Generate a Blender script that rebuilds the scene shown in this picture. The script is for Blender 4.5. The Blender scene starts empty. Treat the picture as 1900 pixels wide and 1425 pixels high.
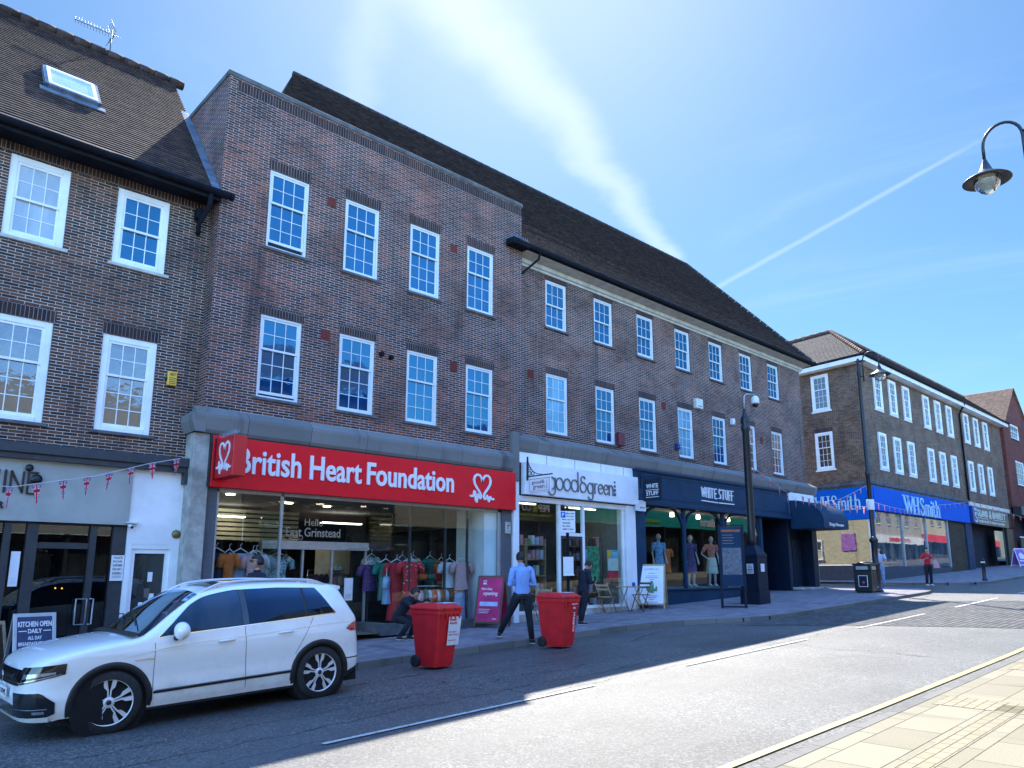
import bpy, math, random
from math import sin, cos, pi, radians, sqrt, atan2, floor
from mathutils import Vector, Matrix
random.seed(7)
S = bpy.context.scene
COL = S.collection
# ---------------------------------------------------------------- camera
cam = bpy.data.objects.new('camera', bpy.data.cameras.new('camera'))
COL.objects.link(cam)
cam.location = (0, 0, 0)
cam.rotation_euler = (radians(90 + 10.703), 0, radians(-43.415))
cam.data.sensor_width = 36
cam.data.lens = 1386.3 * 36 / 1900
cam.data.shift_x = -6 / 1900
cam.data.shift_y = 88 / 1900
cam.data.clip_end = 2000
S.camera = cam
S.view_settings.view_transform = 'Standard'
S.view_settings.look = 'None'
S.view_settings.exposure = 1.30
S.view_settings.gamma = 1
S.cycles.use_denoising = True
S.cycles.max_bounces = 8
S.cycles.transparent_max_bounces = 12
S.cycles.sample_clamp_indirect = 4
# ---------------------------------------------------------------- sun and sky
SUN = Vector((.59, .62, 1)).normalized()
EL = math.asin(SUN.z)
sun = bpy.data.objects.new('sun', bpy.data.lights.new('sun', 'SUN'))
COL.objects.link(sun)
sun.data.energy = 4.8
sun.data.angle = radians(.5)
sun.data.color = (1, .94, .84)
sun.rotation_euler = (-SUN).to_track_quat('-Z', 'Y').to_euler()


class NG:
    def __init__(s, nt):
        s.nt = nt

    def n(s, typ, ins=None, **props):
        nd = s.nt.nodes.new(typ)
        for k, v in props.items():
            setattr(nd, k, v)
        for k, v in (ins or {}).items():
            sk = nd.inputs[k]
            if isinstance(v, bpy.types.NodeSocket):
                s.nt.links.new(v, sk)
            elif isinstance(v, bpy.types.Node):
                s.nt.links.new(v.outputs[0], sk)
            else:
                if isinstance(v, (tuple, list)) and len(v) == 3 and sk.type == 'RGBA':
                    v = (*v, 1)
                sk.default_value = v
        return nd

    def m(s, op, a, b=0.0, c=None, clamp=False):
        i = {0: a, 1: b}
        if c is not None:
            i[2] = c
        return s.n('ShaderNodeMath', i, operation=op, use_clamp=clamp).outputs[0]

    def vm(s, op, a, b=(0, 0, 0)):
        nd = s.n('ShaderNodeVectorMath', {0: a, 1: b}, operation=op)
        return nd.outputs['Value' if op in ('DOT_PRODUCT', 'LENGTH') else 'Vector']

    def mix(s, f, a, b, blend='MIX'):
        nd = s.n('ShaderNodeMix', {0: f, 6: a, 7: b}, data_type='RGBA', blend_type=blend)
        return nd.outputs[2]

    def ramp(s, f, stops, interp='LINEAR'):
        nd = s.n('ShaderNodeValToRGB', {0: f})
        cr = nd.color_ramp
        cr.interpolation = interp
        while len(cr.elements) < len(stops):
            cr.elements.new(.5)
        for e, (p, c) in zip(cr.elements, stops):
            e.position = p
            e.color = (*c, 1) if len(c) == 3 else c
        return nd.outputs[0]

    def noise(s, vec, scale, detail=3, rough=.5, dist=0, out=0):
        return s.n('ShaderNodeTexNoise', {'Vector': vec, 'Scale': scale, 'Detail': detail, 'Roughness': rough, 'Distortion': dist}).outputs[out]

    def smooth(s, v, a, b):
        return s.n('ShaderNodeMapRange', {0: v, 1: a, 2: b, 3: 0.0, 4: 1.0}, interpolation_type='SMOOTHSTEP').outputs[0]

    def scale(s, vec, sc, loc=(0, 0, 0), rot=(0, 0, 0)):
        return s.n('ShaderNodeMapping', {0: vec, 1: loc, 2: rot, 3: sc}).outputs[0]


W = bpy.data.worlds.new("World")
S.world = W
W.use_nodes = True
W.node_tree.nodes.clear()
g = NG(W.node_tree)
sky = g.n('ShaderNodeTexSky', sky_type='NISHITA', sun_disc=False)
sky.sun_elevation = EL
sky.sun_rotation = atan2(SUN.x, SUN.y)
sky.air_density = 1.3
sky.dust_density = .35
sky.ozone_density = 3.5
geo = g.n('ShaderNodeNewGeometry')
dirv = g.vm('MULTIPLY', geo.outputs['Incoming'], (-1, -1, -1))
sep = g.n('ShaderNodeSeparateXYZ', {0: dirv})
zc = g.m('MAXIMUM', sep.outputs[2], .04)
plx = g.m('DIVIDE', sep.outputs[0], zc)
ply = g.m('DIVIDE', sep.outputs[1], zc)
pl = g.n('ShaderNodeCombineXYZ', {0: plx, 1: ply, 2: 0.0}).outputs[0]


def streak(p0, p1, w0, w1, nscale, nstr):
    """a band of cloud on the cloud plane (x/z, y/z) from p0 to p1"""
    p0 = Vector(p0)
    p1 = Vector(p1)
    d = (p1 - p0)
    L = d.length
    d.normalize()
    rel = g.vm('SUBTRACT', pl, (p0.x, p0.y, 0))
    t = g.m('DIVIDE', g.vm('DOT_PRODUCT', rel, (d.x, d.y, 0)), L)
    o = g.vm('DOT_PRODUCT', rel, (-d.y, d.x, 0))
    o = g.m('ADD', o, g.m('MULTIPLY', g.m('SUBTRACT', g.noise(pl, nscale, 4, .6), .5), nstr))
    tc = g.m('MINIMUM', g.m('MAXIMUM', t, 0.0), 1.0)
    w = g.m('ADD', w0, g.m('MULTIPLY', tc, w1 - w0))
    a = g.m('DIVIDE', g.m('ABSOLUTE', o), w)
    k = g.m('SUBTRACT', 1.0, g.smooth(a, 0, 1))
    e = g.m('MULTIPLY', g.smooth(t, -.12, .1), g.m('SUBTRACT', 1.0, g.smooth(t, .85, 1.1)))
    return g.m('MULTIPLY', k, e)


def skyp(px, py):
    """offline helper kept for reference: direction on the cloud plane"""
    M3 = cam.rotation_euler.to_matrix()
    v = M3 @ Vector(((px - 956) / 1386.3, -(py - 800.5) / 1386.3, -1))
    return (v.x / v.z, v.y / v.z, 0)


c1 = streak(skyp(760, -120), skyp(1290, 530), .13, .045, 3.2, .16)
c2 = streak(skyp(740, -40), skyp(620, 260), .10, .05, 3.5, .18)
c3 = streak(skyp(1310, 545), skyp(1800, 270), .028, .016, 6, .015)
cir = g.smooth(g.noise(g.scale(pl, (.9, .45, 1), rot=(0, 0, .5)), 1.6, 6, .62, .6), .5, .85)
mask = g.m('ADD', g.m('MULTIPLY', c1, .50), g.m('ADD', g.m('MULTIPLY', c2, .22), g.m('MULTIPLY', c3, .30)))
mask = g.m('ADD', mask, g.m('MULTIPLY', cir, .28), clamp=True)
glow = g.m('POWER', g.m('MAXIMUM', g.vm('DOT_PRODUCT', dirv, tuple(SUN)), 0.0), 14)
cloudc = g.mix(glow, (5.6, 6.9, 8.4), (7.6, 8.3, 8.8))
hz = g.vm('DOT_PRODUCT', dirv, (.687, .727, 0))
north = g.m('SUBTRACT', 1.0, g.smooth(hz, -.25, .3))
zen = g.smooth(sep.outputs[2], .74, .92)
fill_boost = g.m('ADD', g.m('MULTIPLY', north, 1.0), g.m('MULTIPLY', zen, .7), clamp=True)  # added sky brightening behind camera and overhead, as fill for the shaded street
tint = g.mix(fill_boost, (.585, .83, 1.0), (2.8, 4.1, 5.7))
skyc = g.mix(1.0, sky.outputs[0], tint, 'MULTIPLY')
veil = g.m('MULTIPLY', g.m('POWER', g.m('MAXIMUM', g.vm('DOT_PRODUCT', dirv, tuple(SUN)), 0.0), 17), .66)
skyc = g.mix(veil, skyc, (5.3, 6.2, 7.4))
skyc = g.mix(mask, skyc, cloudc)
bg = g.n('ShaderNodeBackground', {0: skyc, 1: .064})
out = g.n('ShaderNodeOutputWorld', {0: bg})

# ---------------------------------------------------------------- material helpers
MATS = {}


def newmat(name):
    m = bpy.data.materials.new(name)
    m.use_nodes = True
    m.node_tree.nodes.clear()
    MATS[name] = m
    return m, NG(m.node_tree)


def finish(m, g, col, rough=.6, metal=0.0, bump=None, bstr=.3, bdist=.01, spec=.5, coat=0.0, **extra):
    ins = {'Base Color': col, 'Roughness': rough, 'Metallic': metal, 'Specular IOR Level': spec, 'Coat Weight': coat}
    ins.update(extra)
    if bump is not None:
        ins['Normal'] = g.n('ShaderNodeBump', {'Strength': bstr, 'Distance': bdist, 'Height': bump}).outputs[0]
    b = g.n('ShaderNodeBsdfPrincipled', ins)
    g.n('ShaderNodeOutputMaterial', {0: b})
    return m


def plain(name, col, rough=.55, metal=0.0, var=.18, vs=6, bump=0, bs=60, spec=.5, coat=0.0, dirt=0.0, **extra):
    m, g = newmat(name)
    tc = g.n('ShaderNodeTexCoord').outputs['Object']
    n1 = g.noise(tc, vs, 4, .6)
    a = tuple(c * (1 - var) for c in col)
    b = tuple(min(1, c * (1 + var)) for c in col)
    c = g.mix(g.smooth(n1, .3, .7), a, b)
    if dirt:
        d = g.smooth(g.noise(tc, vs * .4, 6, .7, .4), .48, .72)
        c = g.mix(g.m('MULTIPLY', d, dirt), c, tuple(x * .35 + .01 for x in col))
    r = g.m('ADD', rough - .06, g.m('MULTIPLY', g.noise(tc, vs * 2.3, 3), .12))
    h = g.noise(tc, bs, 3) if bump else None
    return finish(m, g, c, r, metal, h, bump, .01, spec, coat, **extra)


def brickmat(name, ramp, mortar, bw=.2255, bh=.0557, mo=.0055, spot=.5):
    m, g = newmat(name)
    uv = g.n('ShaderNodeUVMap').outputs[0]
    wob = g.vm('ADD', uv, g.vm('MULTIPLY', g.vm('SUBTRACT', g.noise(uv, 9, 2, out=1), (.5, .5, .5)), (.006, .006, 0)))
    br = g.n('ShaderNodeTexBrick', {'Vector': wob, 'Color1': (0, 0, 0), 'Color2': (1, 1, 1), 'Mortar': (.5, .5, .5), 'Scale': 1.0, 'Mortar Size': mo, 'Mortar Smooth': .15, 'Bias': 0.0, 'Brick Width': bw, 'Row Height': bh}, offset=.5, squash_frequency=2, squash=1.0)
    val = g.n('ShaderNodeRGBToBW', {0: br.outputs[0]}).outputs[0]
    big = g.noise(uv, .55, 4, .6)
    v2 = g.m('ADD', g.m('MULTIPLY', val, 1 - spot * .5), g.m('MULTIPLY', g.m('SUBTRACT', big, .38), spot * 1.5), clamp=True)
    c = g.ramp(v2, ramp)
    fine = g.noise(uv, 45, 3, .7)
    c = g.mix(g.m('MULTIPLY', fine, .42), c, (.015, .012, .014))
    mort = g.mix(g.smooth(g.noise(uv, .9, 5, .65), .35, .7), mortar, tuple(x * .42 for x in mortar))
    c = g.mix(br.outputs[1], c, mort)
    stx = g.noise(g.scale(uv, (1.3, .16, 1)), 1.6, 5, .6)
    c = g.mix(g.m('MULTIPLY', g.smooth(stx, .52, .75), .55), c, (.018, .017, .022))
    h = g.m('ADD', g.m('MULTIPLY', br.outputs[1], -1.0), g.m('MULTIPLY', fine, .35))
    return finish(m, g, c, .85, 0, h, .5, .006, .3)


R_dark = [(0, (.024, .016, .017)), (.25, (.062, .032, .026)), (.45, (.11, .045, .033)), (.65, (.19, .062, .038)), (.85, (.28, .08, .045)), (1, (.38, .13, .07))]
R_left = [(0, (.026, .017, .015)), (.35, (.075, .040, .028)), (.6, (.135, .062, .038)), (.85, (.20, .075, .042)), (1, (.26, .14, .075))]
R_mid = [(0, (.024, .015, .015)), (.35, (.085, .040, .030)), (.6, (.155, .062, .040)), (.85, (.23, .082, .048)), (1, (.32, .13, .07))]
R_whs = [(0, (.030, .018, .013)), (.4, (.11, .056, .032)), (.7, (.19, .095, .050)), (1, (.28, .15, .08))]
R_red = [(0, (.08, .018, .014)), (.5, (.19, .036, .025)), (1, (.28, .06, .035))]
brickmat('brick_bhf', R_dark, (.58, .48, .45), spot=.8)
brickmat('brick_left', R_left, (.62, .54, .47))
brickmat('brick_mid', R_mid, (.60, .51, .47), spot=.7)
brickmat('brick_whs', R_whs, (.46, .38, .31), mo=.0055)
brickmat('brick_red', R_red, (.2, .12, .1))
brickmat('brick_cream', [(0, (.62, .56, .36)), (1, (.78, .73, .52))], (.42, .37, .25), bw=.22, bh=.075)
brickmat('brick_brown', [(0, (.05, .035, .02)), (1, (.12, .085, .05))], (.1, .08, .06), bw=.22, bh=.075)
brickmat('soldier', [(0, (.025, .016, .018)), (.5, (.055, .03, .027)), (1, (.10, .05, .035))], (.30, .26, .25), bw=.064, bh=.9, mo=.005)
brickmat('terracotta', [(0, (.26, .04, .03)), (1, (.36, .07, .045))], (.05, .015, .015), bw=.03, bh=.03, mo=.004)
brickmat('stone_block', [(0, (.19, .19, .185)), (1, (.30, .295, .28))], (.06, .06, .06), bw=1.35, bh=5, mo=.006, spot=.8)
brickmat('slab_paving', [(0, (.28, .25, .17)), (.5, (.33, .295, .20)), (1, (.37, .335, .235))], (.10, .09, .06), bw=.75, bh=.45, mo=.006, spot=.5)
brickmat('block_paving', [(0, (.33, .285, .18)), (1, (.40, .35, .23))], (.14, .12, .08), bw=.2, bh=.1, mo=.006)
brickmat('far_paving', [(0, (.22, .20, .22)), (1, (.36, .32, .34))], (.06, .055, .055), bw=.4, bh=.2, mo=.005)
brickmat('setts', [(0, (.09, .09, .09)), (1, (.20, .20, .19))], (.028, .028, .028), bw=.26, bh=.14, mo=.022)
brickmat('kerb_stone', [(0, (.17, .165, .15)), (1, (.27, .255, .22))], (.04, .04, .04), bw=.9, bh=3, mo=.006)
brickmat('grey_cladding', [(0, (.17, .18, .20)), (1, (.25, .26, .28))], (.10, .10, .11), bw=.3, bh=.012, mo=.003)


def tilemat(name, ramp, tw=.165):
    m, g = newmat(name)
    uv = g.n('ShaderNodeUVMap').outputs[0]
    br = g.n('ShaderNodeTexBrick', {'Vector': uv, 'Color1': (0, 0, 0), 'Color2': (1, 1, 1), 'Mortar': (.3, .3, .3), 'Scale': 1.0, 'Mortar Size': .003, 'Brick Width': tw, 'Row Height': .1}, offset=.5)
    val = g.n('ShaderNodeRGBToBW', {0: br.outputs[0]}).outputs[0]
    v = g.m('ADD', g.m('MULTIPLY', val, .7), g.m('MULTIPLY', g.noise(uv, .7, 5, .65), .45), clamp=True)
    c = g.ramp(v, ramp)
    lich = g.smooth(g.noise(uv, 13, 5, .7), .60, .68)
    c = g.mix(g.m('MULTIPLY', lich, .45), c, (.20, .19, .17))
    c = g.mix(br.outputs[1], c, (.012, .01, .01))
    h = g.m('ADD', g.m('MULTIPLY', br.outputs[1], -1.0), g.m('MULTIPLY', val, .6))
    return finish(m, g, c, .8, 0, h, .6, .01, .35)


tilemat('tile_dark', [(0, (.018, .012, .012)), (.5, (.045, .027, .023)), (1, (.10, .06, .045))])
tilemat('tile_mid', [(0, (.016, .015, .020)), (.5, (.034, .029, .036)), (1, (.07, .055, .056))])
tilemat('tile_red', [(0, (.10, .05, .035)), (.5, (.19, .10, .065)), (1, (.3, .18, .12))])


def asphaltmat():
    m, g = newmat('asphalt')
    uv = g.n('ShaderNodeUVMap').outputs[0]
    sp = g.n('ShaderNodeTexVoronoi', {'Vector': uv, 'Scale': 48.0, 'Randomness': 1.0})
    spk = g.n('ShaderNodeRGBToBW', {0: sp.outputs['Color']}).outputs[0]
    c = g.ramp(spk, [(0, (.022, .024, .026)), (.5, (.074, .077, .076)), (1, (.27, .268, .245))])
    big = g.noise(uv, .35, 5, .65)
    c = g.mix(g.smooth(big, .38, .62), c, g.mix(1.0, c, (.60, .60, .62), 'MULTIPLY'))
    c = g.mix(g.m('MULTIPLY', g.smooth(g.noise(uv, .9, 7, .75, 1.0), .57, .66), .6), c, (.045, .045, .048))
    tr = g.smooth(g.noise(g.scale(uv, (.05, 1.1, 1)), 1.2, 4, .6), .42, .65)
    c = g.mix(g.m('MULTIPLY', tr, .45), c, (.10, .10, .098))
    sx = g.n('ShaderNodeSeparateXYZ', {0: uv})
    wob = g.m('MULTIPLY', g.m('SUBTRACT', g.noise(uv, .8, 8, .65), .5), .9)
    crk = None
    for yc, w, x0, x1 in ((7.75, .022, -9, 16), (8.45, .018, 0, 10), (7.1, .014, -5, 60), (9.0, .014, 4, 9)):
        d = g.m('ABSOLUTE', g.m('SUBTRACT', g.m('ADD', sx.outputs[1], wob), yc))
        k = g.m('SUBTRACT', 1.0, g.smooth(d, w * .4, w))
        k = g.m('MULTIPLY', k, g.m('MULTIPLY', g.m('GREATER_THAN', sx.outputs[0], x0), g.m('LESS_THAN', sx.outputs[0], x1)))
        crk = k if crk is None else g.m('MAXIMUM', crk, k)
    for xc, y0, y1 in ((7.2, 7.2, 9.2), (13.5, 4.2, 7.6)):
        d = g.m('ABSOLUTE', g.m('SUBTRACT', g.m('ADD', sx.outputs[0], g.m('MULTIPLY', wob, 2.2)), xc))
        k = g.m('SUBTRACT', 1.0, g.smooth(d, .008, .022))
        k = g.m('MULTIPLY', k, g.m('MULTIPLY', g.m('GREATER_THAN', sx.outputs[1], y0), g.m('LESS_THAN', sx.outputs[1], y1)))
        crk = g.m('MAXIMUM', crk, k)
    c = g.mix(g.m('MULTIPLY', crk, .85), c, (.012, .012, .013))
    h = g.m('ADD', g.m('MULTIPLY', spk, .6), g.m('SUBTRACT', g.noise(uv, 110, 2), g.m('MULTIPLY', crk, 1.5)))
    return finish(m, g, c, .5, 0, h, .8, .011, .55)


asphaltmat()


def paintmat(name, col, wear=.5):
    m, g = newmat(name)
    uv = g.n('ShaderNodeUVMap').outputs[0]
    w = g.smooth(g.noise(uv, 14, 6, .75), .62 - wear * .3, .72 - wear * .2)
    c = g.mix(w, col, (.075, .075, .075))
    return finish(m, g, c, .6, 0, g.noise(uv, 120, 2), .4, .004)


paintmat('paint_white', (.72, .72, .70), .35)
paintmat('paint_faint', (.30, .30, .30), .8)
paintmat('paint_worn', (.46, .46, .44), .35)
paintmat('paint_yellow', (.60, .47, .15), .25)


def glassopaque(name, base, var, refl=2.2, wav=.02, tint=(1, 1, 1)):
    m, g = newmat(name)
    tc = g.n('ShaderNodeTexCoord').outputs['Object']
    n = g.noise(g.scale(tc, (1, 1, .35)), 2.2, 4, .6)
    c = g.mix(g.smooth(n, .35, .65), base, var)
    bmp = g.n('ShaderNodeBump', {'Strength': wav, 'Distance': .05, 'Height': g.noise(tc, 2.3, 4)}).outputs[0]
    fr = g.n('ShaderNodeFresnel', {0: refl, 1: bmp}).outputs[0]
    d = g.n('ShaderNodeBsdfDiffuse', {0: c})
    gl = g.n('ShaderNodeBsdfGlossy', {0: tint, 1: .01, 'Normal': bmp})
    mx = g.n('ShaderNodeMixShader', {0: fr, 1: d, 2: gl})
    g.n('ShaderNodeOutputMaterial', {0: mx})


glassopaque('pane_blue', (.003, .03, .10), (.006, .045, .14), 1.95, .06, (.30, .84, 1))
glassopaque('pane_curtain', (.07, .18, .26), (.16, .34, .44), 2.0, .04, (.45, .85, 1))
glassopaque('pane_wavy', (.05, .06, .06), (.10, .10, .09), 2.1, .22)
glassopaque('pane_net', (.30, .36, .40), (.42, .47, .50), 1.7, .03)
glassopaque('pane_dark', (.015, .02, .022), (.05, .06, .06), 1.8, .03)
glassopaque('pane_far', (.03, .05, .07), (.09, .12, .14), 2.2, .02)


def shopglass(name, tr, ior):
    m, g = newmat(name)
    tc = g.n('ShaderNodeTexCoord').outputs['Object']
    bmp = g.n('ShaderNodeBump', {'Strength': .012, 'Distance': .05, 'Height': g.noise(tc, .9, 2)}).outputs[0]
    fr = g.n('ShaderNodeFresnel', {0: ior, 1: bmp}).outputs[0]
    fr = g.m('MULTIPLY', fr, g.m('SUBTRACT', 1.0, g.n('ShaderNodeNewGeometry').outputs['Backfacing']))
    t = g.n('ShaderNodeBsdfTransparent', {0: tr})
    gl = g.n('ShaderNodeBsdfGlossy', {0: (1, 1, 1), 1: .0, 'Normal': bmp})
    mx = g.n('ShaderNodeMixShader', {0: fr, 1: t, 2: gl})
    g.n('ShaderNodeOutputMaterial', {0: mx})


shopglass('shop_glass', (.88, .94, .94), 1.55)
shopglass('shop_glass_dark', (.5, .55, .58), 1.7)


def emit(name, col, st):
    m, g = newmat(name)
    e = g.n('ShaderNodeEmission', {0: col, 1: st})
    g.n('ShaderNodeOutputMaterial', {0: e})


emit('lamp_warm', (1, .82, .5), 8.0)
emit('lamp_amber', (1, .5, .08), 2.5)
emit('lamp_tube', (1, .93, .78), 3.0)

plain('stone', (.40, .385, .34), .85, var=.3, vs=3, bump=.3, dirt=.6)
plain('stone_dark', (.10, .105, .11), .9, var=.35, vs=3, bump=.3, dirt=.7)
plain('sill_stone', (.10, .10, .11), .9, var=.3, vs=8, bump=.2)
plain('upvc', (.66, .69, .72), .35, var=.05, vs=3)
plain('white_paint', (.84, .85, .85), .5, var=.07, vs=2, dirt=.12)
plain('white_board', (.80, .81, .83), .35, var=.05, vs=2, dirt=.05)
plain('black_gutter', (.008, .010, .016), .8, spec=.15, var=.3, vs=4)
plain('soffit_white', (.50, .48, .43), .7, var=.15, vs=4, dirt=.3)
plain('lead', (.10, .13, .17), .55, var=.3, vs=5)
plain('red_sign', (.80, .008, .018), .4, var=.05, vs=2, spec=.25)
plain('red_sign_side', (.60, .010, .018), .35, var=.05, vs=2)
plain('letter_white', (.80, .80, .82), .4, var=.03)
plain('letter_grey', (.17, .18, .20), .35, .6, var=.1)
plain('black_paint', (.010, .011, .013), .35, var=.3, vs=6)
plain('iron_black', (.012, .013, .018), .38, var=.25, vs=9, bump=.05)
plain('navy_paint', (.010, .040, .085), .6, spec=.2, var=.15, vs=2, dirt=.15)
plain('navy_dark', (.006, .014, .032), .5, spec=.25, var=.2, vs=3)
plain('blue_sign', (.0, .11, .52), .65, var=.06, vs=1.5, spec=.12)
plain('letter_sky', (.42, .72, .85), .4, var=.04)
plain('green_sign', (.018, .065, .06), .4, var=.12)
plain('letter_cream', (.62, .64, .55), .5, var=.08)
plain('grey_fascia', (.36, .37, .34), .6, var=.1, vs=2, bump=.08, bs=200)
plain('steel', (.40, .42, .44), .4, .55, var=.1)
plain('chrome', (.8, .8, .82), .12, 1.0, var=.03)
plain('dark_frame', (.030, .035, .042), .5, var=.2)
plain('interior_wall', (.20, .20, .17), .9, var=.1)
plain('interior_cream', (.68, .62, .44), .8, var=.1)
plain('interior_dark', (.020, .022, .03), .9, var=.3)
plain('interior_floor', (.13, .11, .10), .6, var=.3)
plain('interior_ceiling', (.17, .17, .17), .9, var=.1)
plain('wood_pale', (.42, .29, .17), .6, var=.25, vs=20)
plain('wood_dark', (.13, .07, .04), .6, var=.3, vs=20)
plain('yellow_box', (.78, .46, .03), .45, var=.08, dirt=.1)
plain('paper', (.78, .79, .82), .7, var=.04)
plain('plastic_white', (.70, .71, .70), .4, var=.06)
plain('teal_sign', (.0, .22, .20), .4, var=.06)
plain('maroon', (.13, .012, .025), .5, var=.1)
plain('cream_render', (.40, .37, .29), .9, var=.08, dirt=.15)
plain('grey_plinth', (.045, .06, .085), .7, var=.2, dirt=.2)
plain('green_dark', (.010, .02, .02), .5, var=.2)
plain('purple_poster', (.35, .12, .5), .5, var=.3, vs=9)
plain('line_dark', (.02, .02, .022), .7, var=.1)

# ---------------------------------------------------------------- mesh builder
OFF = {}


class MB:
    def __init__(s, tf=None):
        s.v = []
        s.f = []
        s.m = []
        s.uv = []
        s.sm = []
        s.tf = tf

    def vert(s, p):
        s.v.append(tuple(p))
        return len(s.v) - 1

    def _uv(s, pts):
        a, b, c = Vector(pts[0]), Vector(pts[1]), Vector(pts[2])
        n = (b - a).cross(c - a)
        if n.length < 1e-12 and len(pts) > 3:
            n = (c - a).cross(Vector(pts[3]) - a)
        ax, ay, az = abs(n.x), abs(n.y), abs(n.z)
        if ay >= ax and ay >= az * .8:
            return [(p[0], p[2]) for p in pts]
        if ax >= ay and ax >= az * .8:
            return [(p[1], p[2]) for p in pts]
        return [(p[0], p[1]) for p in pts]

    def face(s, pts, m=0, uv=None, sm=False):
        i0 = len(s.v)
        s.v += [tuple(p) for p in pts]
        s.f.append(tuple(range(i0, i0 + len(pts))))
        s.m.append(m)
        s.uv.append(uv or s._uv(pts))
        s.sm.append(sm)

    def idx(s, ids, m=0, uv=None, sm=True):
        s.f.append(tuple(ids))
        s.m.append(m)
        s.uv.append(uv or s._uv([s.v[i] for i in ids]))
        s.sm.append(sm)

    def box(s, x0, x1, y0, y1, z0, z1, m=0, skip='', bev=0):
        if x0 > x1: x0, x1 = x1, x0
        if y0 > y1: y0, y1 = y1, y0
        if z0 > z1: z0, z1 = z1, z0
        if bev and min(x1 - x0, y1 - y0, z1 - z0) > 2.2 * bev:
            s.bevbox(x0, x1, y0, y1, z0, z1, m, bev)
            return
        P = lambda a, b, c: ((x0, x1)[a], (y0, y1)[b], (z0, z1)[c])
        fs = {'f': ((0, 0, 0), (1, 0, 0), (1, 0, 1), (0, 0, 1)), 'b': ((1, 1, 0), (0, 1, 0), (0, 1, 1), (1, 1, 1)),
              'l': ((0, 1, 0), (0, 0, 0), (0, 0, 1), (0, 1, 1)), 'r': ((1, 0, 0), (1, 1, 0), (1, 1, 1), (1, 0, 1)),
              't': ((0, 0, 1), (1, 0, 1), (1, 1, 1), (0, 1, 1)), 'd': ((0, 1, 0), (1, 1, 0), (1, 0, 0), (0, 0, 0))}
        for k, q in fs.items():
            if k not in skip:
                s.face([P(*c) for c in q], m)

    def bevbox(s, x0, x1, y0, y1, z0, z1, m, b):
        xs, ys, zs = (x0, x1), (y0, y1), (z0, z1)
        V = {}
        for i in (0, 1):
            for j in (0, 1):
                for k in (0, 1):
                    sx, sy, sz = (1, -1)[i], (1, -1)[j], (1, -1)[k]
                    for a in 'xyz':
                        V[i, j, k, a] = (xs[i] + (0 if a == 'x' else sx * b), ys[j] + (0 if a == 'y' else sy * b), zs[k] + (0 if a == 'z' else sz * b))
        g = lambda *q: [V[t] for t in q]
        for i in (0, 1):
            s._of(g((i, 0, 0, 'x'), (i, 1, 0, 'x'), (i, 1, 1, 'x'), (i, 0, 1, 'x')), m, x0, x1, y0, y1, z0, z1)
            s._of(g((0, i, 0, 'y'), (1, i, 0, 'y'), (1, i, 1, 'y'), (0, i, 1, 'y')), m, x0, x1, y0, y1, z0, z1)
            s._of(g((0, 0, i, 'z'), (1, 0, i, 'z'), (1, 1, i, 'z'), (0, 1, i, 'z')), m, x0, x1, y0, y1, z0, z1)
            for j in (0, 1):
                s._of(g((i, j, 0, 'x'), (i, j, 1, 'x'), (i, j, 1, 'y'), (i, j, 0, 'y')), m, x0, x1, y0, y1, z0, z1)
                s._of(g((i, 0, j, 'x'), (i, 1, j, 'x'), (i, 1, j, 'z'), (i, 0, j, 'z')), m, x0, x1, y0, y1, z0, z1)
                s._of(g((0, i, j, 'y'), (1, i, j, 'y'), (1, i, j, 'z'), (0, i, j, 'z')), m, x0, x1, y0, y1, z0, z1)
                for k in (0, 1):
                    s._of(g((i, j, k, 'x'), (i, j, k, 'y'), (i, j, k, 'z')), m, x0, x1, y0, y1, z0, z1)

    def _of(s, pts, m, x0, x1, y0, y1, z0, z1):
        c = Vector(((x0 + x1) / 2, (y0 + y1) / 2, (z0 + z1) / 2))
        a, b, d = Vector(pts[0]), Vector(pts[1]), Vector(pts[2])
        if (b - a).cross(d - a).dot((a + b + d) / 3 - c) < 0:
            pts = pts[::-1]
        s.face(pts, m)

    def prism(s, poly, y0, y1, m=0, axis='y'):
        """extrude polygon [(u,w)] between y0,y1. axis y: (x,z); x: (y,z); z: (x,y)"""
        F = {'y': lambda p, t: (p[0], t, p[1]), 'x': lambda p, t: (t, p[0], p[1]), 'z': lambda p, t: (p[0], p[1], t)}[axis]
        n = len(poly)
        area = sum(poly[i][0] * poly[(i + 1) % n][1] - poly[(i + 1) % n][0] * poly[i][1] for i in range(n))
        if area < 0:
            poly = poly[::-1]
        a = [F(p, y0) for p in poly]
        b = [F(p, y1) for p in poly]
        flip = (axis == 'y') == (y1 > y0)
        # front cap normal toward -axis when y1>y0 for axis y with ccw (x,z)
        s.face(a if flip else a[::-1], m)
        s.face(b[::-1] if flip else b, m)
        for i in range(n):
            j = (i + 1) % n
            q = [a[i], b[i], b[j], a[j]]
            s.face(q if flip else q[::-1], m)

    def tube(s, pts, r, m=0, n=10, caps=True, sm=True):
        pts = [Vector(p) for p in pts]
        rs = r if isinstance(r, (list, tuple)) else [r] * len(pts)
        rings = []
        up = Vector((0, 0, 1))
        prev = None
        for i, p in enumerate(pts):
            d = (pts[min(i + 1, len(pts) - 1)] - pts[max(i - 1, 0)]).normalized()
            if prev is None:
                a = d.cross(up if abs(d.z) < .95 else Vector((1, 0, 0))).normalized()
            else:
                a = (prev - d * prev.dot(d)).normalized()
            prev = a
            b = d.cross(a)
            rings.append([s.vert(p + (a * cos(2 * pi * k / n) + b * sin(2 * pi * k / n)) * rs[i]) for k in range(n)])
        for i in range(len(rings) - 1):
            for k in range(n):
                s.idx((rings[i][k], rings[i][(k + 1) % n], rings[i + 1][(k + 1) % n], rings[i + 1][k]), m, sm=sm)
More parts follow.
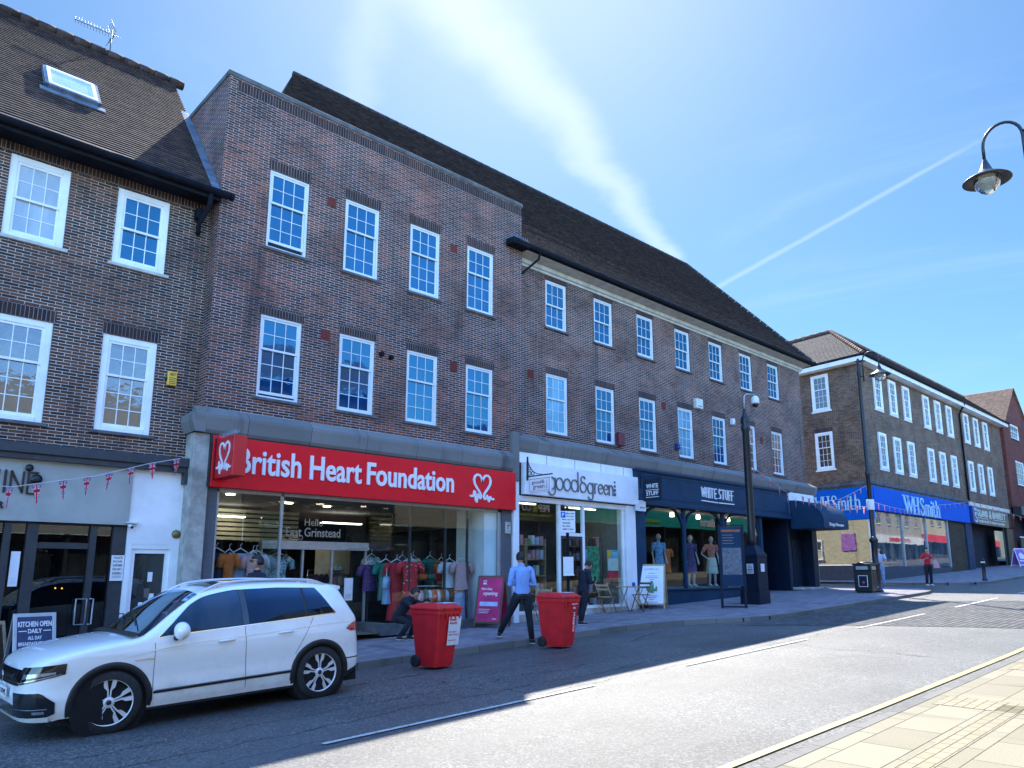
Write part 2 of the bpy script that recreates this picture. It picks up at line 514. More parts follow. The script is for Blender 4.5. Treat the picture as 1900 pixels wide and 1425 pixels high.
        if caps:
            s.idx(rings[0][::-1], m, sm=False)
            s.idx(rings[-1], m, sm=False)

    def lathe(s, prof, c=(0, 0, 0), m=0, n=20, sm=True, axis='z', ms=None, caps=True):
        """prof: [(r,h)]"""
        c = Vector(c)
        rings = []
        for r, h in prof:
            rg = []
            for k in range(n):
                a = 2 * pi * k / n
                q = {'z': (r * cos(a), r * sin(a), h), 'y': (r * cos(a), h, r * sin(a)), 'x': (h, r * cos(a), r * sin(a))}[axis]
                rg.append(s.vert(c + Vector(q)))
            rings.append(rg)
        for i in range(len(rings) - 1):
            for k in range(n):
                s.idx((rings[i][k], rings[i][(k + 1) % n], rings[i + 1][(k + 1) % n], rings[i + 1][k]), ms[i] if ms else m, sm=sm)
        if caps and prof[0][0] > 1e-4: s.idx(rings[0][::-1], m, sm=False)
        if caps and prof[-1][0] > 1e-4: s.idx(rings[-1], m, sm=False)

    def sphere(s, c, r, m=0, n=14, k=8, sz=1.0, sx=1.0, sy=1.0):
        c = Vector(c)
        rings = [[s.vert(c + Vector((sx * r * sin(pi * i / k) * cos(2 * pi * j / n), sy * r * sin(pi * i / k) * sin(2 * pi * j / n), sz * r * cos(pi * i / k)))) for j in range(n)] for i in range(k + 1)]
        for i in range(k):
            for j in range(n):
                s.idx((rings[i][j], rings[i + 1][j], rings[i + 1][(j + 1) % n], rings[i][(j + 1) % n]), m)

    def grid(s, P, m=0, sm=True, closed=False, uv=None):
        """P[i][j] points"""
        I = [[s.vert(p) for p in row] for row in P]
        nj = len(P[0])
        for i in range(len(P) - 1):
            for j in range(nj if closed else nj - 1):
                k = (j + 1) % nj
                u = [uv[i][j], uv[i][k], uv[i + 1][k], uv[i + 1][j]] if uv else None
                s.idx((I[i][j], I[i][k], I[i + 1][k], I[i + 1][j]), m, u, sm)
        return I

    def stroke(s, pts, w, y0, y1, m=0, n=8, round_=True):
        """flat ribbon lettering in the x-z plane between y0 (front) and y1"""
        for i in range(len(pts) - 1):
            (ax, az), (bx, bz) = pts[i][:2], pts[i + 1][:2]
            wa = pts[i][2] if len(pts[i]) > 2 else w
            wb = pts[i + 1][2] if len(pts[i + 1]) > 2 else w
            L = sqrt((bx - ax) ** 2 + (bz - az) ** 2)
            if L < 1e-6: continue
            nx, nz = -(bz - az) / L / 2, (bx - ax) / L / 2
            s.prism([(ax + nx * wa, az + nz * wa), (ax - nx * wa, az - nz * wa), (bx - nx * wb, bz - nz * wb), (bx + nx * wb, bz + nz * wb)], y0, y1, m)
        if round_:
            for k, p in enumerate(pts):
                ww = (p[2] if len(p) > 2 else w) / 2
                e = .0004 * (k % 3 + 1)
                s.prism([(p[0] + ww * cos(2 * pi * q / n), p[1] + ww * sin(2 * pi * q / n)) for q in range(n)], y0 - e, y1, m)

    def text(s, t, x0, z0, w, h, y0, y1, m=0, bold=0.0, shear=0.0, mirror=False):
        cu = bpy.data.curves.new('t', 'FONT')
        cu.body = t
        cu.size = 1
        cu.offset = bold
        cu.shear = shear
        cu.resolution_u = 3
        cu.extrude = .5
        ob = bpy.data.objects.new('t', cu)
        COL.objects.link(ob)
        dg = bpy.context.evaluated_depsgraph_get()
        me = bpy.data.meshes.new_from_object(ob.evaluated_get(dg))
        bpy.data.objects.remove(ob)
        bpy.data.curves.remove(cu)
        vs = [v.co.copy() for v in me.vertices]
        ax, bx = min(v.x for v in vs), max(v.x for v in vs)
        ay, by = min(v.y for v in vs), max(v.y for v in vs)
        i0 = len(s.v)
        for v in vs:
            fx = (v.x - ax) / (bx - ax)
            if mirror: fx = 1 - fx
            s.v.append((x0 + fx * w, y0 if v.z > 0 else y1, z0 + (v.y - ay) / (by - ay) * h))
        for p in me.polygons:
            ids = [i0 + k for k in p.vertices]
            if mirror: ids = ids[::-1]
            s.idx(ids, m, sm=False)
        bpy.data.meshes.remove(me)

    def build(s, name, mats, parent=None):
        if not isinstance(mats, (list, tuple)): mats = [mats]
        off = OFF.get(parent.name, Vector()) if parent else Vector()
        tf = s.tf or (lambda p: Vector(p))
        me = bpy.data.meshes.new(name)
        me.from_pydata([tuple(tf(Vector(p)) - off) for p in s.v], [], s.f)
        me.uv_layers.new(name='UVMap')
        ul = me.uv_layers[0].data
        k = 0
        flat = [c for u in s.uv for p in u for c in p]
        ul.foreach_set('uv', flat)
        for mt in mats:
            me.materials.append(MATS[mt] if isinstance(mt, str) else mt)
        me.polygons.foreach_set('material_index', s.m)
        me.polygons.foreach_set('use_smooth', s.sm)
        me.update()
        ob = bpy.data.objects.new(name, me)
        COL.objects.link(ob)
        if parent:
            ob.parent = parent
            OFF[ob.name] = off
        return ob


def thing(name, label, cat, loc=(0, 0, 0), rz=0, group=None, world=False):
    o = bpy.data.objects.new(name, None)
    COL.objects.link(o)
    o.empty_display_size = .2
    o.location = loc
    o.rotation_euler = (0, 0, rz)
    o['label'] = label
    o['category'] = cat
    if group: o['group'] = group
    OFF[o.name] = Vector(loc) if world else Vector()
    return o


def tag(o, label, cat, group=None):
    o['label'] = label
    o['category'] = cat
    if group: o['group'] = group
    return o


def struct(o):
    o['kind'] = 'structure'
    return o


def dup(o, label, loc=None, rz=None, parent=None):
    c = o.copy()
    COL.objects.link(c)
    if parent: c.parent = parent
    if loc is not None: c.location = loc
    if rz is not None: c.rotation_euler = (0, 0, rz)
    if label: c['label'] = label
    for ch in list(o.children):
        dup(ch, None, parent=c)
    return c


def gz(x):          # pavement level (the street climbs to the right)
    return -1.76 + .038 * x


def rz_(x):         # road level
    return -1.87 + .038 * x


MV = lambda u, v, z: (u, v, z)
# ================================================================ ground, road, pavements
def zsheet(poly, zf, m, name, mat, uvrot=None):
    mb = MB()
    pts = [(x, y, zf(x)) for x, y in poly]
    mb.face(pts, 0, [(x, y) for x, y in poly])
    return mb.build(name, mat)


x = MB()
x.face([(-220, -220, rz_(-220) - .10), (95, -220, rz_(95) - .10), (95, 260, rz_(95) - .10), (-220, 260, rz_(-220) - .10)])
x.face([(95, -220, rz_(95) - .10), (420, -220, rz_(95) - .10), (420, 260, rz_(95) - .10), (95, 260, rz_(95) - .10)])
struct(x.build('ground', 'asphalt'))
YN = 3.32
x = MB()
for i in range(-10, 24):
    a, b = i * 4.0, i * 4.0 + 4
    if a >= 80: break
    for (y0, y1, z0, z1) in ((YN + .12, 5.2, -.0, .03), (5.2, 7.0, .03, .045), (7.0, 9.2, .045, .025), (9.2, 11.47, .025, -.005)):
        x.face([(a, y0, rz_(a) + z0), (b, y0, rz_(b) + z0), (b, y1, rz_(b) + z1), (a, y1, rz_(a) + z1)], 0, [(a, y0), (b, y0), (b, y1), (a, y1)])
struct(x.build('road', 'asphalt'))


def rh(y):
    k = [(3.3, 0), (5.2, .03), (7, .045), (9.2, .025), (11.5, -.005)]
    for (a, p), (b, q) in zip(k, k[1:]):
        if y <= b: return p + (q - p) * (y - a) / (b - a)
    return 0


def onroad(mb, pts, dz=.005, m=0):
    mb.face([(p[0], p[1], rz_(p[0]) + rh(p[1]) + dz) for p in pts], m, [(p[0], p[1]) for p in pts])


x = MB()   # sett paved table across the street
for a, b in ((3.45, 5.2), (5.2, 7.0), (7.0, 9.2), (9.2, 9.66)):
    f = lambda y: (9 - y) * .45
    onroad(x, [(16.6 + f(a), a), (25.2 + f(a), a), (25.2 + f(b), b), (16.6 + f(b), b)], .006)
struct(x.build('raised_table', 'setts'))
x = MB()   # painted markings
for a in (-3, 4.0, 10.3, 16.8, 23.3, 29.8, 36.3, 42.8):
    onroad(x, [(a, 6.96), (a + 4.1, 6.965), (a + 4.1, 7.035), (a, 7.035)], .012, 2 if a < 23 else 0)
for a in (-1.4, .4, 2.2, 4.0, 5.8, 6.75, 8.05, 9.15, 10.3, 11.5, 12.7):
    onroad(x, [(a, 9.93), (a + .62, 9.93), (a + .62, 9.975), (a, 9.975)], .012, 1)
onroad(x, [(13.2, 10.2), (14.6, 10.6), (14.65, 10.55), (13.25, 10.15)], .012, 1)
struct(x.build('road_markings', ['paint_white', 'paint_faint', 'paint_worn']))
x = MB()
pts = [(-20, 3.66), (5, 3.66), (9, 3.61), (14, 3.58), (22, 3.6), (60, 3.6)]
for (a, p), (b, q) in zip(pts, pts[1:]):
    onroad(x, [(a, p), (b, q), (b, q + .085), (a, p + .085)], .012)
struct(x.build('yellow_line', 'paint_yellow'))
x = MB()   # side road
sx0, sx1 = 31.5, 35.0
x.face([(sx0 - 2.5, 9.2, rz_(29) + .02), (sx1 + 2.0, 9.2, rz_(37) + .02), (sx1 + 2.2, 60, rz_(38) + .1), (sx0 - .2, 60, rz_(31) + .1)], 0)
struct(x.build('side_road', 'asphalt'))
x = MB()
for dx in (-.35, -.55):
    x.face([(sx1 + dx, 12.6, rz_(35) + .04), (sx1 + dx + .1, 12.6, rz_(35) + .04), (sx1 + dx + 2.6, 34, rz_(37) + .09), (sx1 + dx + 2.5, 34, rz_(37) + .09)], 0)
struct(x.build('side_road_lines', 'paint_white'))

# near pavement: laid slabs, block edging, kerb
x = MB()
for i in range(-8, 14):
    a, b = i * 5.0, i * 5.0 + 5
    x.face([(a, -9, gz(a)), (b, -9, gz(b)), (b, YN - .12, gz(b)), (a, YN - .12, gz(a))], 0, [(a, -9), (b, -9), (b, YN), (a, YN)])
struct(x.build('near_pavement', 'slab_paving'))
x = MB()
# block paved strips let into the slabs
for a, b, p, q in ((5.2, 9.6, 2.28, 2.52), (9.2, 9.75, 1.0, 3.1), (12.2, 12.75, 1.0, 3.1), (6.05, 6.5, -.5, 2.2)):
    x.face([(a, p, gz(a) + .004), (b, p, gz(b) + .004), (b, q, gz(b) + .004), (a, q, gz(a) + .004)], 0)
struct(x.build('block_strips', 'block_paving'))
x = MB()
for i in range(-8, 14):
    a, b = i * 5.0, i * 5.0 + 5
    y0, y1 = YN - .12, YN
    x.face([(a, y0, gz(a) + .002), (b, y0, gz(b) + .002), (b, y1 - .02, gz(b) + .002), (a, y1 - .02, gz(a) + .002)], 0, [(a, 0), (b, 0), (b, .1), (a, .1)])
    x.face([(a, y1 - .02, gz(a) + .002), (b, y1 - .02, gz(b) + .002), (b, y1, gz(b) - .02), (a, y1, gz(a) - .02)], 0, [(a, 0), (b, 0), (b, .1), (a, .1)])
    x.face([(a, y1, gz(a) - .02), (b, y1, gz(b) - .02), (b, y1 + .01, gz(b) - .2), (a, y1 + .01, gz(a) - .2)], 0, [(a, 0), (b, 0), (b, .1), (a, .1)])
struct(x.build('near_kerb', 'kerb_stone'))
# far pavement with its kerb line
kerb = [(-60, 11.45), (14.0, 11.45), (15.0, 11.32), (15.8, 11.05), (16.6, 10.6), (17.3, 10.1), (18.0, 9.8), (19.5, 9.68), (29.0, 9.68), (30.2, 9.9), (31.0, 10.5), (31.3, 11.4), (31.4, 13.0), (31.6, 60)]
kerb2 = [(37.6, 60), (35.2, 14), (35.0, 12.0), (35.2, 10.8), (35.8, 10.0), (36.8, 9.7), (80, 9.7)]


def pavement(k, back, nm, kn):
    x = MB()
    for (a, p), (b, q) in zip(k, k[1:]):
        if abs(b - a) < 1e-6: continue
        n = max(1, int(abs(b - a) / 6))
        for i in range(n):
            s0, s1 = i / n, (i + 1) / n
            A = (a + (b - a) * s0, p + (q - p) * s0)
            B = (a + (b - a) * s1, p + (q - p) * s1)
            yb = back
            x.face([(A[0], A[1], gz(A[0])), (B[0], B[1], gz(B[0])), (B[0], max(yb, B[1]), gz(B[0])), (A[0], max(yb, A[1]), gz(A[0]))], 0, [(A[0], A[1]), (B[0], B[1]), (B[0], yb), (A[0], yb)])
    struct(x.build(nm, 'far_paving'))
    x = MB()
    L = 0
    for (a, p), (b, q) in zip(k, k[1:]):
        d = Vector((b - a, q - p, 0))
        nrm = Vector((d.y, -d.x, 0)).normalized()
        l2 = L + d.length
        o = nrm * .14
        t = .003
        x.face([(a + o.x, p + o.y, gz(a) + t), (b + o.x, q + o.y, gz(b) + t), (b, q, gz(b) + t), (a, p, gz(a) + t)], 0, [(L, 0), (l2, 0), (l2, .1), (L, .1)])
        x.face([(a + o.x * 1.1, p + o.y * 1.1, rz_(a) - .05), (b + o.x * 1.1, q + o.y * 1.1, rz_(b) - .05), (b + o.x, q + o.y, gz(b) + t), (a + o.x, p + o.y, gz(a) + t)], 0, [(L, 0), (l2, 0), (l2, .1), (L, .1)])
        L = l2
    struct(x.build(kn, 'kerb_stone'))


pavement(kerb, 60, 'far_pavement', 'far_kerb')
pavement(kerb2[1:], 60, 'corner_pavement', 'corner_kerb')
# ================================================================ buildings
def wall(mb, u0, u1, z0, z1, v, holes, m=0, reveal=.10):
    us = sorted({u0, u1, *[h[0] for h in holes], *[h[1] for h in holes]})
    zs = sorted({z0, z1, *[h[2] for h in holes], *[h[3] for h in holes]})
    for a, b in zip(us, us[1:]):
        for c, d in zip(zs, zs[1:]):
            mu, mz = (a + b) / 2, (c + d) / 2
            if any(h[0] < mu < h[1] and h[2] < mz < h[3] for h in holes): continue
            mb.face([(a, v, c), (b, v, c), (b, v, d), (a, v, d)], m)
    for a, b, c, d in holes:
        w = v + reveal
        mb.face([(a, v, c), (a, w, c), (a, w, d), (a, v, d)][::-1], m)
        mb.face([(b, v, c), (b, w, c), (b, w, d), (b, v, d)], m)
        mb.face([(a, v, d), (b, v, d), (b, w, d), (a, w, d)], m)
        mb.face([(a, v, c), (b, v, c), (b, w, c), (a, w, c)][::-1], m)


def window(root, a, b, c, d, v, pane='pane_blue', fw=.055, rows=(2, 3), cols=3, tf=None, sill=.06, lint='soldier', lh=.2256, mid=None, open_=0.0, proud=.0, sillmat='sill_stone', frame='upvc'):
    x = MB(tf)
    v0 = v + .025 - proud
    B = .006
    x.box(a, a + fw, v0, v0 + .09, c, d, bev=B)
    x.box(b - fw, b, v0, v0 + .09, c, d, bev=B)
    x.box(a + fw, b - fw, v0 + .002, v0 + .09, d - fw, d, bev=B)
    x.box(a + fw, b - fw, v0 - .012, v0 + .09, c, c + fw * .8, bev=B)
    a1, b1, c1, d1 = a + fw, b - fw, c + fw * .8, d - fw
    zm = mid if mid is not None else (c1 + (d1 - c1) * rows[1] / (rows[0] + rows[1]))
    sw = .042
    ps = MB(tf)
    for (z0, z1, vv, n) in ((zm - .02, d1, v0 + .018, rows[0]), (c1 + open_, zm + .022, v0 + .045, rows[1])):
        x.box(a1, a1 + sw, vv, vv + .035, z0, z1)
        x.box(b1 - sw, b1, vv, vv + .035, z0, z1)
        x.box(a1 + sw, b1 - sw, vv - .002, vv + .035, z0, z0 + sw * (1.0 if n == rows[0] and vv < v0 + .03 else 1.35))
        x.box(a1 + sw, b1 - sw, vv + .001, vv + .035, z1 - sw, z1)
        p0, p1, q0, q1 = a1 + sw, b1 - sw, z0 + sw, z1 - sw
        for k in range(1, cols):
            uu = p0 + (p1 - p0) * k / cols
            x.box(uu - .0075, uu + .0075, vv + .006, vv + .03, q0, q1)
        for k in range(1, n):
            zz = q0 + (q1 - q0) * k / n
            x.box(p0, p1, vv + .008, vv + .03, zz - .0075, zz + .0075)
        ps.face([(p0, vv + .02, q0), (p1, vv + .02, q0), (p1, vv + .02, q1), (p0, vv + .02, q1)])
    if open_ > 0:
        ps.face([(a1, v0 + .088, c1), (b1, v0 + .088, c1), (b1, v0 + .088, c1 + open_ + .03), (a1, v0 + .088, c1 + open_ + .03)], 1)
    w = x.build('window', frame, root)
    ps.build('pane', [pane, 'interior_dark'], w)
    if sill:
        y = MB(tf)
        y.box(a - .07, b + .07, v - .06, v + .028, c - sill - .004, c - .004, bev=.008)
        y.build('sill', sillmat, w)
    if lint:
        y = MB(tf)
        y.box(a - .03, b + .03, v - .004, v + .02, d + .003, d + lh)
        y.build('lintel', lint, w)
    return w


def roofslope(mb, P0, P1, Q1, Q0, m=0, lift=.014, row=.1, over=0.0):
    """stepped courses of tiles; P0-P1 the lower edge, Q0-Q1 the upper edge (Q may be shorter)"""
    P0, P1, Q0, Q1 = map(Vector, (P0, P1, Q0, Q1))
    e = (P1 - P0).normalized()
    up = (Q0 - P0) - e * (Q0 - P0).dot(e)
    L = up.length
    nrm = e.cross(up).normalized()
    if nrm.z < 0: nrm = -nrm
    n = max(2, int(L / row))
    for i in range(n):
        t0, t1 = i / n, (i + 1) / n
        a, b = P0.lerp(Q0, t0), P1.lerp(Q1, t0)
        c, d = P1.lerp(Q1, t1), P0.lerp(Q0, t1)
        o = nrm * (lift * random.uniform(.96, 1.04))
        ua, ub, uc, ud = [(p - P0).dot(e) for p in (a, b, c, d)]
        v0, v1 = t0 * L, t1 * L
        mb.face([a + o, b + o, c, d], m, [(ua, v0), (ub, v0), (uc, v1), (ud, v1)])
        mb.face([a - nrm * .002, b - nrm * .002, b + o, a + o], m, [(ua, v0), (ub, v0), (ub, v0 + .012), (ua, v0 + .012)])


def gutter(mb, p, q, r=.065, n=8):
    p, q = Vector(p), Vector(q)
    mb.tube([p, q], r, n=10)
    k = max(2, int((q - p).length / 3.2))
    for i in range(k + 1):
        c = p.lerp(q, i / k)
        d = (q - p).normalized() * .03
        mb.tube([c - d, c + d], r * 1.12, n=10)


# ---------------------------------------------------------------- left building
YL = 14.6
LB = thing('brick_building', 'brown brick building at the far left with steep tiled roof, skylight and grey bar front', 'building', (1.0, YL, gz(1)), world=True)
x = MB()
lw = [(-3.1, -2.15), (-1.05, -.1), (1.79, 2.70), (3.51, 4.44)]
lw = [(.05, .97), (1.79, 2.72), (3.51, 4.45)]
lw = [(-1.66, -.73), (.07, 1.0), (1.79, 2.72), (3.51, 4.45)]
holes = [(a, b, 5.66, 7.17) for a, b in lw] + [(a, b, 2.50, 4.29) for a, b in lw]
wall(x, -7, 5.252, 2.12, 7.42, YL, holes)
x.build('wall', 'brick_left', LB)
x = MB()
x.box(-7, 5.25, YL - .004, YL + .01, 7.175, 7.40)
x.build('soldier_course', 'soldier', LB)
for i, (a, b) in enumerate(lw):
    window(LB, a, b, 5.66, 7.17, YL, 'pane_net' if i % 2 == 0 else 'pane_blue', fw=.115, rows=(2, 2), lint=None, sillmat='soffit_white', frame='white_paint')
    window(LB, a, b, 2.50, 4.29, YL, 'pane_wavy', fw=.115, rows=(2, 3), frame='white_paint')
x = MB()
EY, EZ, RY, RZ = 14.12, 7.50, 17.65, 11.76
roofslope(x, (-7, EY, EZ), (5.20, EY, EZ), (5.20, RY, RZ), (-7, RY, RZ), lift=.022)
x.face([(-7, RY, RZ), (5.20, RY, RZ), (5.20, RY + 3.5, RZ - 4.3), (-7, RY + 3.5, RZ - 4.3)])
x.prism([(RY + .02, RZ - .4), (RY + 3.4, RZ - 4.3), (RY - 3.4, RZ - 4.3), (RY - .02, RZ - .4)], 5.22, 5.34, axis='x')
rf = x.build('roof', 'tile_dark', LB)
x = MB()
for k in range(36):
    a = -7 + k * .345
    x.tube([(a, RY, RZ + .02), (a + .335, RY, RZ + .035)], .11, n=10)
x.build('ridge_tiles', 'tile_dark', rf)
x = MB()
x.box(-7, 5.24, EY - .02, EY + .02, EZ - .20, EZ - .02)
x.box(-7, 5.24, EY + .02, YL, EZ - .14, EZ - .10)
gutter(x, (-7, EY - .085, EZ - .06), (5.42, EY - .085, EZ - .06), .075)
x.build('gutter', 'black_gutter', LB)
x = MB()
x.box(-6.9, 5.2, YL + .16, 18, .9, 7.3)  # unseen filler box, added to stop sun leaking through the open shell
x.build('light_blocker', 'interior_dark', LB)
x = MB()
x.tube([(5.02, EY - .05, EZ - .12), (5.02, EY - .03, EZ - .35), (4.98, YL - .10, EZ - .62), (4.98, YL - .10, EZ - .85)], .05, n=10)
x.box(4.90, 5.06, YL - .2, YL - .01, EZ - .55, EZ - .32, bev=.02)
x.build('downpipe', 'black_gutter', LB)
# lead flashing up the side of the taller block
x = MB()
for k in range(12):
    t0, t1 = k / 12, (k + 1) / 12
    y0, y1 = EY + 2.4 * t0, EY + 2.4 * t1
    z = lambda y: EZ + 1.206 * (y - EY)
    x.face([(5.06, y0, z(y0) + .03), (5.235, y0, z(y0) + .035), (5.235, y1, z(y1) + .035), (5.06, y1, z(y1) + .03)])
    x.box(5.232, 5.246, y0, y1 + .002, z(y0) + .02, z(y0) + .10)
x.build('flashing', 'lead', LB)
# skylight
sk = MB()
Lr = Vector((0, 3.53, 4.26)).normalized()
Nn = Vector((0, -Lr.z, Lr.y))


def onroof(u, s, h):
    return Vector((u, EY, EZ)) + Lr * s + Nn * h


def roofbox(mb, u0, u1, s0, s1, h0, h1, m=0):
    p = [onroof(u, s, h) for h in (h0, h1) for s in (s0, s1) for u in (u0, u1)]
    for q in ((0, 1, 3, 2), (4, 5, 7, 6), (0, 1, 5, 4), (2, 3, 7, 6), (0, 2, 6, 4), (1, 3, 7, 5)):
        c = sum((p[i] for i in q), Vector()) / 4
        cc = sum(p, Vector()) / 8
        f = [p[i] for i in q]
        if (f[1] - f[0]).cross(f[2] - f[0]).dot(c - cc) < 0: f = f[::-1]
        mb.face(f, m)


su0, su1, ss0, ss1 = SKY4 = (2.25, 3.22, 2.02, 2.98)
for q in ((su0, su0 + .06, ss0, ss1), (su1 - .06, su1, ss0, ss1), (su0, su1, ss0, ss0 + .06), (su0, su1, ss1 - .06, ss1)):
    roofbox(sk, *q, .0, .11)
roofbox(sk, su0 - .08, su1 + .08, ss0 - .16, ss0, .0, .035)
skl = sk.build('skylight', 'lead', LB)
sk = MB()
for q in ((su0 + .06, su0 + .12, ss0 + .06, ss1 - .06), (su1 - .12, su1 - .06, ss0 + .06, ss1 - .06), (su0 + .12, su1 - .12, ss0 + .06, ss0 + .12), (su0 + .12, su1 - .12, ss1 - .12, ss1 - .06)):
    roofbox(sk, *q, .05, .125)
sk.build('frame', 'white_paint', skl)
sk = MB()
roofbox(sk, su0 + .12, su1 - .12, ss0 + .12, ss1 - .12, .06, .10)
sk.build('pane', 'pane_net', skl)
# bar front
x = MB()
x.box(-7, 5.25, YL - .33, YL + .02, 1.93, 2.10, bev=.01)
x.box(-7, 5.29, YL - .28, YL - .02, 1.84, 1.93)
x.box(5.04, 5.29, YL - .30, YL - .02, 1.62, 1.84)
x.build('canopy_ledge', 'dark_frame', LB)
x = MB()
x.box(-7, 4.19, YL - .16, YL - .02, .83, 1.84)
x.build('fascia', 'grey_fascia', LB)
x = MB()
x.box(4.20, 5.24, YL - .13, YL + .02, .50, 1.838)
x.box(4.95, 5.24, YL - .13, YL + .02, gz(5), .50)
x.box(4.20, 4.29, YL - .13, YL + .02, gz(4), .50)
x.box(4.29, 4.95, YL - .125, YL + .02, .42, .50)
x.build('white_panel', 'white_paint', LB)
x = MB()
x.box(4.29, 4.36, YL - .10, YL - .03, gz(4), .42)
x.box(4.88, 4.95, YL - .10, YL - .03, gz(4), .42)
x.box(4.36, 4.88, YL - .10, YL - .03, .34, .42)
x.box(4.36, 4.88, YL - .10, YL - .03, gz(4), -1.2)
d = x.build('door', 'white_paint', LB)
x = MB()
x.face([(4.36, YL - .06, -1.2), (4.88, YL - .06, -1.2), (4.88, YL - .06, .34), (4.36, YL - .06, .34)])
x.build('pane', 'pane_dark', d)
x = MB()
for q, (cu, cz, w, h) in enumerate(((4.62, -.16, .08, .17), (4.58, -.44, .09, .16), (4.47, -.40, .09, .2), (4.66, -.5, .09, .13), (4.60, -.66, .10, .16), (4.66, -.72, .08, .12), (4.50, -.62, .07, .1))):
    x.box(cu, cu + w, YL - .068, YL - .062, cz, cz + h, q % 3)
x.build('stickers', ['paper', 'letter_grey', 'green_dark'], d)
x = MB()   # dark glazed front
x.box(-7, 4.2, YL + .5, YL + .56, gz(0), .85)
x.box(-7, 4.2, YL - .1, YL + .5, .80, .83)
x.build('bar_interior', 'interior_dark', LB)
x = MB()
for a, b in ((.25, .36), (2.36, 2.46), (2.68, 2.84), (3.98, 4.20), (3.62, 3.72)):
    x.box(a, b, YL - .08, YL + .04, gz(2), .83)
x.box(-7, 2.4, YL - .1, YL + .1, gz(2), -1.05)
x.box(2.84, 3.62, YL - .05, YL + .02, .40, .50)
x.build('shopfront_frame', 'dark_frame', LB)
x = MB()
for a, b in ((-3, .25), (.36, 2.36), (2.46, 2.68), (2.84, 3.62), (3.72, 3.98)):
    x.box(a, b, YL, YL + .012, -1.05 if b < 2.4 else gz(3), .82)
x.build('shop_glass', 'shop_glass_dark', LB)
x = MB()
x.tube([(3.66, YL - .10, -.86), (3.50, YL - .10, -.86), (3.50, YL - .10, -.44), (3.66, YL - .10, -.44), (3.66, YL - .10, -.86)], .013, n=8)
x.tube([(3.70, YL - .11, -.86), (3.76, YL - .11, -.86), (3.76, YL - .11, -.44), (3.70, YL - .11, -.44)], .013, n=8)
x.build('door_handle', 'steel', LB)
for (cu, cz) in ((2.33, .03), (2.62, .24), (3.26, -.26), (3.36, -.265)):
    x = MB()
    x.sphere((cu, YL + .3, cz), .035 if cu < 2 else .014)
    x.build('pendant_bulb', 'lamp_amber', LB)
# bar lettering (only the end of the name is in view)
sg = thing('bar_lettering', 'black metal letters INE with BAR below on the grey fascia', 'sign', (2.4, YL - .2, 1.2), world=True)
x = MB()
Y0, Y1 = YL - .20, YL - .163
for s_ in ([(1.50, 1.30), (1.72, 1.30)],):
    pass
x.stroke([(2.00, 1.63), (2.09, 1.29), (2.18, 1.63)], .028, Y0, Y1)
x.stroke([(2.27, 1.29), (2.27, 1.63)], .035, Y0, Y1)
x.stroke([(2.35, 1.29), (2.35, 1.63), (2.52, 1.29), (2.52, 1.63)], .028, Y0, Y1)
x.stroke([(2.74, 1.28), (2.59, 1.28), (2.59, 1.63), (2.72, 1.63)], .026, Y0, Y1)
x.stroke([(2.59, 1.46), (2.70, 1.46)], .024, Y0, Y1)
x.text('BAR', 2.02, 1.02, .28, .11, Y0, Y1, bold=.02)
x.lathe([(.001, 0), (.085, .002), (.085, .02), (.001, .022)], (2.70, Y0 - .02, 1.52), axis='y', n=18)
x.lathe([(.001, 0), (.06, .002), (.06, .02), (.001, .022)], (2.58, Y0 - .02, 1.70), axis='y', n=18)
x.build('letters', 'black_paint', sg)

# ---------------------------------------------------------------- block with parapet (charity shop)
YB = 14.2
BX = [6.259, 8.086, 9.895, 11.711]
PB = thing('brick_block', 'tall flat-topped dark brick block with stone coping above the red charity shop', 'building', (9.4, YB, gz(9.4)), world=True)
x = MB()
holes = [(a, a + .92, 6.70, 8.463) for a in BX] + [(a, a + .92, 3.481, 5.23) for a in BX]
wall(x, 5.25, 13.69, 2.9, 10.2, YB, holes)
# left return, seen above and beside the lower building
x.face([(5.25, 20, 2.0), (5.25, YB, 2.0), (5.25, YB, 10.2), (5.25, 20, 10.2)])
x.face([(13.69, YB, 2.9), (13.69, YB + .26, 2.9), (13.69, YB + .26, 10.2), (13.69, YB, 10.2)])
x.face([(5.6, YB + .35, 10.2), (13.4, YB + .35, 10.2), (13.4, YB + .35, 9.2), (5.6, YB + .35, 9.2)])
x.build('wall', 'brick_bhf', PB)
x = MB()
x.box(5.22, 13.72, YB - .03, YB + .38, 10.2, 10.315, bev=.012)
x.box(5.22, 5.60, YB + .38, 17.2, 10.2, 10.313, bev=.012)
x.box(13.35, 13.72, YB + .38, 15.6, 10.2, 10.313, bev=.012)
x.build('coping', 'stone_dark', PB)
x = MB()
x.box(5.42, 13.69, YB - .004, YB + .01, 9.93, 10.15)
x.build('soldier_course', 'soldier', PB)
for i, a in enumerate(BX):
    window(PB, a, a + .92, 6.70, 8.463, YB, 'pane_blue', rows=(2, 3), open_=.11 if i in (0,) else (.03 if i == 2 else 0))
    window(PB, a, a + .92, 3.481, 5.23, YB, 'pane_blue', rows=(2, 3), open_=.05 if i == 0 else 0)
for (a, zz, w, h) in ((7.62, 8.12, .22, .2), (7.62, 4.98, .22, .24), (11.15, 8.1, .22, .2), (11.2, 4.95, .22, .24)):
    y = MB()
    y.box(a, a + w, YB - .006, YB + .01, zz, zz + h)
    y.build('air_brick', 'terracotta', PB)
for (a, zz) in ((9.16, 4.95), (9.42, 4.92)):
    y = MB()
    y.lathe([(.055, 0), (.06, -.05), (.05, -.09), (.02, -.1)], (a, YB, zz), axis='y', n=14)
    y.build('extractor_vent', 'black_gutter', PB)
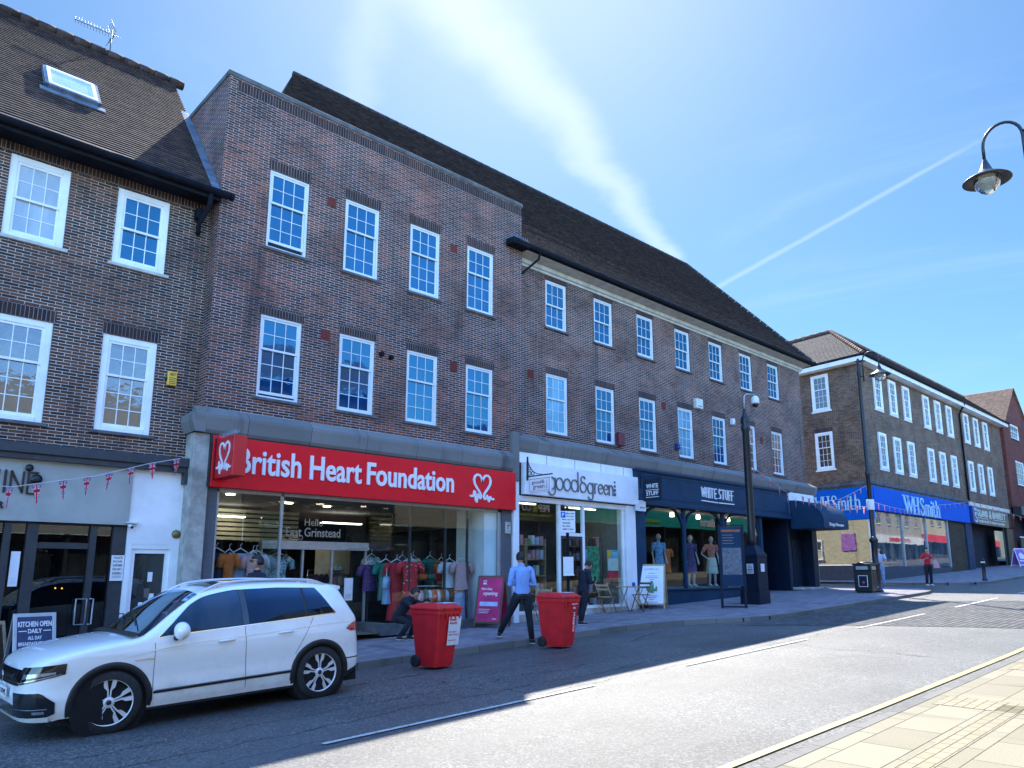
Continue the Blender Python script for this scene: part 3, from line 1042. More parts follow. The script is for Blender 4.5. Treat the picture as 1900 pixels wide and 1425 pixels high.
# stone cornice above the shop
x = MB()
prof = [(YB + .02, 2.60), (YB - .13, 2.60), (YB - .17, 2.66), (YB - .19, 2.80), (YB - .21, 2.90), (YB - .21, 2.96), (YB - .05, 3.10), (YB + .02, 3.12)]
x.prism(prof, 5.06, 13.22, axis='x')
x.prism([(5.06, 2.60), (5.25, 2.60), (5.25, 3.12), (5.08, 3.0), (4.99, 2.92), (4.99, 2.80)], YB - .19, YB + .4, axis='y')
x.box(13.22, 13.47, YB - .14, YB + .06, 2.35, 3.66, bev=.015)
x.build('cornice', 'stone_block', PB)
x = MB()
x.box(5.10, 5.42, YB - .07, YB + .35, gz(5), 2.60, bev=.01)
x.build('stone_pilaster', 'stone', PB)
for q in ((5.42, 5.63, 5.5), (12.95, 13.28, 13)):
    x = MB()
    x.box(q[0], q[1], YB - .02, YB + .3, gz(q[2]), 1.60)
    x.build('clad_pilaster', 'grey_cladding', PB)
x = MB()
x.box(13.04, 13.22, YB - .07, YB - .02, .98, 1.28, bev=.01)
x.box(13.10, 13.12, YB - .075, YB - .07, 1.1, 1.2, 1)
x.box(13.10, 13.17, YB - .075, YB - .07, 1.18, 1.2, 1)
x.build('meter_box', ['stone', 'black_paint'], PB)
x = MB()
x.box(5.30, 13.64, YB + .16, 17.0, 1.64, 9.2)  # hidden box added behind the facade to block sun from the back
x.build('light_blocker', 'interior_dark', PB)
# interior room
zf = -1.30
x = MB()
x.face([(5.6, YB, zf), (13.1, YB, zf), (13.1, 22, zf), (5.6, 22, zf)], 0)
x.face([(5.6, YB + .05, 1.60), (5.6, 22, 1.60), (13.1, 22, 1.60), (13.1, YB + .05, 1.60)], 1)
x.face([(5.6, 22, zf), (13.1, 22, zf), (13.1, 22, 1.6), (5.6, 22, 1.6)], 2)
x.face([(5.6, YB, zf), (5.6, 22, zf), (5.6, 22, 1.6), (5.6, YB, 1.6)], 3)
x.face([(13.1, YB, zf), (13.1, 22, zf), (13.1, 22, 1.6), (13.1, YB, 1.6)], 3)
x.box(12.45, 12.95, YB + .10, YB + 1.2, zf, 1.6, 4)
x.box(9.9, 12.5, 16.3, 16.4, zf, .95, 2)
x.box(13.06, 13.09, YB + 1.2, 21.9, zf, 1.2, 2)
x.build('shop_interior', ['interior_floor', 'interior_ceiling', 'interior_dark', 'interior_wall', 'white_paint'], PB)
x = MB()   # cream slatted wall band high up in the shop
for k in range(7):
    z0 = .78 + k * .112
    x.box(5.62, 9.3, 18.0, 18.03, z0, z0 + .075)
x.box(9.3, 11.7, 17.0, 17.05, -.1, .62, 0)
x.build('slat_wall', 'interior_cream', PB)
for k, (cu, cv) in enumerate(((7.85, 14.55), (8.75, 14.6), (9.9, 14.7), (8.1, 16.2), (9.2, 16.4), (6.3, 15.2))):
    x = MB()
    x.lathe([(.09, 0), (.09, -.02), (.001, -.021)], (cu, cv, 1.595), n=16)
    x.build('ceiling_spot', 'lamp_warm', PB)
for q in ((5.9, 6.5, 17.5), (6.9, 7.7, 17.6), (10, 11.2, 18)):
    x = MB()
    x.box(q[0], q[1], q[2], q[2] + .16, 1.30, 1.33)
    x.build('strip_light', 'lamp_tube', PB)
x = MB()   # glazing frames
for a in (5.63, 6.95):
    x.box(a, a + .05, YB + .02, YB + .08, zf, 1.58)
x.box(12.85, 12.95, YB + .02, YB + .08, zf, 1.58)
x.box(5.63, 12.95, YB + .02, YB + .09, 1.52, 1.60)
x.box(7.05, 9.66, 15.2, 15.34, .50, .68)
for a in (7.05, 8.0, 8.72, 9.60):
    x.box(a, a + .045, 15.24, 15.30, zf, .5)
x.box(9.06, 9.10, YB + .08, 15.2, .5, .54)
x.build('shopfront_frame', 'steel', PB)
x = MB()
x.box(9.66, 12.95, YB - .02, YB + .14, zf - .05, -1.10)
x.box(9.40, 9.662, YB - .02, 15.25, zf - .05, -1.102)
x.build('plinth', 'stone_dark', PB)
x = MB()
x.box(5.63, 6.97, YB - .02, YB + .14, zf - .3, -1.25)
x.build('plinth', 'stone_dark', PB)
x = MB()
x.box(5.66, 6.98, YB + .045, YB + .06, -1.25, 1.55)
x.box(9.70, 11.1, YB + .045, YB + .06, -1.10, 1.55)
x.box(11.11, 12.85, YB + .045, YB + .06, -1.10, 1.55)
x.box(6.985, 7.0, YB + .08, 15.2, zf, 1.55)
x.box(9.66, 9.675, YB + .08, 15.2, -1.1, 1.55)
x.box(7.02, 8.0, 15.265, 15.275, zf, .5)
x.box(8.75, 9.6, 15.265, 15.275, zf, .5)
x.box(7.02, 9.6, 15.265, 15.275, .68, 1.55)
x.build('shop_glass', 'shop_glass', PB)
x = MB()
for a in (10.35, 11.4, 12.1):
    x.box(a, a + .05, YB + .35, YB + .40, -1.1, 1.55)
x.build('display_post', 'dark_frame', PB)

# red sign
sg = thing('shop_sign', 'long red fascia sign with white words British Heart Foundation and a heart outline', 'sign', (9.35, YB, 2.1), world=True)
x = MB()
x.box(5.42, 13.3, YB - .17, YB - .02, 1.585, 2.56, bev=.006)
x.build('board', 'red_sign', sg)
x = MB()
x.box(5.38, 13.32, YB - .12, YB - .0, 2.562, 2.598)
x.box(5.385, 5.418, YB - .16, YB - .02, 1.585, 2.56)
x.build('edge_trim', 'black_paint', sg)
x = MB()
F = YB - .205
x.text('British Heart', 5.90, 1.88, 2.76, .50, F, YB - .172, bold=.018)
x.text('Foundation', 8.80, 1.88, 2.42, .50, F, YB - .172, bold=.018)
x.build('lettering', 'letter_white', sg)


def heart(mb, cx, cz, s, y0, y1, w):
    pts = []
    for k in range(25):
        t = pi * .0 + 2 * pi * k / 24
        t = pi + (k / 24 - .5) * 2 * pi * .93 * 1.0
    # right and left lobes meeting in an open point at the bottom
    R = [(0, .20), (.04, .32), (.13, .42), (.25, .44), (.36, .37), (.40, .25), (.37, .11), (.28, -.03), (.16, -.16), (.08, -.27), (.06, -.36), (.10, -.43), (.16, -.42), (.19, -.36), (.22, -.30), (.26, -.36), (.28, -.46), (.32, -.50), (.35, -.40), (.38, -.34), (.41, -.38), (.44, -.41), (.54, -.41)]
    L = [(0, .20), (-.04, .32), (-.13, .42), (-.25, .44), (-.36, .37), (-.40, .25), (-.37, .11), (-.28, -.03), (-.16, -.16), (-.08, -.27), (-.06, -.37), (-.10, -.42), (-.14, -.40), (-.18, -.30), (-.21, -.28), (-.24, -.42), (-.27, -.55), (-.31, -.50), (-.34, -.22), (-.38, -.18), (-.41, -.34), (-.45, -.36), (-.55, -.36)]
    for P in (R, L):
        mb.stroke([(cx + a * s, cz + b * s) for a, b in P], w, y0, y1)


x = MB()
heart(x, 12.13, 2.09, .68, F, YB - .172, .052)
x.build('heart_outline', 'letter_white', sg)
# projecting box sign
sg = thing('projecting_sign', 'square red box sign with white heart outline standing out from the red fascia', 'sign', (5.75, YB - .17, 2.3), world=True)
x = MB()
px0, px1 = 5.47, 5.72
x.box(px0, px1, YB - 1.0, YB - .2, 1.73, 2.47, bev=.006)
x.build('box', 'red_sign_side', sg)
x = MB()
x.box(px0 + .03, px1 - .03, YB - .2, YB - .165, 1.9, 1.96)
x.box(px0 + .03, px1 - .03, YB - .2, YB - .165, 2.38, 2.43)
x.box(px0 - .012, px0 + .02, YB - .198, YB - .175, 1.70, 2.50)
x.build('bracket', 'black_paint', sg)
x = MB(lambda p: Vector((p.y, YB - .61 - p.x, p.z)))
heart(x, 0, 2.12, .56, px0 - .012, px0 + .002, .045)
x.build('heart_outline', 'letter_white', sg)
x = MB()
for k in range(16):
    yy = YB - 1.0 + k * .05
    for s_ in (-1, 1):
        x.tube([(px0 + .06, yy, 2.47), (px0 + .06 + s_ * .04, yy, 2.58)], .0025, n=4)
x.build('bird_spikes', 'steel', sg)
plain('letter_dim', (.30, .33, .34), .6)
x = MB()
x.text('Hello', 8.03, 1.02, .45, .16, 15.255, 15.262, bold=.01)
x.text('East Grinstead', 7.60, .78, 1.33, .20, 15.255, 15.262, bold=.01)
x.build('glass_lettering', 'letter_dim', PB)

# ---------------------------------------------------------------- middle building with tiled roof
YV = 14.45
VX = [14.89, 17.05, 19.22, 21.39, 23.56, 25.73, 27.92]
MBD = thing('brick_building', 'long brown brick building with steep tiled hipped roof and seven windows on each upper floor', 'building', (22, YV, gz(22)), world=True)
x = MB()
holes = [(a, a + .9, 7.02, 8.478) for a in VX] + [(a, a + .9, 3.88, 5.635) for a in VX]
wall(x, 13.69, 30.75, 3.2, 9.0, YV, holes)
x.face([(30.75, YV, -1), (30.75, 22, -1), (30.75, 22, 9), (30.75, YV, 9)])
x.face([(13.69, YB - .0, 2.9), (13.69, YV, 2.9), (13.69, YV, 3.3), (13.69, YB, 3.3)])
x.build('wall', 'brick_mid', MBD)
for i, a in enumerate(VX):
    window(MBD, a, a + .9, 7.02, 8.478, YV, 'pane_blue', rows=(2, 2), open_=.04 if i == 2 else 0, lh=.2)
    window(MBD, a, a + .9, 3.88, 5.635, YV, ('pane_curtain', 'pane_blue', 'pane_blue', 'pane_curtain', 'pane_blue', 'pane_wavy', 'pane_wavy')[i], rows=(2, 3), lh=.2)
EY, EZ, RY, RZ = 13.98, 9.02, 17.72, 13.62
x = MB()
roofslope(x, (13.72, EY, EZ), (31.05, EY, EZ), (27.3, RY, RZ), (13.72, RY, RZ), lift=.029)
# continues behind the parapet of the block
t = .42
yb, zb = EY + (RY - EY) * t, EZ + (RZ - EZ) * t
roofslope(x, (6.9, yb, zb), (13.72, yb, zb), (13.72, RY, RZ), (8.27, RY, RZ), lift=.032)
x.face([(31.05, EY, EZ), (31.05, 21.5, EZ), (27.3, RY, RZ)])
x.face([(27.3, RY, RZ), (31.05, 21.5, EZ), (6.9, 21.5, EZ), (8.27, RY, RZ)])
x.face([(6.9, yb, zb), (8.27, RY, RZ), (6.9, 21.5, EZ)])
rf = x.build('roof', 'tile_mid', MBD)
x = MB()
for k in range(55):
    a = 8.27 + k * .346
    x.tube([(a, RY, RZ + .0), (a + .336, RY, RZ + .01)], .085, n=10)
H0, H1 = Vector((27.3, RY, RZ + .03)), Vector((31.05, EY, EZ + .05))
nH = 20
for k in range(nH):
    p, q = H0.lerp(H1, k / nH), H0.lerp(H1, (k + .95) / nH)
    x.tube([p, q], .08, n=8)
x.build('ridge_tiles', 'tile_mid', rf)
x = MB()
x.box(13.2, 31.1, EY + .0, EY + .03, EZ - .15, EZ - .01)
gutter(x, (13.12, EY - .07, EZ - .06), (31.12, EY - .07, EZ - .06), .08)
x.box(13.05, 13.7, EY - .13, YB - .02, EZ - .16, EZ + .02, bev=.02)
x.build('gutter', 'black_gutter', MBD)
x = MB()
for k in range(8):
    x.prism([(13.02 + k * .085, EZ + .02), (13.10 + k * .085, EZ + .02), (13.06 + k * .085, EZ + .15)], EY - .05, EY - .03)
x.build('flashing', 'lead', MBD)
x = MB()
x.prism([(EY + .03, EZ - .12), (EY + .03, EZ - .16), (YV + .0, EZ - .20), (YV, EZ - .16)], 13.72, 31.0, axis='x')
x.box(13.72, 30.9, YV - .10, YV, EZ - .34, EZ - .20, bev=.02)
x.box(13.72, 30.85, YV - .05, YV, EZ - .42, EZ - .34, bev=.01)
x.build('soffit', 'soffit_white', MBD)
x = MB()
x.tube([(14.15, EY - .05, EZ - .1), (14.15, EY, EZ - .3), (13.80, YV - .07, EZ - .75), (13.76, YV - .07, EZ - 1.1), (13.76, YV - .07, 3.65)], .035, n=8)
x.build('downpipe', 'black_gutter', MBD)
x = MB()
x.box(13.75, 30.65, YV + .16, 21.2, 2.12, 8.7)  # added unseen volume that keeps sunlight from leaking round the fascia
x.build('light_blocker', 'interior_dark', MBD)
x = MB()
prof = [(YV, 3.17), (YB - .03, 3.17), (YB - .08, 3.26), (YB - .12, 3.40), (YB - .14, 3.46), (YB - .14, 3.52), (YV - .03, 3.72), (YV, 3.72)]
x.prism(prof, 13.47, 30.85, axis='x')
x.build('cornice', 'stone_block', MBD)
for (a, zz) in ((14.15, 4.0 + 1.35), (20.45, 5.4), (26.95, 5.0)):
    y = MB()
    y.box(a, a + .24, YV - .006, YV + .01, zz, zz + .26)
    y.build('air_brick', 'terracotta', MBD)
def each(name, mat, root, boxes, tf=None, bev=0.0):
    r = []
    for b in boxes:
        y = MB(tf)
        y.box(*b, bev=bev)
        r.append(y.build(name, mat, root))
    return r


def lathes(name, mat, root, prof, centres, **k):
    for c in centres:
        y = MB()
        y.lathe(prof, c, **k)
        y.build(name, mat, root)


def room(root, x0, x1, y0, y1, z0, z1, mats, name='shop_interior'):
    x = MB()
    x.face([(x0, y0, z0), (x1, y0, z0), (x1, y1, z0), (x0, y1, z0)], 0)
    x.face([(x0, y0, z1), (x0, y1, z1), (x1, y1, z1), (x1, y0, z1)], 1)
    x.face([(x0, y1, z0), (x1, y1, z0), (x1, y1, z1), (x0, y1, z1)], 2)
    x.face([(x0, y0, z0), (x0, y1, z0), (x0, y1, z1), (x0, y0, z1)], 3)
    x.face([(x1, y0, z0), (x1, y1, z0), (x1, y1, z1), (x1, y0, z1)][::-1], 3)
    x.build(name, mats, root)


# ---------------------------------------------------------------- white shopfront
zb = -1.16
each('white_pilaster', 'white_board', MBD, [(13.30, 13.50, YB - .09, YB + .3, gz(13.3), 3.17), (17.98, 18.40, YB - .10, YB + .3, gz(18), 2.0)], bev=.01)
room(MBD, 13.5, 18.0, YB, 21.5, zb, 1.95, ['interior_floor', 'interior_ceiling', 'interior_wall', 'interior_wall'])
x = MB()
x.box(13.62, 17.9, 15.75, 15.8, zb, 1.5)  # added dark sheet behind the shelves, so reflections show in the glass
x.build('dark_backdrop', 'interior_dark', MBD)
x = MB()
x.box(13.5, 13.62, YB + .1, YB + 1.4, zb + .1, 1.3)  # cream panel along the left wall
x.build('cream_side_wall', 'interior_cream', MBD)
x = MB()
x.box(13.5, 18.42, YB - .02, YB + .04, 2.88, 3.165)
for a in (14.6, 15.75, 16.9, 17.95):
    x.box(a, a + .012, YB - .024, YB - .01, 2.88, 3.16, 1)
x.build('fascia_panels', ['white_paint', 'line_dark'], MBD)
x = MB()
x.box(13.5, 17.98, YB - .03, YB + .1, 1.86, 2.0)
for a, z0 in ((15.06, zb), (16.06, zb), (17.86, zb)):
    x.box(a, a + .09, YB - .01, YB + .08, z0, 1.86)
x.box(13.5, 17.98, YB - .012, YB + .078, .98, 1.06, skip='') if False else x.box(15.15, 16.06, YB - .012, YB + .078, 1.0, 1.09)
x.box(13.5, 15.06, YB - .03, YB + .08, zb + .1, zb + .18)
x.box(16.15, 17.98, YB - .03, YB + .08, zb + .18, zb + .26)
x.build('shopfront_frame', 'white_paint', MBD)
x = MB()
x.box(13.5, 15.06, YB - .02, YB + .1, zb - .25, zb + .1)
x.build('plinth', 'stone', MBD)
x = MB()
x.box(16.15, 17.98, YB - .02, YB + .1, zb - .15, zb + .18)
x.build('plinth', 'stone', MBD)
x = MB()
x.box(13.5, 15.06, YB + .03, YB + .042, zb + .18, 1.86)
x.box(16.15, 17.86, YB + .03, YB + .042, zb + .26, 1.86)
x.box(15.15, 16.06, YB + .03, YB + .042, 1.09, 1.86)
x.build('shop_glass', 'shop_glass', MBD)
x = MB()
x.box(15.15, 15.22, YB + .01, YB + .06, zb, 1.0)
x.box(15.99, 16.06, YB + .01, YB + .06, zb, 1.0)
x.box(15.22, 15.99, YB + .01, YB + .06, .92, 1.0)
x.box(15.22, 15.99, YB + .01, YB + .06, zb, zb + .2)
d = x.build('door', 'dark_frame', MBD)
x = MB()
x.box(15.22, 15.99, YB + .03, YB + .04, zb + .2, .92)
x.build('pane', 'shop_glass_dark', d)
# sign
sg = thing('shop_sign', 'white fascia sign with thin grey letters good&green and a column of dots', 'sign', (16, YB, 2.4), world=True)
x = MB()
x.box(13.62, 18.44, YB - .20, YB - .02, 2.03, 2.875, bev=.004)
for a in (15.0, 17.2):
    x.box(a, a + .006, YB - .202, YB - .198, 2.04, 2.87)
x.build('board', 'white_board', sg)
x = MB(lambda p: Vector((14.46 + (p.x - 14.75) * .875, p.y, p.z - .03)))
F0, F1, wd = YB - .235, YB - .205, .032


def arc(cx, cz, rx, rz, a0, a1, n=16):
    return [(cx + rx * cos(radians(a0 + (a1 - a0) * k / n)), cz + rz * sin(radians(a0 + (a1 - a0) * k / n))) for k in range(n + 1)]


bz, rx_, rz2 = 2.42, .155, .165
for cx in (14.90, 15.26, 15.61, 15.96):
    x.stroke(arc(cx, bz, rx_, rz2, 0, 360), wd, F0, F1, round_=False)
x.stroke([(15.06, 2.57), (15.06, 2.26)] + arc(14.91, 2.22, .15, .12, 0, -160, 8), wd, F0, F1)
x.stroke([(16.12, 2.80), (16.12, 2.27)], wd, F0, F1)
x.stroke(arc(16.37, 2.62, .10, .09, 20, 290, 12) + arc(16.37, 2.40, .15, .14, 100, 420, 14), wd, F0, F1)
x.stroke(arc(16.72, bz - .02, .13, .15, 0, 360), wd, F0, F1, round_=False)
x.stroke([(16.85, 2.55), (16.85, 2.22)] + arc(16.73, 2.18, .12, .11, 0, -160, 8), wd, F0, F1)
x.stroke([(16.95, 2.26), (16.95, 2.55)], wd, F0, F1)
x.stroke(arc(17.03, 2.45, .08, .10, 180, 70, 5), wd, F0, F1)
for cx in (17.24, 17.52):
    x.stroke([(cx - .11, 2.41)] + arc(cx, 2.41, .115, .14, 10, 320, 16), wd, F0, F1)
x.stroke([(17.68, 2.26), (17.68, 2.55)], wd, F0, F1)
x.stroke(arc(17.78, 2.43, .095, .12, 180, 0, 8) + [(17.875, 2.26)], wd, F0, F1)
for k, r in enumerate((.05, .045, .038, .03)):
    x.lathe([(.001, F0 - YB), (r, F0 - YB + .002), (r, F1 - YB)], (17.98, YB, 2.30 + k * .12), axis='y', n=14)
x.build('lettering', 'letter_grey', sg)
sg = thing('hanging_sign', 'small white hanging board on a black curved iron bracket over the white fascia', 'sign', (13.9, YB - .2, 2.5), world=True)
T = lambda p: Vector((13.66 + p.y, YB - .22 - p.x, p.z - .04))
x = MB(T)
x.box(-.0, .03, -.02, .02, 2.42, 3.05)
x.box(-.02, .92, -.012, .012, 2.50, 2.53)
x.stroke(arc(.55, 3.0, .52, .46, 180, 268, 10), .018, -.008, .008)
for cx, cz, r in ((.09, 2.60, .055), (.21, 2.59, .05), (.09, 2.73, .045)):
    x.stroke(arc(cx, cz, r, r, 0, 360, 12), .012, -.008, .008, round_=False)
x.build('bracket', 'iron_black', sg)
x = MB(T)
x.box(.10, .86, -.025, .025, 2.08, 2.46, bev=.006)
x.build('board', 'white_board', sg)
x = MB(T)
x.stroke([(.12, 2.12), (.84, 2.12), (.84, 2.43), (.12, 2.43), (.12, 2.12)], .008, -.03, -.026)
x.text('good&', .20, 2.27, .46, .12, -.031, -.026)
x.text('green', .24, 2.14, .42, .11, -.031, -.026)
for k in range(4):
    x.lathe([(.001, -.031), (.02 - k * .003, -.03), (.02 - k * .003, -.026)], (.74, 0, 2.18 + k * .06), axis='y', n=8)
x.build('lettering', 'letter_grey', sg)

# ---------------------------------------------------------------- navy clothes shop
zb = -.90
x = MB()
x.box(18.42, 28.18, YB - .16, YB + .1, 2.20, 3.10)
x.box(18.40, 28.20, YB - .22, YB + .1, 3.10, 3.168)
x.box(18.40, 28.20, YB - .24, YB + .1, 2.06, 2.20, bev=.015)
x.prism([(18.75, 2.30), (28.0, 2.30), (28.0, 2.34), (18.75, 2.34)], YB - .175, YB - .16)
x.prism([(18.75, 2.98), (28.0, 2.98), (28.0, 3.02), (18.75, 3.02)], YB - .175, YB - .16)
x.build('navy_fascia', 'navy_paint', MBD)
each('navy_pilaster', 'navy_paint', MBD, [(18.42, 18.86, YB - .12, YB + .2, gz(18), 2.06), (26.0, 26.16, YB - .06, YB + .1, gz(26), 2.06)], bev=.008)
x = MB()
x.box(18.86, 26.0, YB - .06, YB + .12, gz(18), -.56, bev=.01)
x.box(18.86, 26.0, YB - .11, YB + .12, -.56, -.50, bev=.01)
x.build('stallriser', 'navy_paint', MBD)
for a in (21.10, 23.50):
    x = MB()
    x.box(a - .06, a + .06, YB - .04, YB + .06, -.5, 2.06, bev=.01)
    for sgn in (-1, 1):
        x.stroke([(a + sgn * (.05 + .62 * (1 - cos(q * pi / 16))), 1.30 + .72 * sin(q * pi / 16)) for q in range(9)], .05, YB - .03, YB + .03, round_=False)
    x.build('mullion', 'navy_paint', MBD)
for a, sgn in ((18.86, 1), (26.0, -1)):
    x = MB()
    x.stroke([(a + sgn * (.02 + .62 * (1 - cos(q * pi / 16))), 1.30 + .72 * sin(q * pi / 16)) for q in range(9)], .05, YB - .03, YB + .03, round_=False)
    x.build('corner_bracket', 'navy_paint', MBD)
x = MB()
x.box(18.86, 26.0, YB + .02, YB + .032, -.5, 2.06)
x.build('shop_glass', 'shop_glass', MBD)
room(MBD, 18.5, 26.1, YB + .1, 21, -.9, 2.05, ['interior_floor', 'interior_dark', 'interior_dark', 'interior_dark'])
x = MB()
x.box(18.86, 26.0, YB + .12, YB + 1.6, -.9, -.48)
x.build('window_bed', 'interior_wall', MBD)
# dark recessed entrance
x = MB()
x.box(26.16, 28.2, YB + 1.1, YB + 1.16, gz(26), 2.06)
x.box(28.12, 28.24, YB - .06, YB + 1.1, gz(28), 2.06)
x.build('entrance_lobby', 'navy_dark', MBD)
sg = thing('shop_sign', 'white hand-drawn words WHITE STUFF underlined on the navy fascia', 'sign', (23.3, YB - .2, 2.6), world=True)
x = MB()
F0, F1, w = YB - .20, YB - .162, .036
bx0, z0, z1 = 21.97, 2.52, 2.88
S_ = lambda pts: x.stroke([(bx0 + a * .92, z0 + b) for a, b in pts], w, F0, F1)
S_([(0, .33), (.05, .02), (.11, .28), (.17, .02), (.22, .34)])
S_([(.30, .33), (.29, .01)]); S_([(.44, .34), (.43, .0)]); S_([(.30, .17), (.44, .18)])
S_([(.54, .33), (.53, .0)])
S_([(.60, .33), (.78, .32)]); S_([(.69, .33), (.68, .0)])
S_([(.86, .33), (.86, .0), (1.0, .0)]); S_([(.86, .33), (1.0, .33)]); S_([(.86, .17), (.97, .17)])
S_([(1.32, .30), (1.22, .34), (1.17, .26), (1.21, .18), (1.29, .13), (1.27, .03), (1.16, .02)])
S_([(1.38, .33), (1.56, .32)]); S_([(1.47, .33), (1.46, .0)])
S_([(1.62, .33), (1.63, .06), (1.70, .0), (1.77, .06), (1.77, .34)])
S_([(1.86, .33), (1.86, -.01)]); S_([(1.86, .33), (1.98, .33)]); S_([(1.86, .17), (1.96, .17)])
S_([(2.05, .33), (2.05, -.01)]); S_([(2.05, .33), (2.18, .33)]); S_([(2.05, .17), (2.15, .17)])
S_([(-.02, -.12), (1.03, -.14)]); S_([(1.14, -.14), (2.2, -.13)])
x.build('lettering', 'letter_white', sg)
sg = thing('hanging_sign', 'small square navy hanging sign reading WHITE STUFF on a scrolled bracket', 'sign', (18.9, YB - .2, 2.6), world=True)
T = lambda p: Vector((18.55 + p.y, YB - .2 - p.x, p.z))
x = MB(T)
x.box(0, .03, -.015, .015, 2.55, 3.02)
x.box(0, .86, -.012, .012, 2.86, 2.89)
x.stroke(arc(.0, 2.86, .5, .16, 90, 0, 8), .02, -.01, .01)
x.build('bracket', 'navy_dark', sg)
x = MB(T)
x.box(.12, .80, -.025, .025, 2.14, 2.82, bev=.004)
x.build('board', 'navy_dark', sg)
x = MB(T)
x.text('WHITE', .24, 2.52, .44, .13, -.032, -.026, bold=.01)
x.text('STUFF', .24, 2.30, .44, .13, -.032, -.026, bold=.01)
x.box(.22, .70, -.032, -.026, 2.46, 2.475)
x.box(.22, .70, -.032, -.026, 2.24, 2.255)
x.build('lettering', 'letter_white', sg)
sg = thing('alarm_box', 'white burglar alarm box above the left end of the navy shop window', 'alarm box', (18.62, YB - .12, 1.9), world=True)
x = MB()
x.prism([(18.30, 1.84), (18.66, 1.84), (18.66, 2.12), (18.60, 2.17), (18.36, 2.17), (18.30, 2.12)], YB - .30, YB - .25)
x.box(18.31, 18.65, YB - .25, YB - .125, 1.85, 2.15, bev=.02)
x.build('case', 'plastic_white', sg)
x = MB()
x.text('INCON', 18.38, 1.92, .2, .05, YB - .305, YB - .301, bold=.01)
x.build('lettering', 'blue_sign', sg)

# ---------------------------------------------------------------- doorway with barrel canopy
x = MB()
x.box(28.24, 30.62, YB - .05, YB + .2, 2.30, 3.168)
x.build('white_panel', 'white_paint', MBD)
x = MB()
x.box(28.24, 30.2, YB + .45, YB + .5, gz(28), 2.30)
x.box(30.2, 30.62, YB - .06, YB + .4, gz(30), 2.6, bev=.01)
x.build('door_surround', 'navy_dark', MBD)
x = MB()
x.box(28.40, 29.25, YB + .38, YB + .44, gz(28) + .03, 1.35)
d = x.build('door', 'navy_paint', MBD)
x = MB()
x.box(28.52, 28.80, YB + .372, YB + .38, -.2, 1.1)
x.build('pane', 'pane_far', d)
x = MB()
x.box(29.3, 30.15, YB + .38, YB + .44, gz(28) + .03, 1.35)
x.build('door', 'navy_dark', MBD)
x = MB()
x.box(28.3, 30.3, YB - .35, YB + .4, gz(29), gz(29) + .09, bev=.01)
x.build('door_step', 'stone', MBD)
cn = thing('canopy', 'dark blue barrel canopy over the Stag House doorway', 'canopy', (29.2, YB, 2.2), world=True)
x = MB()
cx0, cx1 = 28.42, 30.62
P = []
for k in range(13):
    a = pi / 2 * k / 12
    P.append((YB - .06 - 1.35 * sin(a), 1.98 + .85 * cos(a)))
prof = P + [(YB - 1.41, 1.70), (YB - .06, 1.70)]
for (a, b), (c, d_) in zip(prof, prof[1:-1] + [prof[-1]]):
    x.face([(cx0, a, b), (cx1, a, b), (cx1, c, d_), (cx0, c, d_)][::-1])
x.prism(prof, cx0 - .01, cx0, axis='x')
x.prism(prof, cx1, cx1 + .01, axis='x')
x.build('cover', 'navy_paint', cn)
x = MB()
x.text('Stag House', 28.85, 1.76, 1.3, .16, YB - 1.425, YB - 1.412, bold=.01)
x.build('lettering', 'letter_white', cn)
# side wall of the block along the side road
x = MB()
x.face([(30.76, YB, -.9), (30.76, 34, -.9), (30.76, 34, 3.6), (30.76, YB, 3.6)])
x.face([(30.4, YB + .0, 2.6), (30.76, YB, 2.6), (30.76, YB, -.9), (30.4, YB, -.9)][::-1])
x.build('side_wall', 'brick_cream', MBD)
T = lambda p: Vector((30.76 - p.y, p.x, p.z))
window(MBD, 17.2, 18.2, .7, 1.9, 0, 'pane_dark', rows=(1, 1), cols=2, tf=T, lint=None, frame='white_paint', proud=.08)
window(MBD, 21.5, 22.5, .7, 1.9, 0, 'pane_dark', rows=(1, 1), cols=2, tf=T, lint=None, frame='white_paint', proud=.08)
x = MB(T)
x.box(19.3, 20.2, -.05, .0, 1.25, 2.2)
x.build('notice_board', 'purple_poster', MBD)

# ---------------------------------------------------------------- corner building (newsagent)
YW = 14.2
WX = [38.30, 40.25, 42.2, 45.25, 47.2, 49.2, 52.42, 54.45, 56.5]
WB = thing('brick_building', 'dark brick corner building with white sash windows and hipped roof above the blue sign', 'building', (44, YW, gz(44)), world=True)
dS = Vector((.115, .993, 0))
CR = Vector((36.6, YW, 0))
TS = lambda p: CR - dS * p.x + Vector((.993, -.115, 0)) * p.y + Vector((0, 0, p.z))
x = MB()
holes = [(a, a + .95, 8.1, 9.95) for a in WX] + [(a, a + .95, 5.06, 6.90) for a in WX]
wall(x, 36.6, 60.7, 4.2, 10.3, YW, holes)
x.face([(60.7, YW, -1), (60.7, 20, -1), (60.7, 20, 10.3), (60.7, YW, 10.3)])
x.build('wall', 'brick_whs', WB)
x = MB(TS)
hs = [(-2.55, -1.6, 8.08, 9.95), (-2.55, -1.6, 5.08, 6.96), (-7.0, -6.05, 8.08, 9.95), (-7.0, -6.05, 5.08, 6.96)]
wall(x, -22, 0, 4.2, 10.3, 0, hs)
x.face([(-22, 0, -.6), (-3.4, 0, -.6), (-3.4, 0, 4.2), (-22, 0, 4.2)])
x.build('side_wall', 'brick_whs', WB)
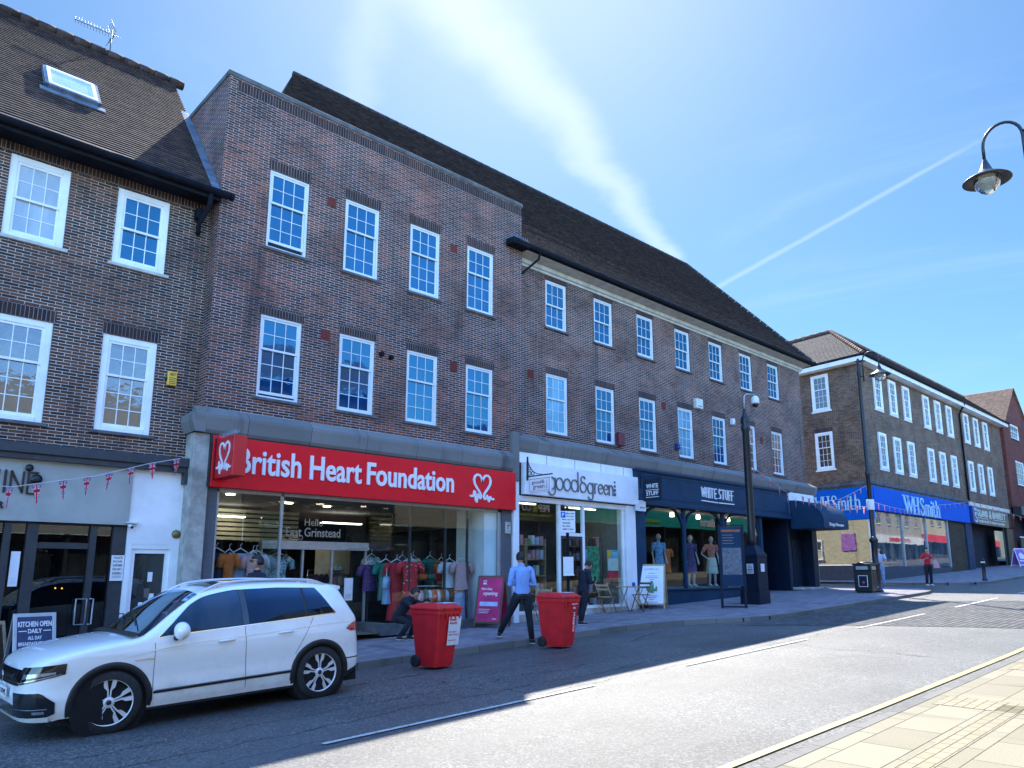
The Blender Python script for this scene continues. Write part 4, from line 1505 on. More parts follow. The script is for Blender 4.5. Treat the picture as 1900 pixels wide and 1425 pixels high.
for i, a in enumerate(WX):
    rr = (2, 3) if i < 6 else (1, 2)
    window(WB, a, a + .95, 8.1, 9.95, YW, 'pane_far', fw=.12, rows=rr, cols=3 if i < 6 else 1, proud=.10, frame='white_paint', sillmat='white_paint', lint=None, sill=.08)
    window(WB, a, a + .95, 5.06, 6.90, YW, 'pane_far', fw=.12, rows=rr, cols=3 if i < 6 else 1, proud=.10, frame='white_paint', sillmat='white_paint', lint=None, sill=.08)
for h in hs:
    window(WB, *h, 0, 'pane_dark', fw=.12, rows=(2, 3), proud=.06, tf=TS, frame='white_paint', sillmat='white_paint', lint='soldier' if h[2] < 6 else None, sill=.08)
x = MB()
EY, EZ, RY, RZ = 13.72, 10.42, 16.35, 12.75
s0 = Vector((36.12, 13.72, EZ))
ap = Vector((38.8, RY, RZ))
bk = s0 + dS * 22
apb = Vector((38.8 + dS.x * 19, RY + 19, RZ))
roofslope(x, tuple(s0), (61.2, EY, EZ), (61.2, RY, RZ), tuple(ap), lift=.02, row=.12)
roofslope(x, tuple(bk), tuple(s0), tuple(ap), tuple(apb), lift=.02, row=.12)
x.face([tuple(ap), (61.2, RY, RZ), (61.2, RY + 3, EZ), (41, RY + 3, EZ)])
x.face([tuple(apb), tuple(ap), (41.2, RY, EZ), (43, RY + 19, EZ)][::-1])
rf = x.build('roof', 'tile_mid', WB)
x = MB()
for k in range(19):
    p, q = ap.lerp(s0 + Vector((0, 0, .02)), k / 19), ap.lerp(s0, (k + .95) / 19)
    x.tube([p + Vector((0, 0, .03)), q + Vector((0, 0, .06))], .09, n=8)
for k in range(50):
    x.tube([(38.8 + k * .45, RY, RZ + .02), (38.8 + k * .45 + .44, RY, RZ + .035)], .1, n=8)
for k in range(10):
    p, q = ap.lerp(apb, k / 40), ap.lerp(apb, (k + .95) / 40)
    x.tube([p + Vector((0, 0, .03)), q + Vector((0, 0, .04))], .09, n=8)
x.build('ridge_tiles', 'tile_red', rf)
x = MB()
x.box(36.15, 61.1, EY + .02, YW, EZ - .30, EZ - .08)
x.build('eaves_board', 'white_paint', WB)
x = MB(TS)
x.box(-22, .45, -.47, -.0, EZ - .30, EZ - .083)
x.build('side_eaves_board', 'white_paint', WB)
x = MB()
gutter(x, (36.1, EY - .04, EZ - .03), (61.2, EY - .04, EZ - .03), .06)
gutter(x, tuple(s0 + Vector((-.04, 0, -.03))), tuple(bk + Vector((-.04, 0, -.03))), .06)
x.build('gutter', 'black_gutter', WB)
x = MB()
x.tube([(51.4, EY, EZ - .1), (51.5, YW - .1, EZ - .7), (51.5, YW - .1, 4.3)], .06, n=8)
x.build('downpipe', 'black_gutter', WB)
x = MB()
x.box(36.45, 51.3, YW - .16, YW + .02, 4.16, 4.34, bev=.02)
x.box(36.5, 51.3, YW - .10, YW + .02, 4.05, 4.16)
x.build('ledge', 'stone_dark', WB)
x = MB(TS)
x.box(-22, .12, -.14, .02, 4.163, 4.337)
x.box(-22, .08, -.08, .02, 4.053, 4.163)
x.build('side_ledge', 'stone_dark', WB)
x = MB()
x.box(37.5, 60.6, YW + .3, 19.5, 3.0, 10.2)  # unseen box, added to block light through the hollow upper floors
x.build('light_blocker', 'interior_dark', WB)
# shop
x = MB()
x.box(36.75, 47.3, YW - .03, YW + .05, gz(36) - .1, .30)
x.build('plinth', 'grey_plinth', WB)
x = MB(TS)
x.box(-3.4, .12, -.05, .04, -.7, .34)
x.build('side_plinth', 'grey_plinth', WB)
x = MB()
x.box(36.85, 47.25, YW + .01, YW + .03, .34, 2.95)
x.build('shop_glass', 'pane_far', WB)
glassopaque('pane_mirror', (.05, .06, .06), (.09, .10, .09), 3.6, .03, (1, 1, .97))
WB.children[-1].data.materials[0] = MATS['pane_mirror']
x = MB(TS)
x.box(-3.3, -.12, .01, .03, .38, 2.55)
x.build('side_glass', 'pane_mirror', WB)
each('glazing_bar', 'steel', WB, [(36.75, 36.87, YW - .05, YW + .06, .30, 2.97), (40.3, 40.42, YW - .05, YW + .06, .30, 2.97), (43.7, 43.82, YW - .05, YW + .06, .30, 2.97), (47.2, 47.3, YW - .05, YW + .06, .30, 2.97)])
each('glazing_bar', 'white_paint', WB, [(-3.42, -3.3, -.05, .06, .34, 2.5), (-.14, .1, -.05, .06, .34, 2.5)], tf=TS)
x = MB()
x.box(47.3, 50.3, YW - .02, YW + .05, gz(48), 2.97)
x.build('brown_panel', 'brick_brown', WB)
each('navy_pier', 'navy_paint', WB, [(50.3, 50.9, YW - .10, YW + .1, gz(50), 2.97), (50.95, 51.6, YW - .06, YW + .1, gz(51), 3.0)])
sg = thing('shop_sign', 'bright blue corner fascia reading WHSmith on both faces', 'sign', (40, YW, 3.4), world=True)
x = MB()
x.box(36.62, 50.9, YW - .22, YW - .0, 2.92, 4.03)
x.build('front_board', 'blue_sign', sg)
x = MB(TS)
x.box(-3.5, .2, -.20, -.0, 2.50, 4.03)
x.build('side_board', 'blue_sign', sg)


def whs(mb, x0, z0, sx, sz, F0, F1, first='W'):
    """serif capitals and lower case drawn as strokes with thick and thin stems"""
    def st(pts, w):
        mb.stroke([(x0 + a * sx, z0 + b * sz) for a, b in pts], w * sx, F0, F1, round_=False)
    tk, tn = .16, .07
    def serif(cx, cz, w=.34):
        st([(cx - w / 2, cz), (cx + w / 2, cz)], .06)
    u = 0
    st([(0, 1), (.38, 0)], tk); st([(.36, 0), (.62, .95)], tn); st([(.50, 1), (.86, 0)], tk); st([(.84, 0), (1.18, 1)], tn)
    serif(0, 1); serif(.52, 1); serif(1.18, 1, .26)
    a = 1.32
    st([(a, 0), (a, 1)], tk); st([(a + .55, 0), (a + .55, 1)], tk); st([(a, .5), (a + .55, .5)], tn)
    for q in (a, a + .55): serif(q, 0); serif(q, 1)
    a = 2.2
    st([(a + .5, .78), (a + .42, .95), (a + .25, 1.0), (a + .08, .9), (a + .06, .72), (a + .2, .58)], .10)
    st([(a + .16, .62), (a + .42, .42)], tk)
    st([(a + .40, .45), (a + .52, .25), (a + .42, .06), (a + .25, 0), (a + .08, .05), (a, .22)], .10)
    a = 2.92
    st([(a, 0), (a, .62)], .14); st([(a, .5), (a + .14, .63), (a + .3, .6), (a + .34, .45), (a + .34, 0)], .12)
    st([(a + .34, .48), (a + .48, .63), (a + .62, .6), (a + .67, .45), (a + .67, 0)], .12)
    for q in (a, a + .34, a + .67): serif(q, 0, .26)
    a = 3.85
    st([(a, 0), (a, .64)], .14); serif(a, 0, .26); st([(a - .05, .86), (a + .08, .86)], .14)
    a = 4.15
    st([(a, .9), (a, .12), (a + .08, 0), (a + .22, .04)], .13); st([(a - .14, .62), (a + .2, .62)], .06)
    a = 4.6
    st([(a, 0), (a, 1)], .14); st([(a, .48), (a + .16, .63), (a + .32, .6), (a + .38, .45), (a + .38, 0)], .12)
    serif(a, 0, .26); serif(a + .38, 0, .26); st([(a - .1, 1), (a, 1)], .06)


x = MB()
whs(x, 40.3, 2.99, 1.03, .86, YW - .27, YW - .225)
x.build('front_lettering', 'letter_sky', sg)
x = MB(TS)
whs(x, -2.92, 2.98, .51, .72, -.25, -.205)
x.build('side_lettering', 'letter_sky', sg)
sg = thing('projecting_sign', 'small dark blue box sign with a large letter S between the blue and green fascias', 'sign', (51.1, YW - .2, 3.4), world=True)
x = MB()
x.box(51.0, 51.9, YW - .38, YW - .10, 2.95, 3.98, bev=.02)
plain('sign_navy', (.01, .03, .18), .4)
x.build('box', 'sign_navy', sg)
x = MB()
x.stroke([(51.68, 3.45), (51.62, 3.54), (51.46, 3.58), (51.32, 3.52), (51.30, 3.42), (51.45, 3.32), (51.60, 3.24), (51.66, 3.14), (51.56, 3.04), (51.42, 3.02), (51.26, 3.10)], .075, YW - .41, YW - .385)
x.text('WH', 51.22, 3.70, .46, .16, YW - .41, YW - .385, bold=.01)
x.build('lettering', 'letter_sky', sg)
# green health shop
x = MB()
x.box(51.6, 60.6, YW - .05, YW + .1, 4.02, 4.28)
x.build('cream_beam', 'letter_cream', WB)
sg = thing('shop_sign', 'dark green fascia with cream words HOLLAND & BARRETT', 'sign', (55.5, YW, 3.4), world=True)
x = MB()
x.box(51.9, 59.3, YW - .2, YW, 2.95, 4.01)
x.build('board', 'green_sign', sg)
x = MB()
x.text('HOLLAND', 52.0, 3.42, 2.6, .42, YW - .24, YW - .205, bold=.02)
x.text('&', 54.85, 3.36, .5, .52, YW - .24, YW - .205, bold=.02)
x.text('BARRETT', 55.6, 3.42, 2.9, .42, YW - .24, YW - .205, bold=.02)
x.box(52.0, 54.6, YW - .225, YW - .205, 3.32, 3.36)
x.box(55.6, 58.5, YW - .225, YW - .205, 3.32, 3.36)
x.text('health foods & natural remedies', 52.6, 3.06, 5.6, .2, YW - .225, YW - .205, bold=.01)
x.build('lettering', 'letter_cream', sg)
x = MB()
x.box(51.6, 60.7, YW + .6, YW + .66, gz(52), 3.0)
x.box(51.6, 60.7, YW - .1, YW + .6, 2.94, 3.0)
x.build('dark_front', 'interior_dark', WB)
x = MB()
x.box(56.4, 58.4, YW - .02, YW + .02, .75, 2.7)
x.build('shop_window', 'pane_far', WB)
each('dark_pier', 'green_dark', WB, [(59.0, 60.7, YW - .1, YW + .1, gz(59), 3.0), (58.4, 58.55, YW - .05, YW + .05, gz(58), 3.0)])

# ---------------------------------------------------------------- red brick gabled building
GY = 14.0
GB = thing('brick_building', 'red brick building with a steep gable at the far right end of the row', 'building', (64.5, GY, gz(64)), world=True)
x = MB()
hs = [(62.7, 65.0, 9.6, 10.7), (63.0, 65.3, 6.2, 8.0)]
wall(x, 60.8, 68.2, 4.2, 10.4, GY, [hs[1], (62.7, 65.0, 9.6, 10.4)])
x.face([(60.8, GY, 10.4), (62.7, GY, 10.4), (62.7, GY, 12.0)])
x.face([(65.0, GY, 10.4), (68.2, GY, 10.4), (65.0, GY, 12.95)])
x.face([(62.7, GY, 10.7), (65.0, GY, 10.7), (65.0, GY, 12.95), (64.5, GY, 13.45), (62.7, GY, 12.0)])
x.face([(60.8, 24, -1), (60.8, GY, -1), (60.8, GY, 10.4), (60.8, 24, 10.4)])
x.build('wall', 'brick_red', GB)
x = MB()
roofslope(x, (60.5, 26, 10.15), (60.5, GY - .15, 10.15), (64.5, GY - .15, 13.6), (64.5, 26, 13.6), lift=.03, row=.15)
x.face([(64.5, GY - .15, 13.6), (68.5, GY - .15, 10.15), (68.5, 26, 10.15), (64.5, 26, 13.6)])
x.build('roof', 'tile_red', GB)
for h in hs:
    window(GB, *h, GY, 'pane_far', fw=.08, rows=(2, 2), cols=4, frame='white_paint', lint=None)
x = MB()
x.box(60.8, 68.2, GY - .5, GY + .1, 3.9, 4.5)
x.build('jetty_beam', 'black_paint', GB)
x = MB()
x.box(60.8, 68.2, GY + .3, GY + .4, gz(62), 3.9)
x.build('dark_front', 'interior_dark', GB)
x = MB()
x.box(63.6, 66.4, GY - .45, GY - .2, 3.0, 3.9)
x.build('cream_panel', 'cream_render', GB)
x = MB()
x.box(61.3, 64.5, GY - .15, GY - .05, .9, 2.4)
x.build('frame_panel', 'green_dark', GB)
for q in ((61.2, 64.6, 2.38, 2.46), (61.2, 64.6, .84, .92)):
    y = MB()
    y.box(q[0], q[1], GY - .2, GY - .1, q[2], q[3])
    y.build('frame_rail', 'white_paint', GB)
each('white_fascia_box', 'white_paint', GB, [(61.6, 62.7, GY - .9, GY - .5, 3.7, 4.6)])
FB = thing('far_building', 'grey topped building rising behind the red gable', 'building', (74, 15, gz(74)), world=True)
x = MB()
x.box(68.4, 92, 14.6, 24, gz(70) - 1, 11.6)
x.build('wall', 'brick_whs', FB)
x = MB()
x.box(68.2, 92.2, 14.4, 24.2, 11.6, 12.3)
x.build('parapet', 'white_paint', FB)

# ---------------------------------------------------------------- opposite side of the street (seen in the glass)
YO = -2.6
TO = lambda p: Vector((-p.x, YO - p.y, p.z))
emitno = None


def opposite(x0, x1, h, wallm, fasc, f0, f1, label, texts=(), win=True, glass='pane_dark', roof=None, frontm='dark_frame', glow=None):
    t = thing('shop_building', label, 'building', ((x0 + x1) / 2, YO, gz(x0)), world=True)
    mb = MB(TO)
    n = max(1, int((x1 - x0) / 2.4))
    ws = []
    if win:
        for k in range(n):
            c = -(x0 + (k + .5) * (x1 - x0) / n)
            ws.append((c - .5, c + .5, f1 + 1.1, min(f1 + 2.7, h - .3)))
    wall(mb, -x1, -x0, f1, h, 0, ws)
    mb.face([(-x1, 8, gz(x0)), (-x1, 0, gz(x0)), (-x1, 0, h), (-x1, 8, h)])
    mb.face([(-x0, 0, gz(x0)), (-x0, 8, gz(x0)), (-x0, 8, h), (-x0, 0, h)])
    mb.face([(-x1, 0, h), (-x0, 0, h), (-x0, 8, h), (-x1, 8, h)])
    mb.build('wall', wallm, t)
    for q in ws:
        window(t, *q, 0, 'pane_dark', rows=(1, 1), cols=2, tf=TO, lint=None, frame='white_paint')
    if roof:
        mb = MB(TO)
        mb.face([(-x1 - .1, -.3, h), (-x0 + .1, -.3, h), (-x0 + .1, 3.5, h + 2.6), (-x1 - .1, 3.5, h + 2.6)])
        mb.build('roof', roof, t)
    mb = MB(TO)
    mb.box(-x1 + .05, -x0 - .05, -.15, 0, f0, f1)
    mb.build('fascia', fasc, t)
    mb = MB(TO)
    mb.box(-x1, -x0, .3, .35, gz(x0) - .2, f0)
    mb.build('glazing', glass, t)
    mb = MB(TO)
    k = max(2, int((x1 - x0) / 2.2))
    for i in range(k + 1):
        c = -x1 + (x1 - x0) * i / k
        mb.box(c - .06, c + .06, -.04, .3, gz(x0) - .2, f0)
    mb.box(-x1, -x0, -.02, .3, gz(x0) - .2, gz(x0) + .35)
    mb.build('front_frame', frontm, t)
    for (s_, a, z, w, h_, m_) in texts:
        mb = MB(TO)
        mb.text(s_, -a, z, w, h_, -.19, -.152, bold=.02)
        mb.build('lettering', m_, t)
    return t


plain('lime', (.45, .62, .04), .5)
plain('teal', (.0, .36, .33), .5)
opposite(-16, 11.8, 7.0, 'cream_render', 'grey_fascia', 1.4, 2.3, 'pale rendered building across the street behind the viewer, nearest end')
opposite(11.9, 13.4, 8.4, 'cream_render', 'maroon', 1.55, 2.25, 'narrow cream building across the street with a maroon fascia', win=False)
opposite(13.5, 21.0, 8.6, 'brick_mid', 'navy_dark', 1.30, 2.5, 'brick opticians across the street with a navy fascia', texts=(('Hearing care', 16.0, 1.95, 1.9, .3, 'letter_white'), ('Opticians', 17.3, 1.45, 1.3, .28, 'letter_white')), roof='tile_red')
opposite(21.1, 28.2, 7.0, 'cream_render', 'cream_render', 2.3, 2.9, 'low cream rendered building across the street beside the black fascia')
opposite(28.3, 34.2, 6.4, 'brick_cream', 'black_paint', 3.05, 4.3, 'pale brick shop across the street with a black fascia reading PEP&CO', texts=(('PEP', 32.0, 3.5, .95, .42, 'letter_white'), ('&', 31.0, 3.45, .4, .55, 'lime'), ('CO', 30.5, 3.5, .8, .42, 'letter_white'), ('Clothing and Home', 32.2, 3.2, 2.6, .17, 'lime')), roof='tile_mid')
opposite(34.3, 55.5, 6.2, 'stone', 'teal', 3.15, 4.2, 'long shop across the street with a teal fascia reading Poundland', texts=(('Poundland', 52.0, 3.35, 4.0, .65, 'letter_white'), ('Amazing Value', 43.0, 3.3, 2.6, .3, 'lime')))
opposite(55.6, 75, 10.4, 'brick_red', 'white_paint', 2.9, 3.7, 'tall red brick building across the street further up the hill', texts=(('STATIONERS', 70, 3.1, 6, .4, 'red_sign'),), roof='tile_red')
opposite(75.1, 94, 9.6, 'cream_render', 'white_paint', 3.1, 3.9, 'cream painted building across the street far up the hill', texts=(('ST CATHERINES', 90, 3.3, 6, .4, 'red_sign'),))
opposite(94.1, 125, 9.8, 'brick_cream', 'red_sign', 3.6, 4.4, 'pale brick building across the street with a red fascia, farthest up the hill')
# ================================================================ white car
def cmat(name, col, dirtc):
    m, g = newmat(name)
    tc = g.n('ShaderNodeTexCoord').outputs['Object']
    sx = g.n('ShaderNodeSeparateXYZ', {0: tc})
    n = g.noise(tc, 5, 6, .7)
    lo = g.m('SUBTRACT', 1.0, g.smooth(sx.outputs[2], .2, .75))
    d = g.m('MULTIPLY', g.smooth(g.m('ADD', n, g.m('MULTIPLY', lo, .28)), .52, .9), .34)
    c = g.mix(d, col, dirtc)
    r = g.m('ADD', .16, g.m('MULTIPLY', d, .9))
    return finish(m, g, c, r, 0, None, coat=.7, spec=.5)


cmat('car_white', (.86, .86, .83), (.36, .33, .27))
plain('car_black', (.012, .013, .015), .45, var=.25)
plain('car_gloss_black', (.006, .007, .010), .12, var=.1, coat=.6)
plain('tyre', (.018, .018, .019), .8, var=.3, vs=20, bump=.3)
plain('car_void', (.004, .004, .005), .9, var=.1)
glassopaque('car_glass', (.008, .012, .016), (.03, .035, .035), 1.45, .01, (.5, .75, 1))
glassopaque('car_tint', (.004, .006, .009), (.01, .012, .014), 1.4, .01, (.4, .65, 1))
plain('lamp_red', (.5, .01, .03), .15, var=.1, coat=.7)
plain('lamp_clear', (.35, .38, .42), .08, .6, var=.3, vs=25, coat=1)
plain('alloy', (.68, .68, .69), .3, .25, var=.1)
plain('plate_white', (.75, .75, .72), .4)


def lerpk(k, x):
    if x <= k[0][0]: return k[0][1]
    for (a, p), (b, q) in zip(k, k[1:]):
        if x <= b:
            t = (x - a) / (b - a)
            return p + (q - p) * t
    return k[-1][1]


def smoothk(k, x):
    """monotone-ish catmull-rom through key points"""
    n = len(k)
    if x <= k[0][0]: return k[0][1]
    if x >= k[-1][0]: return k[-1][1]
    for i in range(n - 1):
        if x <= k[i + 1][0]:
            x0, y0 = k[i]
            x1, y1 = k[i + 1]
            h = x1 - x0
            m0 = (k[i + 1][1] - k[i - 1][1]) / (k[i + 1][0] - k[i - 1][0]) if i > 0 else (y1 - y0) / h
            m1 = (k[i + 2][1] - y0) / (k[i + 2][0] - x0) if i < n - 2 else (y1 - y0) / h
            t = (x - x0) / h
            return y0 * (1 + 2 * t) * (1 - t) ** 2 + m0 * h * t * (1 - t) ** 2 + y1 * t * t * (3 - 2 * t) + m1 * h * t * t * (t - 1)


ZT = [(0, .83), (.06, .875), (.25, .950), (.6, 1.015), (.95, 1.055), (1.15, 1.075), (1.3, 1.15), (1.6, 1.36), (1.9, 1.54), (2.05, 1.59), (2.4, 1.64), (2.8, 1.65), (3.3, 1.635), (3.7, 1.595), (3.95, 1.55), (4.04, 1.41), (4.14, 1.23), (4.22, 1.10), (4.29, .98), (4.32, .86)]
ZS = [(0, .75), (.06, .80), (.3, .87), (.7, .94), (1.15, .985), (1.5, 1.035), (2.5, 1.08), (3.4, 1.12), (3.85, 1.14), (4.12, 1.12), (4.22, 1.03), (4.29, .93), (4.32, .80)]
WD = [(0, .30), (.01, .48), (.03, .60), (.07, .70), (.14, .78), (.28, .855), (.5, .895), (.8, .912), (1.4, .918), (3.0, .92), (3.75, .912), (4.0, .89), (4.13, .86), (4.21, .82), (4.27, .74), (4.305, .62), (4.32, .42)]
PF = [(.18, -.10), (.24, -.045), (.32, -.02), (.45, -.006), (.55, -.016), (.66, -.010), (.78, .0), (.88, .002), (.95, -.012), (1.15, -.055)]
WCX = (.88, 3.56)
RA = .395


def zlow(x):
    z = .24
    if x < .35: z = .22 + max(0, .05 - x) * .6
    if x > 4.03: z = .24 + (x - 4.03) * .5
    for c in WCX:
        if abs(x - c) < RA:
            z = max(z, .345 + sqrt(RA * RA - (x - c) ** 2))
    return z


def rake(x, z):
    f = math.exp(-x / .22) * lerpk([(.2, .09), (.35, .02), (.5, 0), (.65, .015), (.78, .06), (.95, .16)], z)
    r = math.exp(-(4.32 - x) / .22) * lerpk([(.2, .06), (.35, .02), (.5, 0), (.7, .02), (.85, .05), (1.1, .02)], z)
    return f - r


def section(x, n1=16, n2=5, n3=6):
    w, zs, zt, zl = smoothk(WD, x), smoothk(ZS, x), smoothk(ZT, x), zlow(x)
    zs = min(zs, zt - .03)
    pts = []
    for i in range(n1 + 1):
        z = zl + (zs - zl) * i / n1
        pts.append((w + lerpk(PF, z) * min(1, w / .7), z))
    gh = zt - zs
    y0 = pts[-1][0]
    yr = y0 - .44 * gh - .02
    zr = zt - min(.055, gh * .5)
    for i in range(1, n2 + 1):
        t = i / n2
        bulge = .035 * sin(pi * t) * min(1, gh / .3)
        pts.append((y0 + (yr - y0) * t + bulge, zs + (zr - zs) * t))
    for i in range(1, n3 + 1):
        t = i / n3
        y = yr * (1 - t)
        pts.append((y, zr + (zt - zr) * (1 - (1 - t) ** 2.2)))
    return pts


def sidey(x, z):
    s = section(x)
    for (y0, z0), (y1, z1) in zip(s, s[1:]):
        if z0 - 1e-6 <= z <= z1 + 1e-6:
            t = (z - z0) / max(1e-6, z1 - z0)
            return y0 + (y1 - y0) * t
    return s[0][0] if z < s[0][1] else s[-1][0]


def SP(x, z, off=.004, side=-1):
    return (x + rake(x, z), side * (sidey(x, z) + off), z)


CA = thing('parked_car', 'white four-door SUV with silver roof rails parked at the kerb', 'car', (1.875, 10.27, rz_(1.875) + .01))
CA.rotation_euler = (0, -math.atan(.038), radians(.6))
CA.scale = (.965, .965, .965)
xs = sorted(set([0, .01, .03, .05, .07, .1, .14, .2, .28, .36, .44] + [round(.48 + i * .0267, 4) for i in range(31)] + [round(1.31 + i * .07, 4) for i in range(27)] + [round(3.16 + i * .0267, 4) for i in range(31)] + [4.0, 4.03, 4.06, 4.10, 4.14, 4.18, 4.22, 4.25, 4.27, 4.29, 4.305, 4.32]))
rows = []
for xx in xs:
    s = section(xx)
    full = [(xx + rake(xx, z), -y, z) for y, z in s] + [(xx + rake(xx, z), y, z) for y, z in s[::-1][1:]]
    rows.append(full)
x = MB()
x.grid(rows, 0)
x.idx([x.vert(p) for p in rows[0]][::-1], 0, sm=False)
x.idx([x.vert(p) for p in rows[-1]], 0, sm=False)
body = x.build('body', 'car_white', CA)


def spatch(name, mat, x0, x1, ft, fb, nx=24, nz=5, off=.004, sides=(-1, 1), rim=True, parent=None):
    out = []
    for sd in sides:
        m_ = MB()
        P = []
        for i in range(nx + 1):
            xx = x0 + (x1 - x0) * i / nx
            P.append([SP(xx, fb(xx) + (ft(xx) - fb(xx)) * j / nz, off, sd) for j in range(nz + 1)])
        if sd > 0: P = P[::-1]
        m_.grid(P, 0)
        out.append(m_.build(name, mat, parent or CA))
    return out


def vstrip(mb, fx, z0, z1, w=.006, off=.003, side=-1, n=12):
    P = []
    for i in range(n + 1):
        z = z0 + (z1 - z0) * i / n
        P.append([SP(fx(z) - w / 2, z, off, side), SP(fx(z) + w / 2, z, off, side)])
    mb.grid(P[::-1] if side < 0 else P, 0)


# side glass: outlines follow belt line and roof
belt = lambda xx: smoothk(ZS, xx) + .012
roofl = lambda xx: min(smoothk(ZT, xx) - .105, 1.535 - max(0, (xx - 3.0)) * .06)
topf = lambda xx: min(roofl(xx), belt(xx) + max(.002, (xx - 1.40) * .80), belt(xx) + max(.002, (3.81 - xx) * 1.55))
spatch('window_surround', 'chrome', 1.38, 3.83, lambda q: topf(q) + .016, lambda q: belt(q) - .016, 60, 4, .002)
spatch('window_rubber', 'car_black', 1.395, 3.815, lambda q: topf(q) + .004, lambda q: belt(q) - .004, 60, 4, .005)
fw = spatch('front_window', 'car_glass', 1.43, 2.44, lambda q: topf(q) - .008, lambda q: belt(q) + .006, 34, 4, .008)
rw = spatch('rear_window', 'car_tint', 2.53, 3.34, lambda q: topf(q) - .008, lambda q: belt(q) + .006, 24, 4, .008)
qw = spatch('quarter_window', 'car_tint', 3.38, 3.78, lambda q: topf(q) - .008, lambda q: belt(q) + .006, 20, 4, .008)
spatch('pillar_trim', 'car_gloss_black', 2.445, 2.525, lambda q: topf(q) - .004, lambda q: belt(q) + .003, 2, 4, .0085)
# windscreen: laid over the raked front of the greenhouse
x = MB()
P = []
for i in range(15):
    xx = 1.20 + (1.93 - 1.20) * i / 14
    s = section(xx)
    yr = s[21][0]
    row = []
    for j in range(-8, 9):
        yy = yr * .965 * j / 8
        t = 1 - abs(yy) / yr
        zr, zt = s[21][1], smoothk(ZT, xx)
        row.append((xx - .006, yy, zr + (zt - zr) * (1 - (1 - t) ** 2.2) + .006))
    P.append(row)
x.grid(P, 0)
x.build('windscreen', 'car_glass', CA)
x = MB()
P = []
for i in range(6):
    xx = 1.10 + .10 * i / 5
    s = section(xx)
    yr = s[21][0] * .97
    P.append([(xx, yr * j / 6, smoothk(ZT, xx) - .012 * (abs(j) / 6) ** 2 + .005) for j in range(-6, 7)])
x.grid(P, 0)
x.build('wiper_cowl', 'car_black', CA)
x = MB()
for q in ((1.25, -.45, 1.40, .22), (1.25, .1, 1.40, .62)):
    x.tube([(q[0], q[1], 1.16), (q[2], q[3] - .1, 1.255), (q[2] - .02, q[3] + .1, 1.25)], .008, n=6)
x.build('wiper', 'car_black', CA)
x = MB()
P = []
for i in range(9):
    xx = 2.12 + 1.2 * i / 8
    P.append([(xx, .44 * j / 5, smoothk(ZT, xx) - .016 * (abs(j) / 5) ** 2 + .006) for j in range(-5, 6)])
x.grid(P, 0)
x.build('sunroof', 'car_gloss_black', CA)
# roof rails, spoiler
for sd in (-1, 1):
    x = MB()
    pts = []
    for i in range(17):
        xx = 1.98 + 1.80 * i / 16
        s = section(xx)
        h = .052 * min(1, sin(pi * i / 16) * 3.2)
        pts.append((xx, sd * (s[21][0] - .035), s[21][1] + .004 + h))
    x.tube(pts, .017, n=8)
    for k in (2, 14):
        p = pts[k]
        x.box(p[0] - .05, p[0] + .05, p[1] - .014, p[1] + .014, p[2] - .06, p[2], bev=.005)
    x.build('roof_rail', 'alloy', CA)
x = MB()
P = []
for i in range(5):
    xx = 3.80 + .29 * i / 4
    zz = 1.585 - .012 * i + (.0 if i else -.004)
    P.append([(xx - .05 * (abs(j) / 6) ** 2, .60 * j / 6, zz - .03 * (abs(j) / 6) ** 2) for j in range(-6, 7)])
top = P
x.grid(P, 0)
x.grid([[(p[0], p[1], p[2] - .035 - .03 * (1 - i / 4)) for p in r] for i, r in enumerate(P)][::-1], 0)
x.grid([P[-1], [(p[0], p[1], p[2] - .035) for p in P[-1]]], 0)
for j in (0, 12):
    x.grid([[r[j] for r in P], [(r[j][0], r[j][1], r[j][2] - .05) for r in P]], 0)
x.build('rear_spoiler', 'car_white', CA)
x = MB()
for k in range(4):
    pass
x.prism([(4.03, 1.46), (4.22, 1.12), (4.235, 1.12), (4.05, 1.47)], -.58, .58)
x.build('rear_screen', 'car_tint', CA)
# door shut lines and creases
for sd in (-1, 1):
    x = MB()
    vstrip(x, lambda z: 1.335 + .02 * (z - .6), .27, .97, side=sd)
    vstrip(x, lambda z: 2.475 - .02 * (z - .6), .27, 1.07, side=sd)
    vstrip(x, lambda z: 3.16 + (0 if z < .45 else 0) + max(0, z - .62) * .62, .64, 1.11, side=sd)
    x.build('door_gap', 'car_void', CA)
spatch('shoulder_crease', 'car_white', 1.0, 4.1, lambda q: smoothk(ZS, q) - .118, lambda q: smoothk(ZS, q) - .132, 60, 1, .007)
spatch('lower_trim', 'car_black', 1.34, 3.13, lambda q: .415 + .012 * (q - 1.3), lambda q: .385 + .012 * (q - 1.3), 30, 1, .009)
spatch('lower_chrome', 'chrome', 1.36, 3.12, lambda q: .425 + .012 * (q - 1.3), lambda q: .417 + .012 * (q - 1.3), 30, 1, .010)
spatch('side_badge', 'chrome', 1.12, 1.34, lambda q: .80 + .02 * (q - 1.1), lambda q: .785, 8, 1, .009)
spatch('sill', 'car_white', 1.28, 3.16, lambda q: .30, lambda q: .235, 20, 2, .012)
spatch('sill_underside', 'car_black', 1.28, 3.16, lambda q: .236, lambda q: .205, 20, 1, .004)
for sd in (-1, 1):
    for hx, hz in ((2.20, .915), (3.02, .945)):
        x = MB()
        y = sidey(hx, hz)
        x.tube([(hx - .10, sd * (y + .006), hz), (hx - .07, sd * (y + .032), hz + .003), (hx + .09, sd * (y + .034), hz + .006), (hx + .12, sd * (y + .006), hz + .005)], [.010, .014, .014, .010], n=8)
        x.build('door_handle', 'car_white', CA)
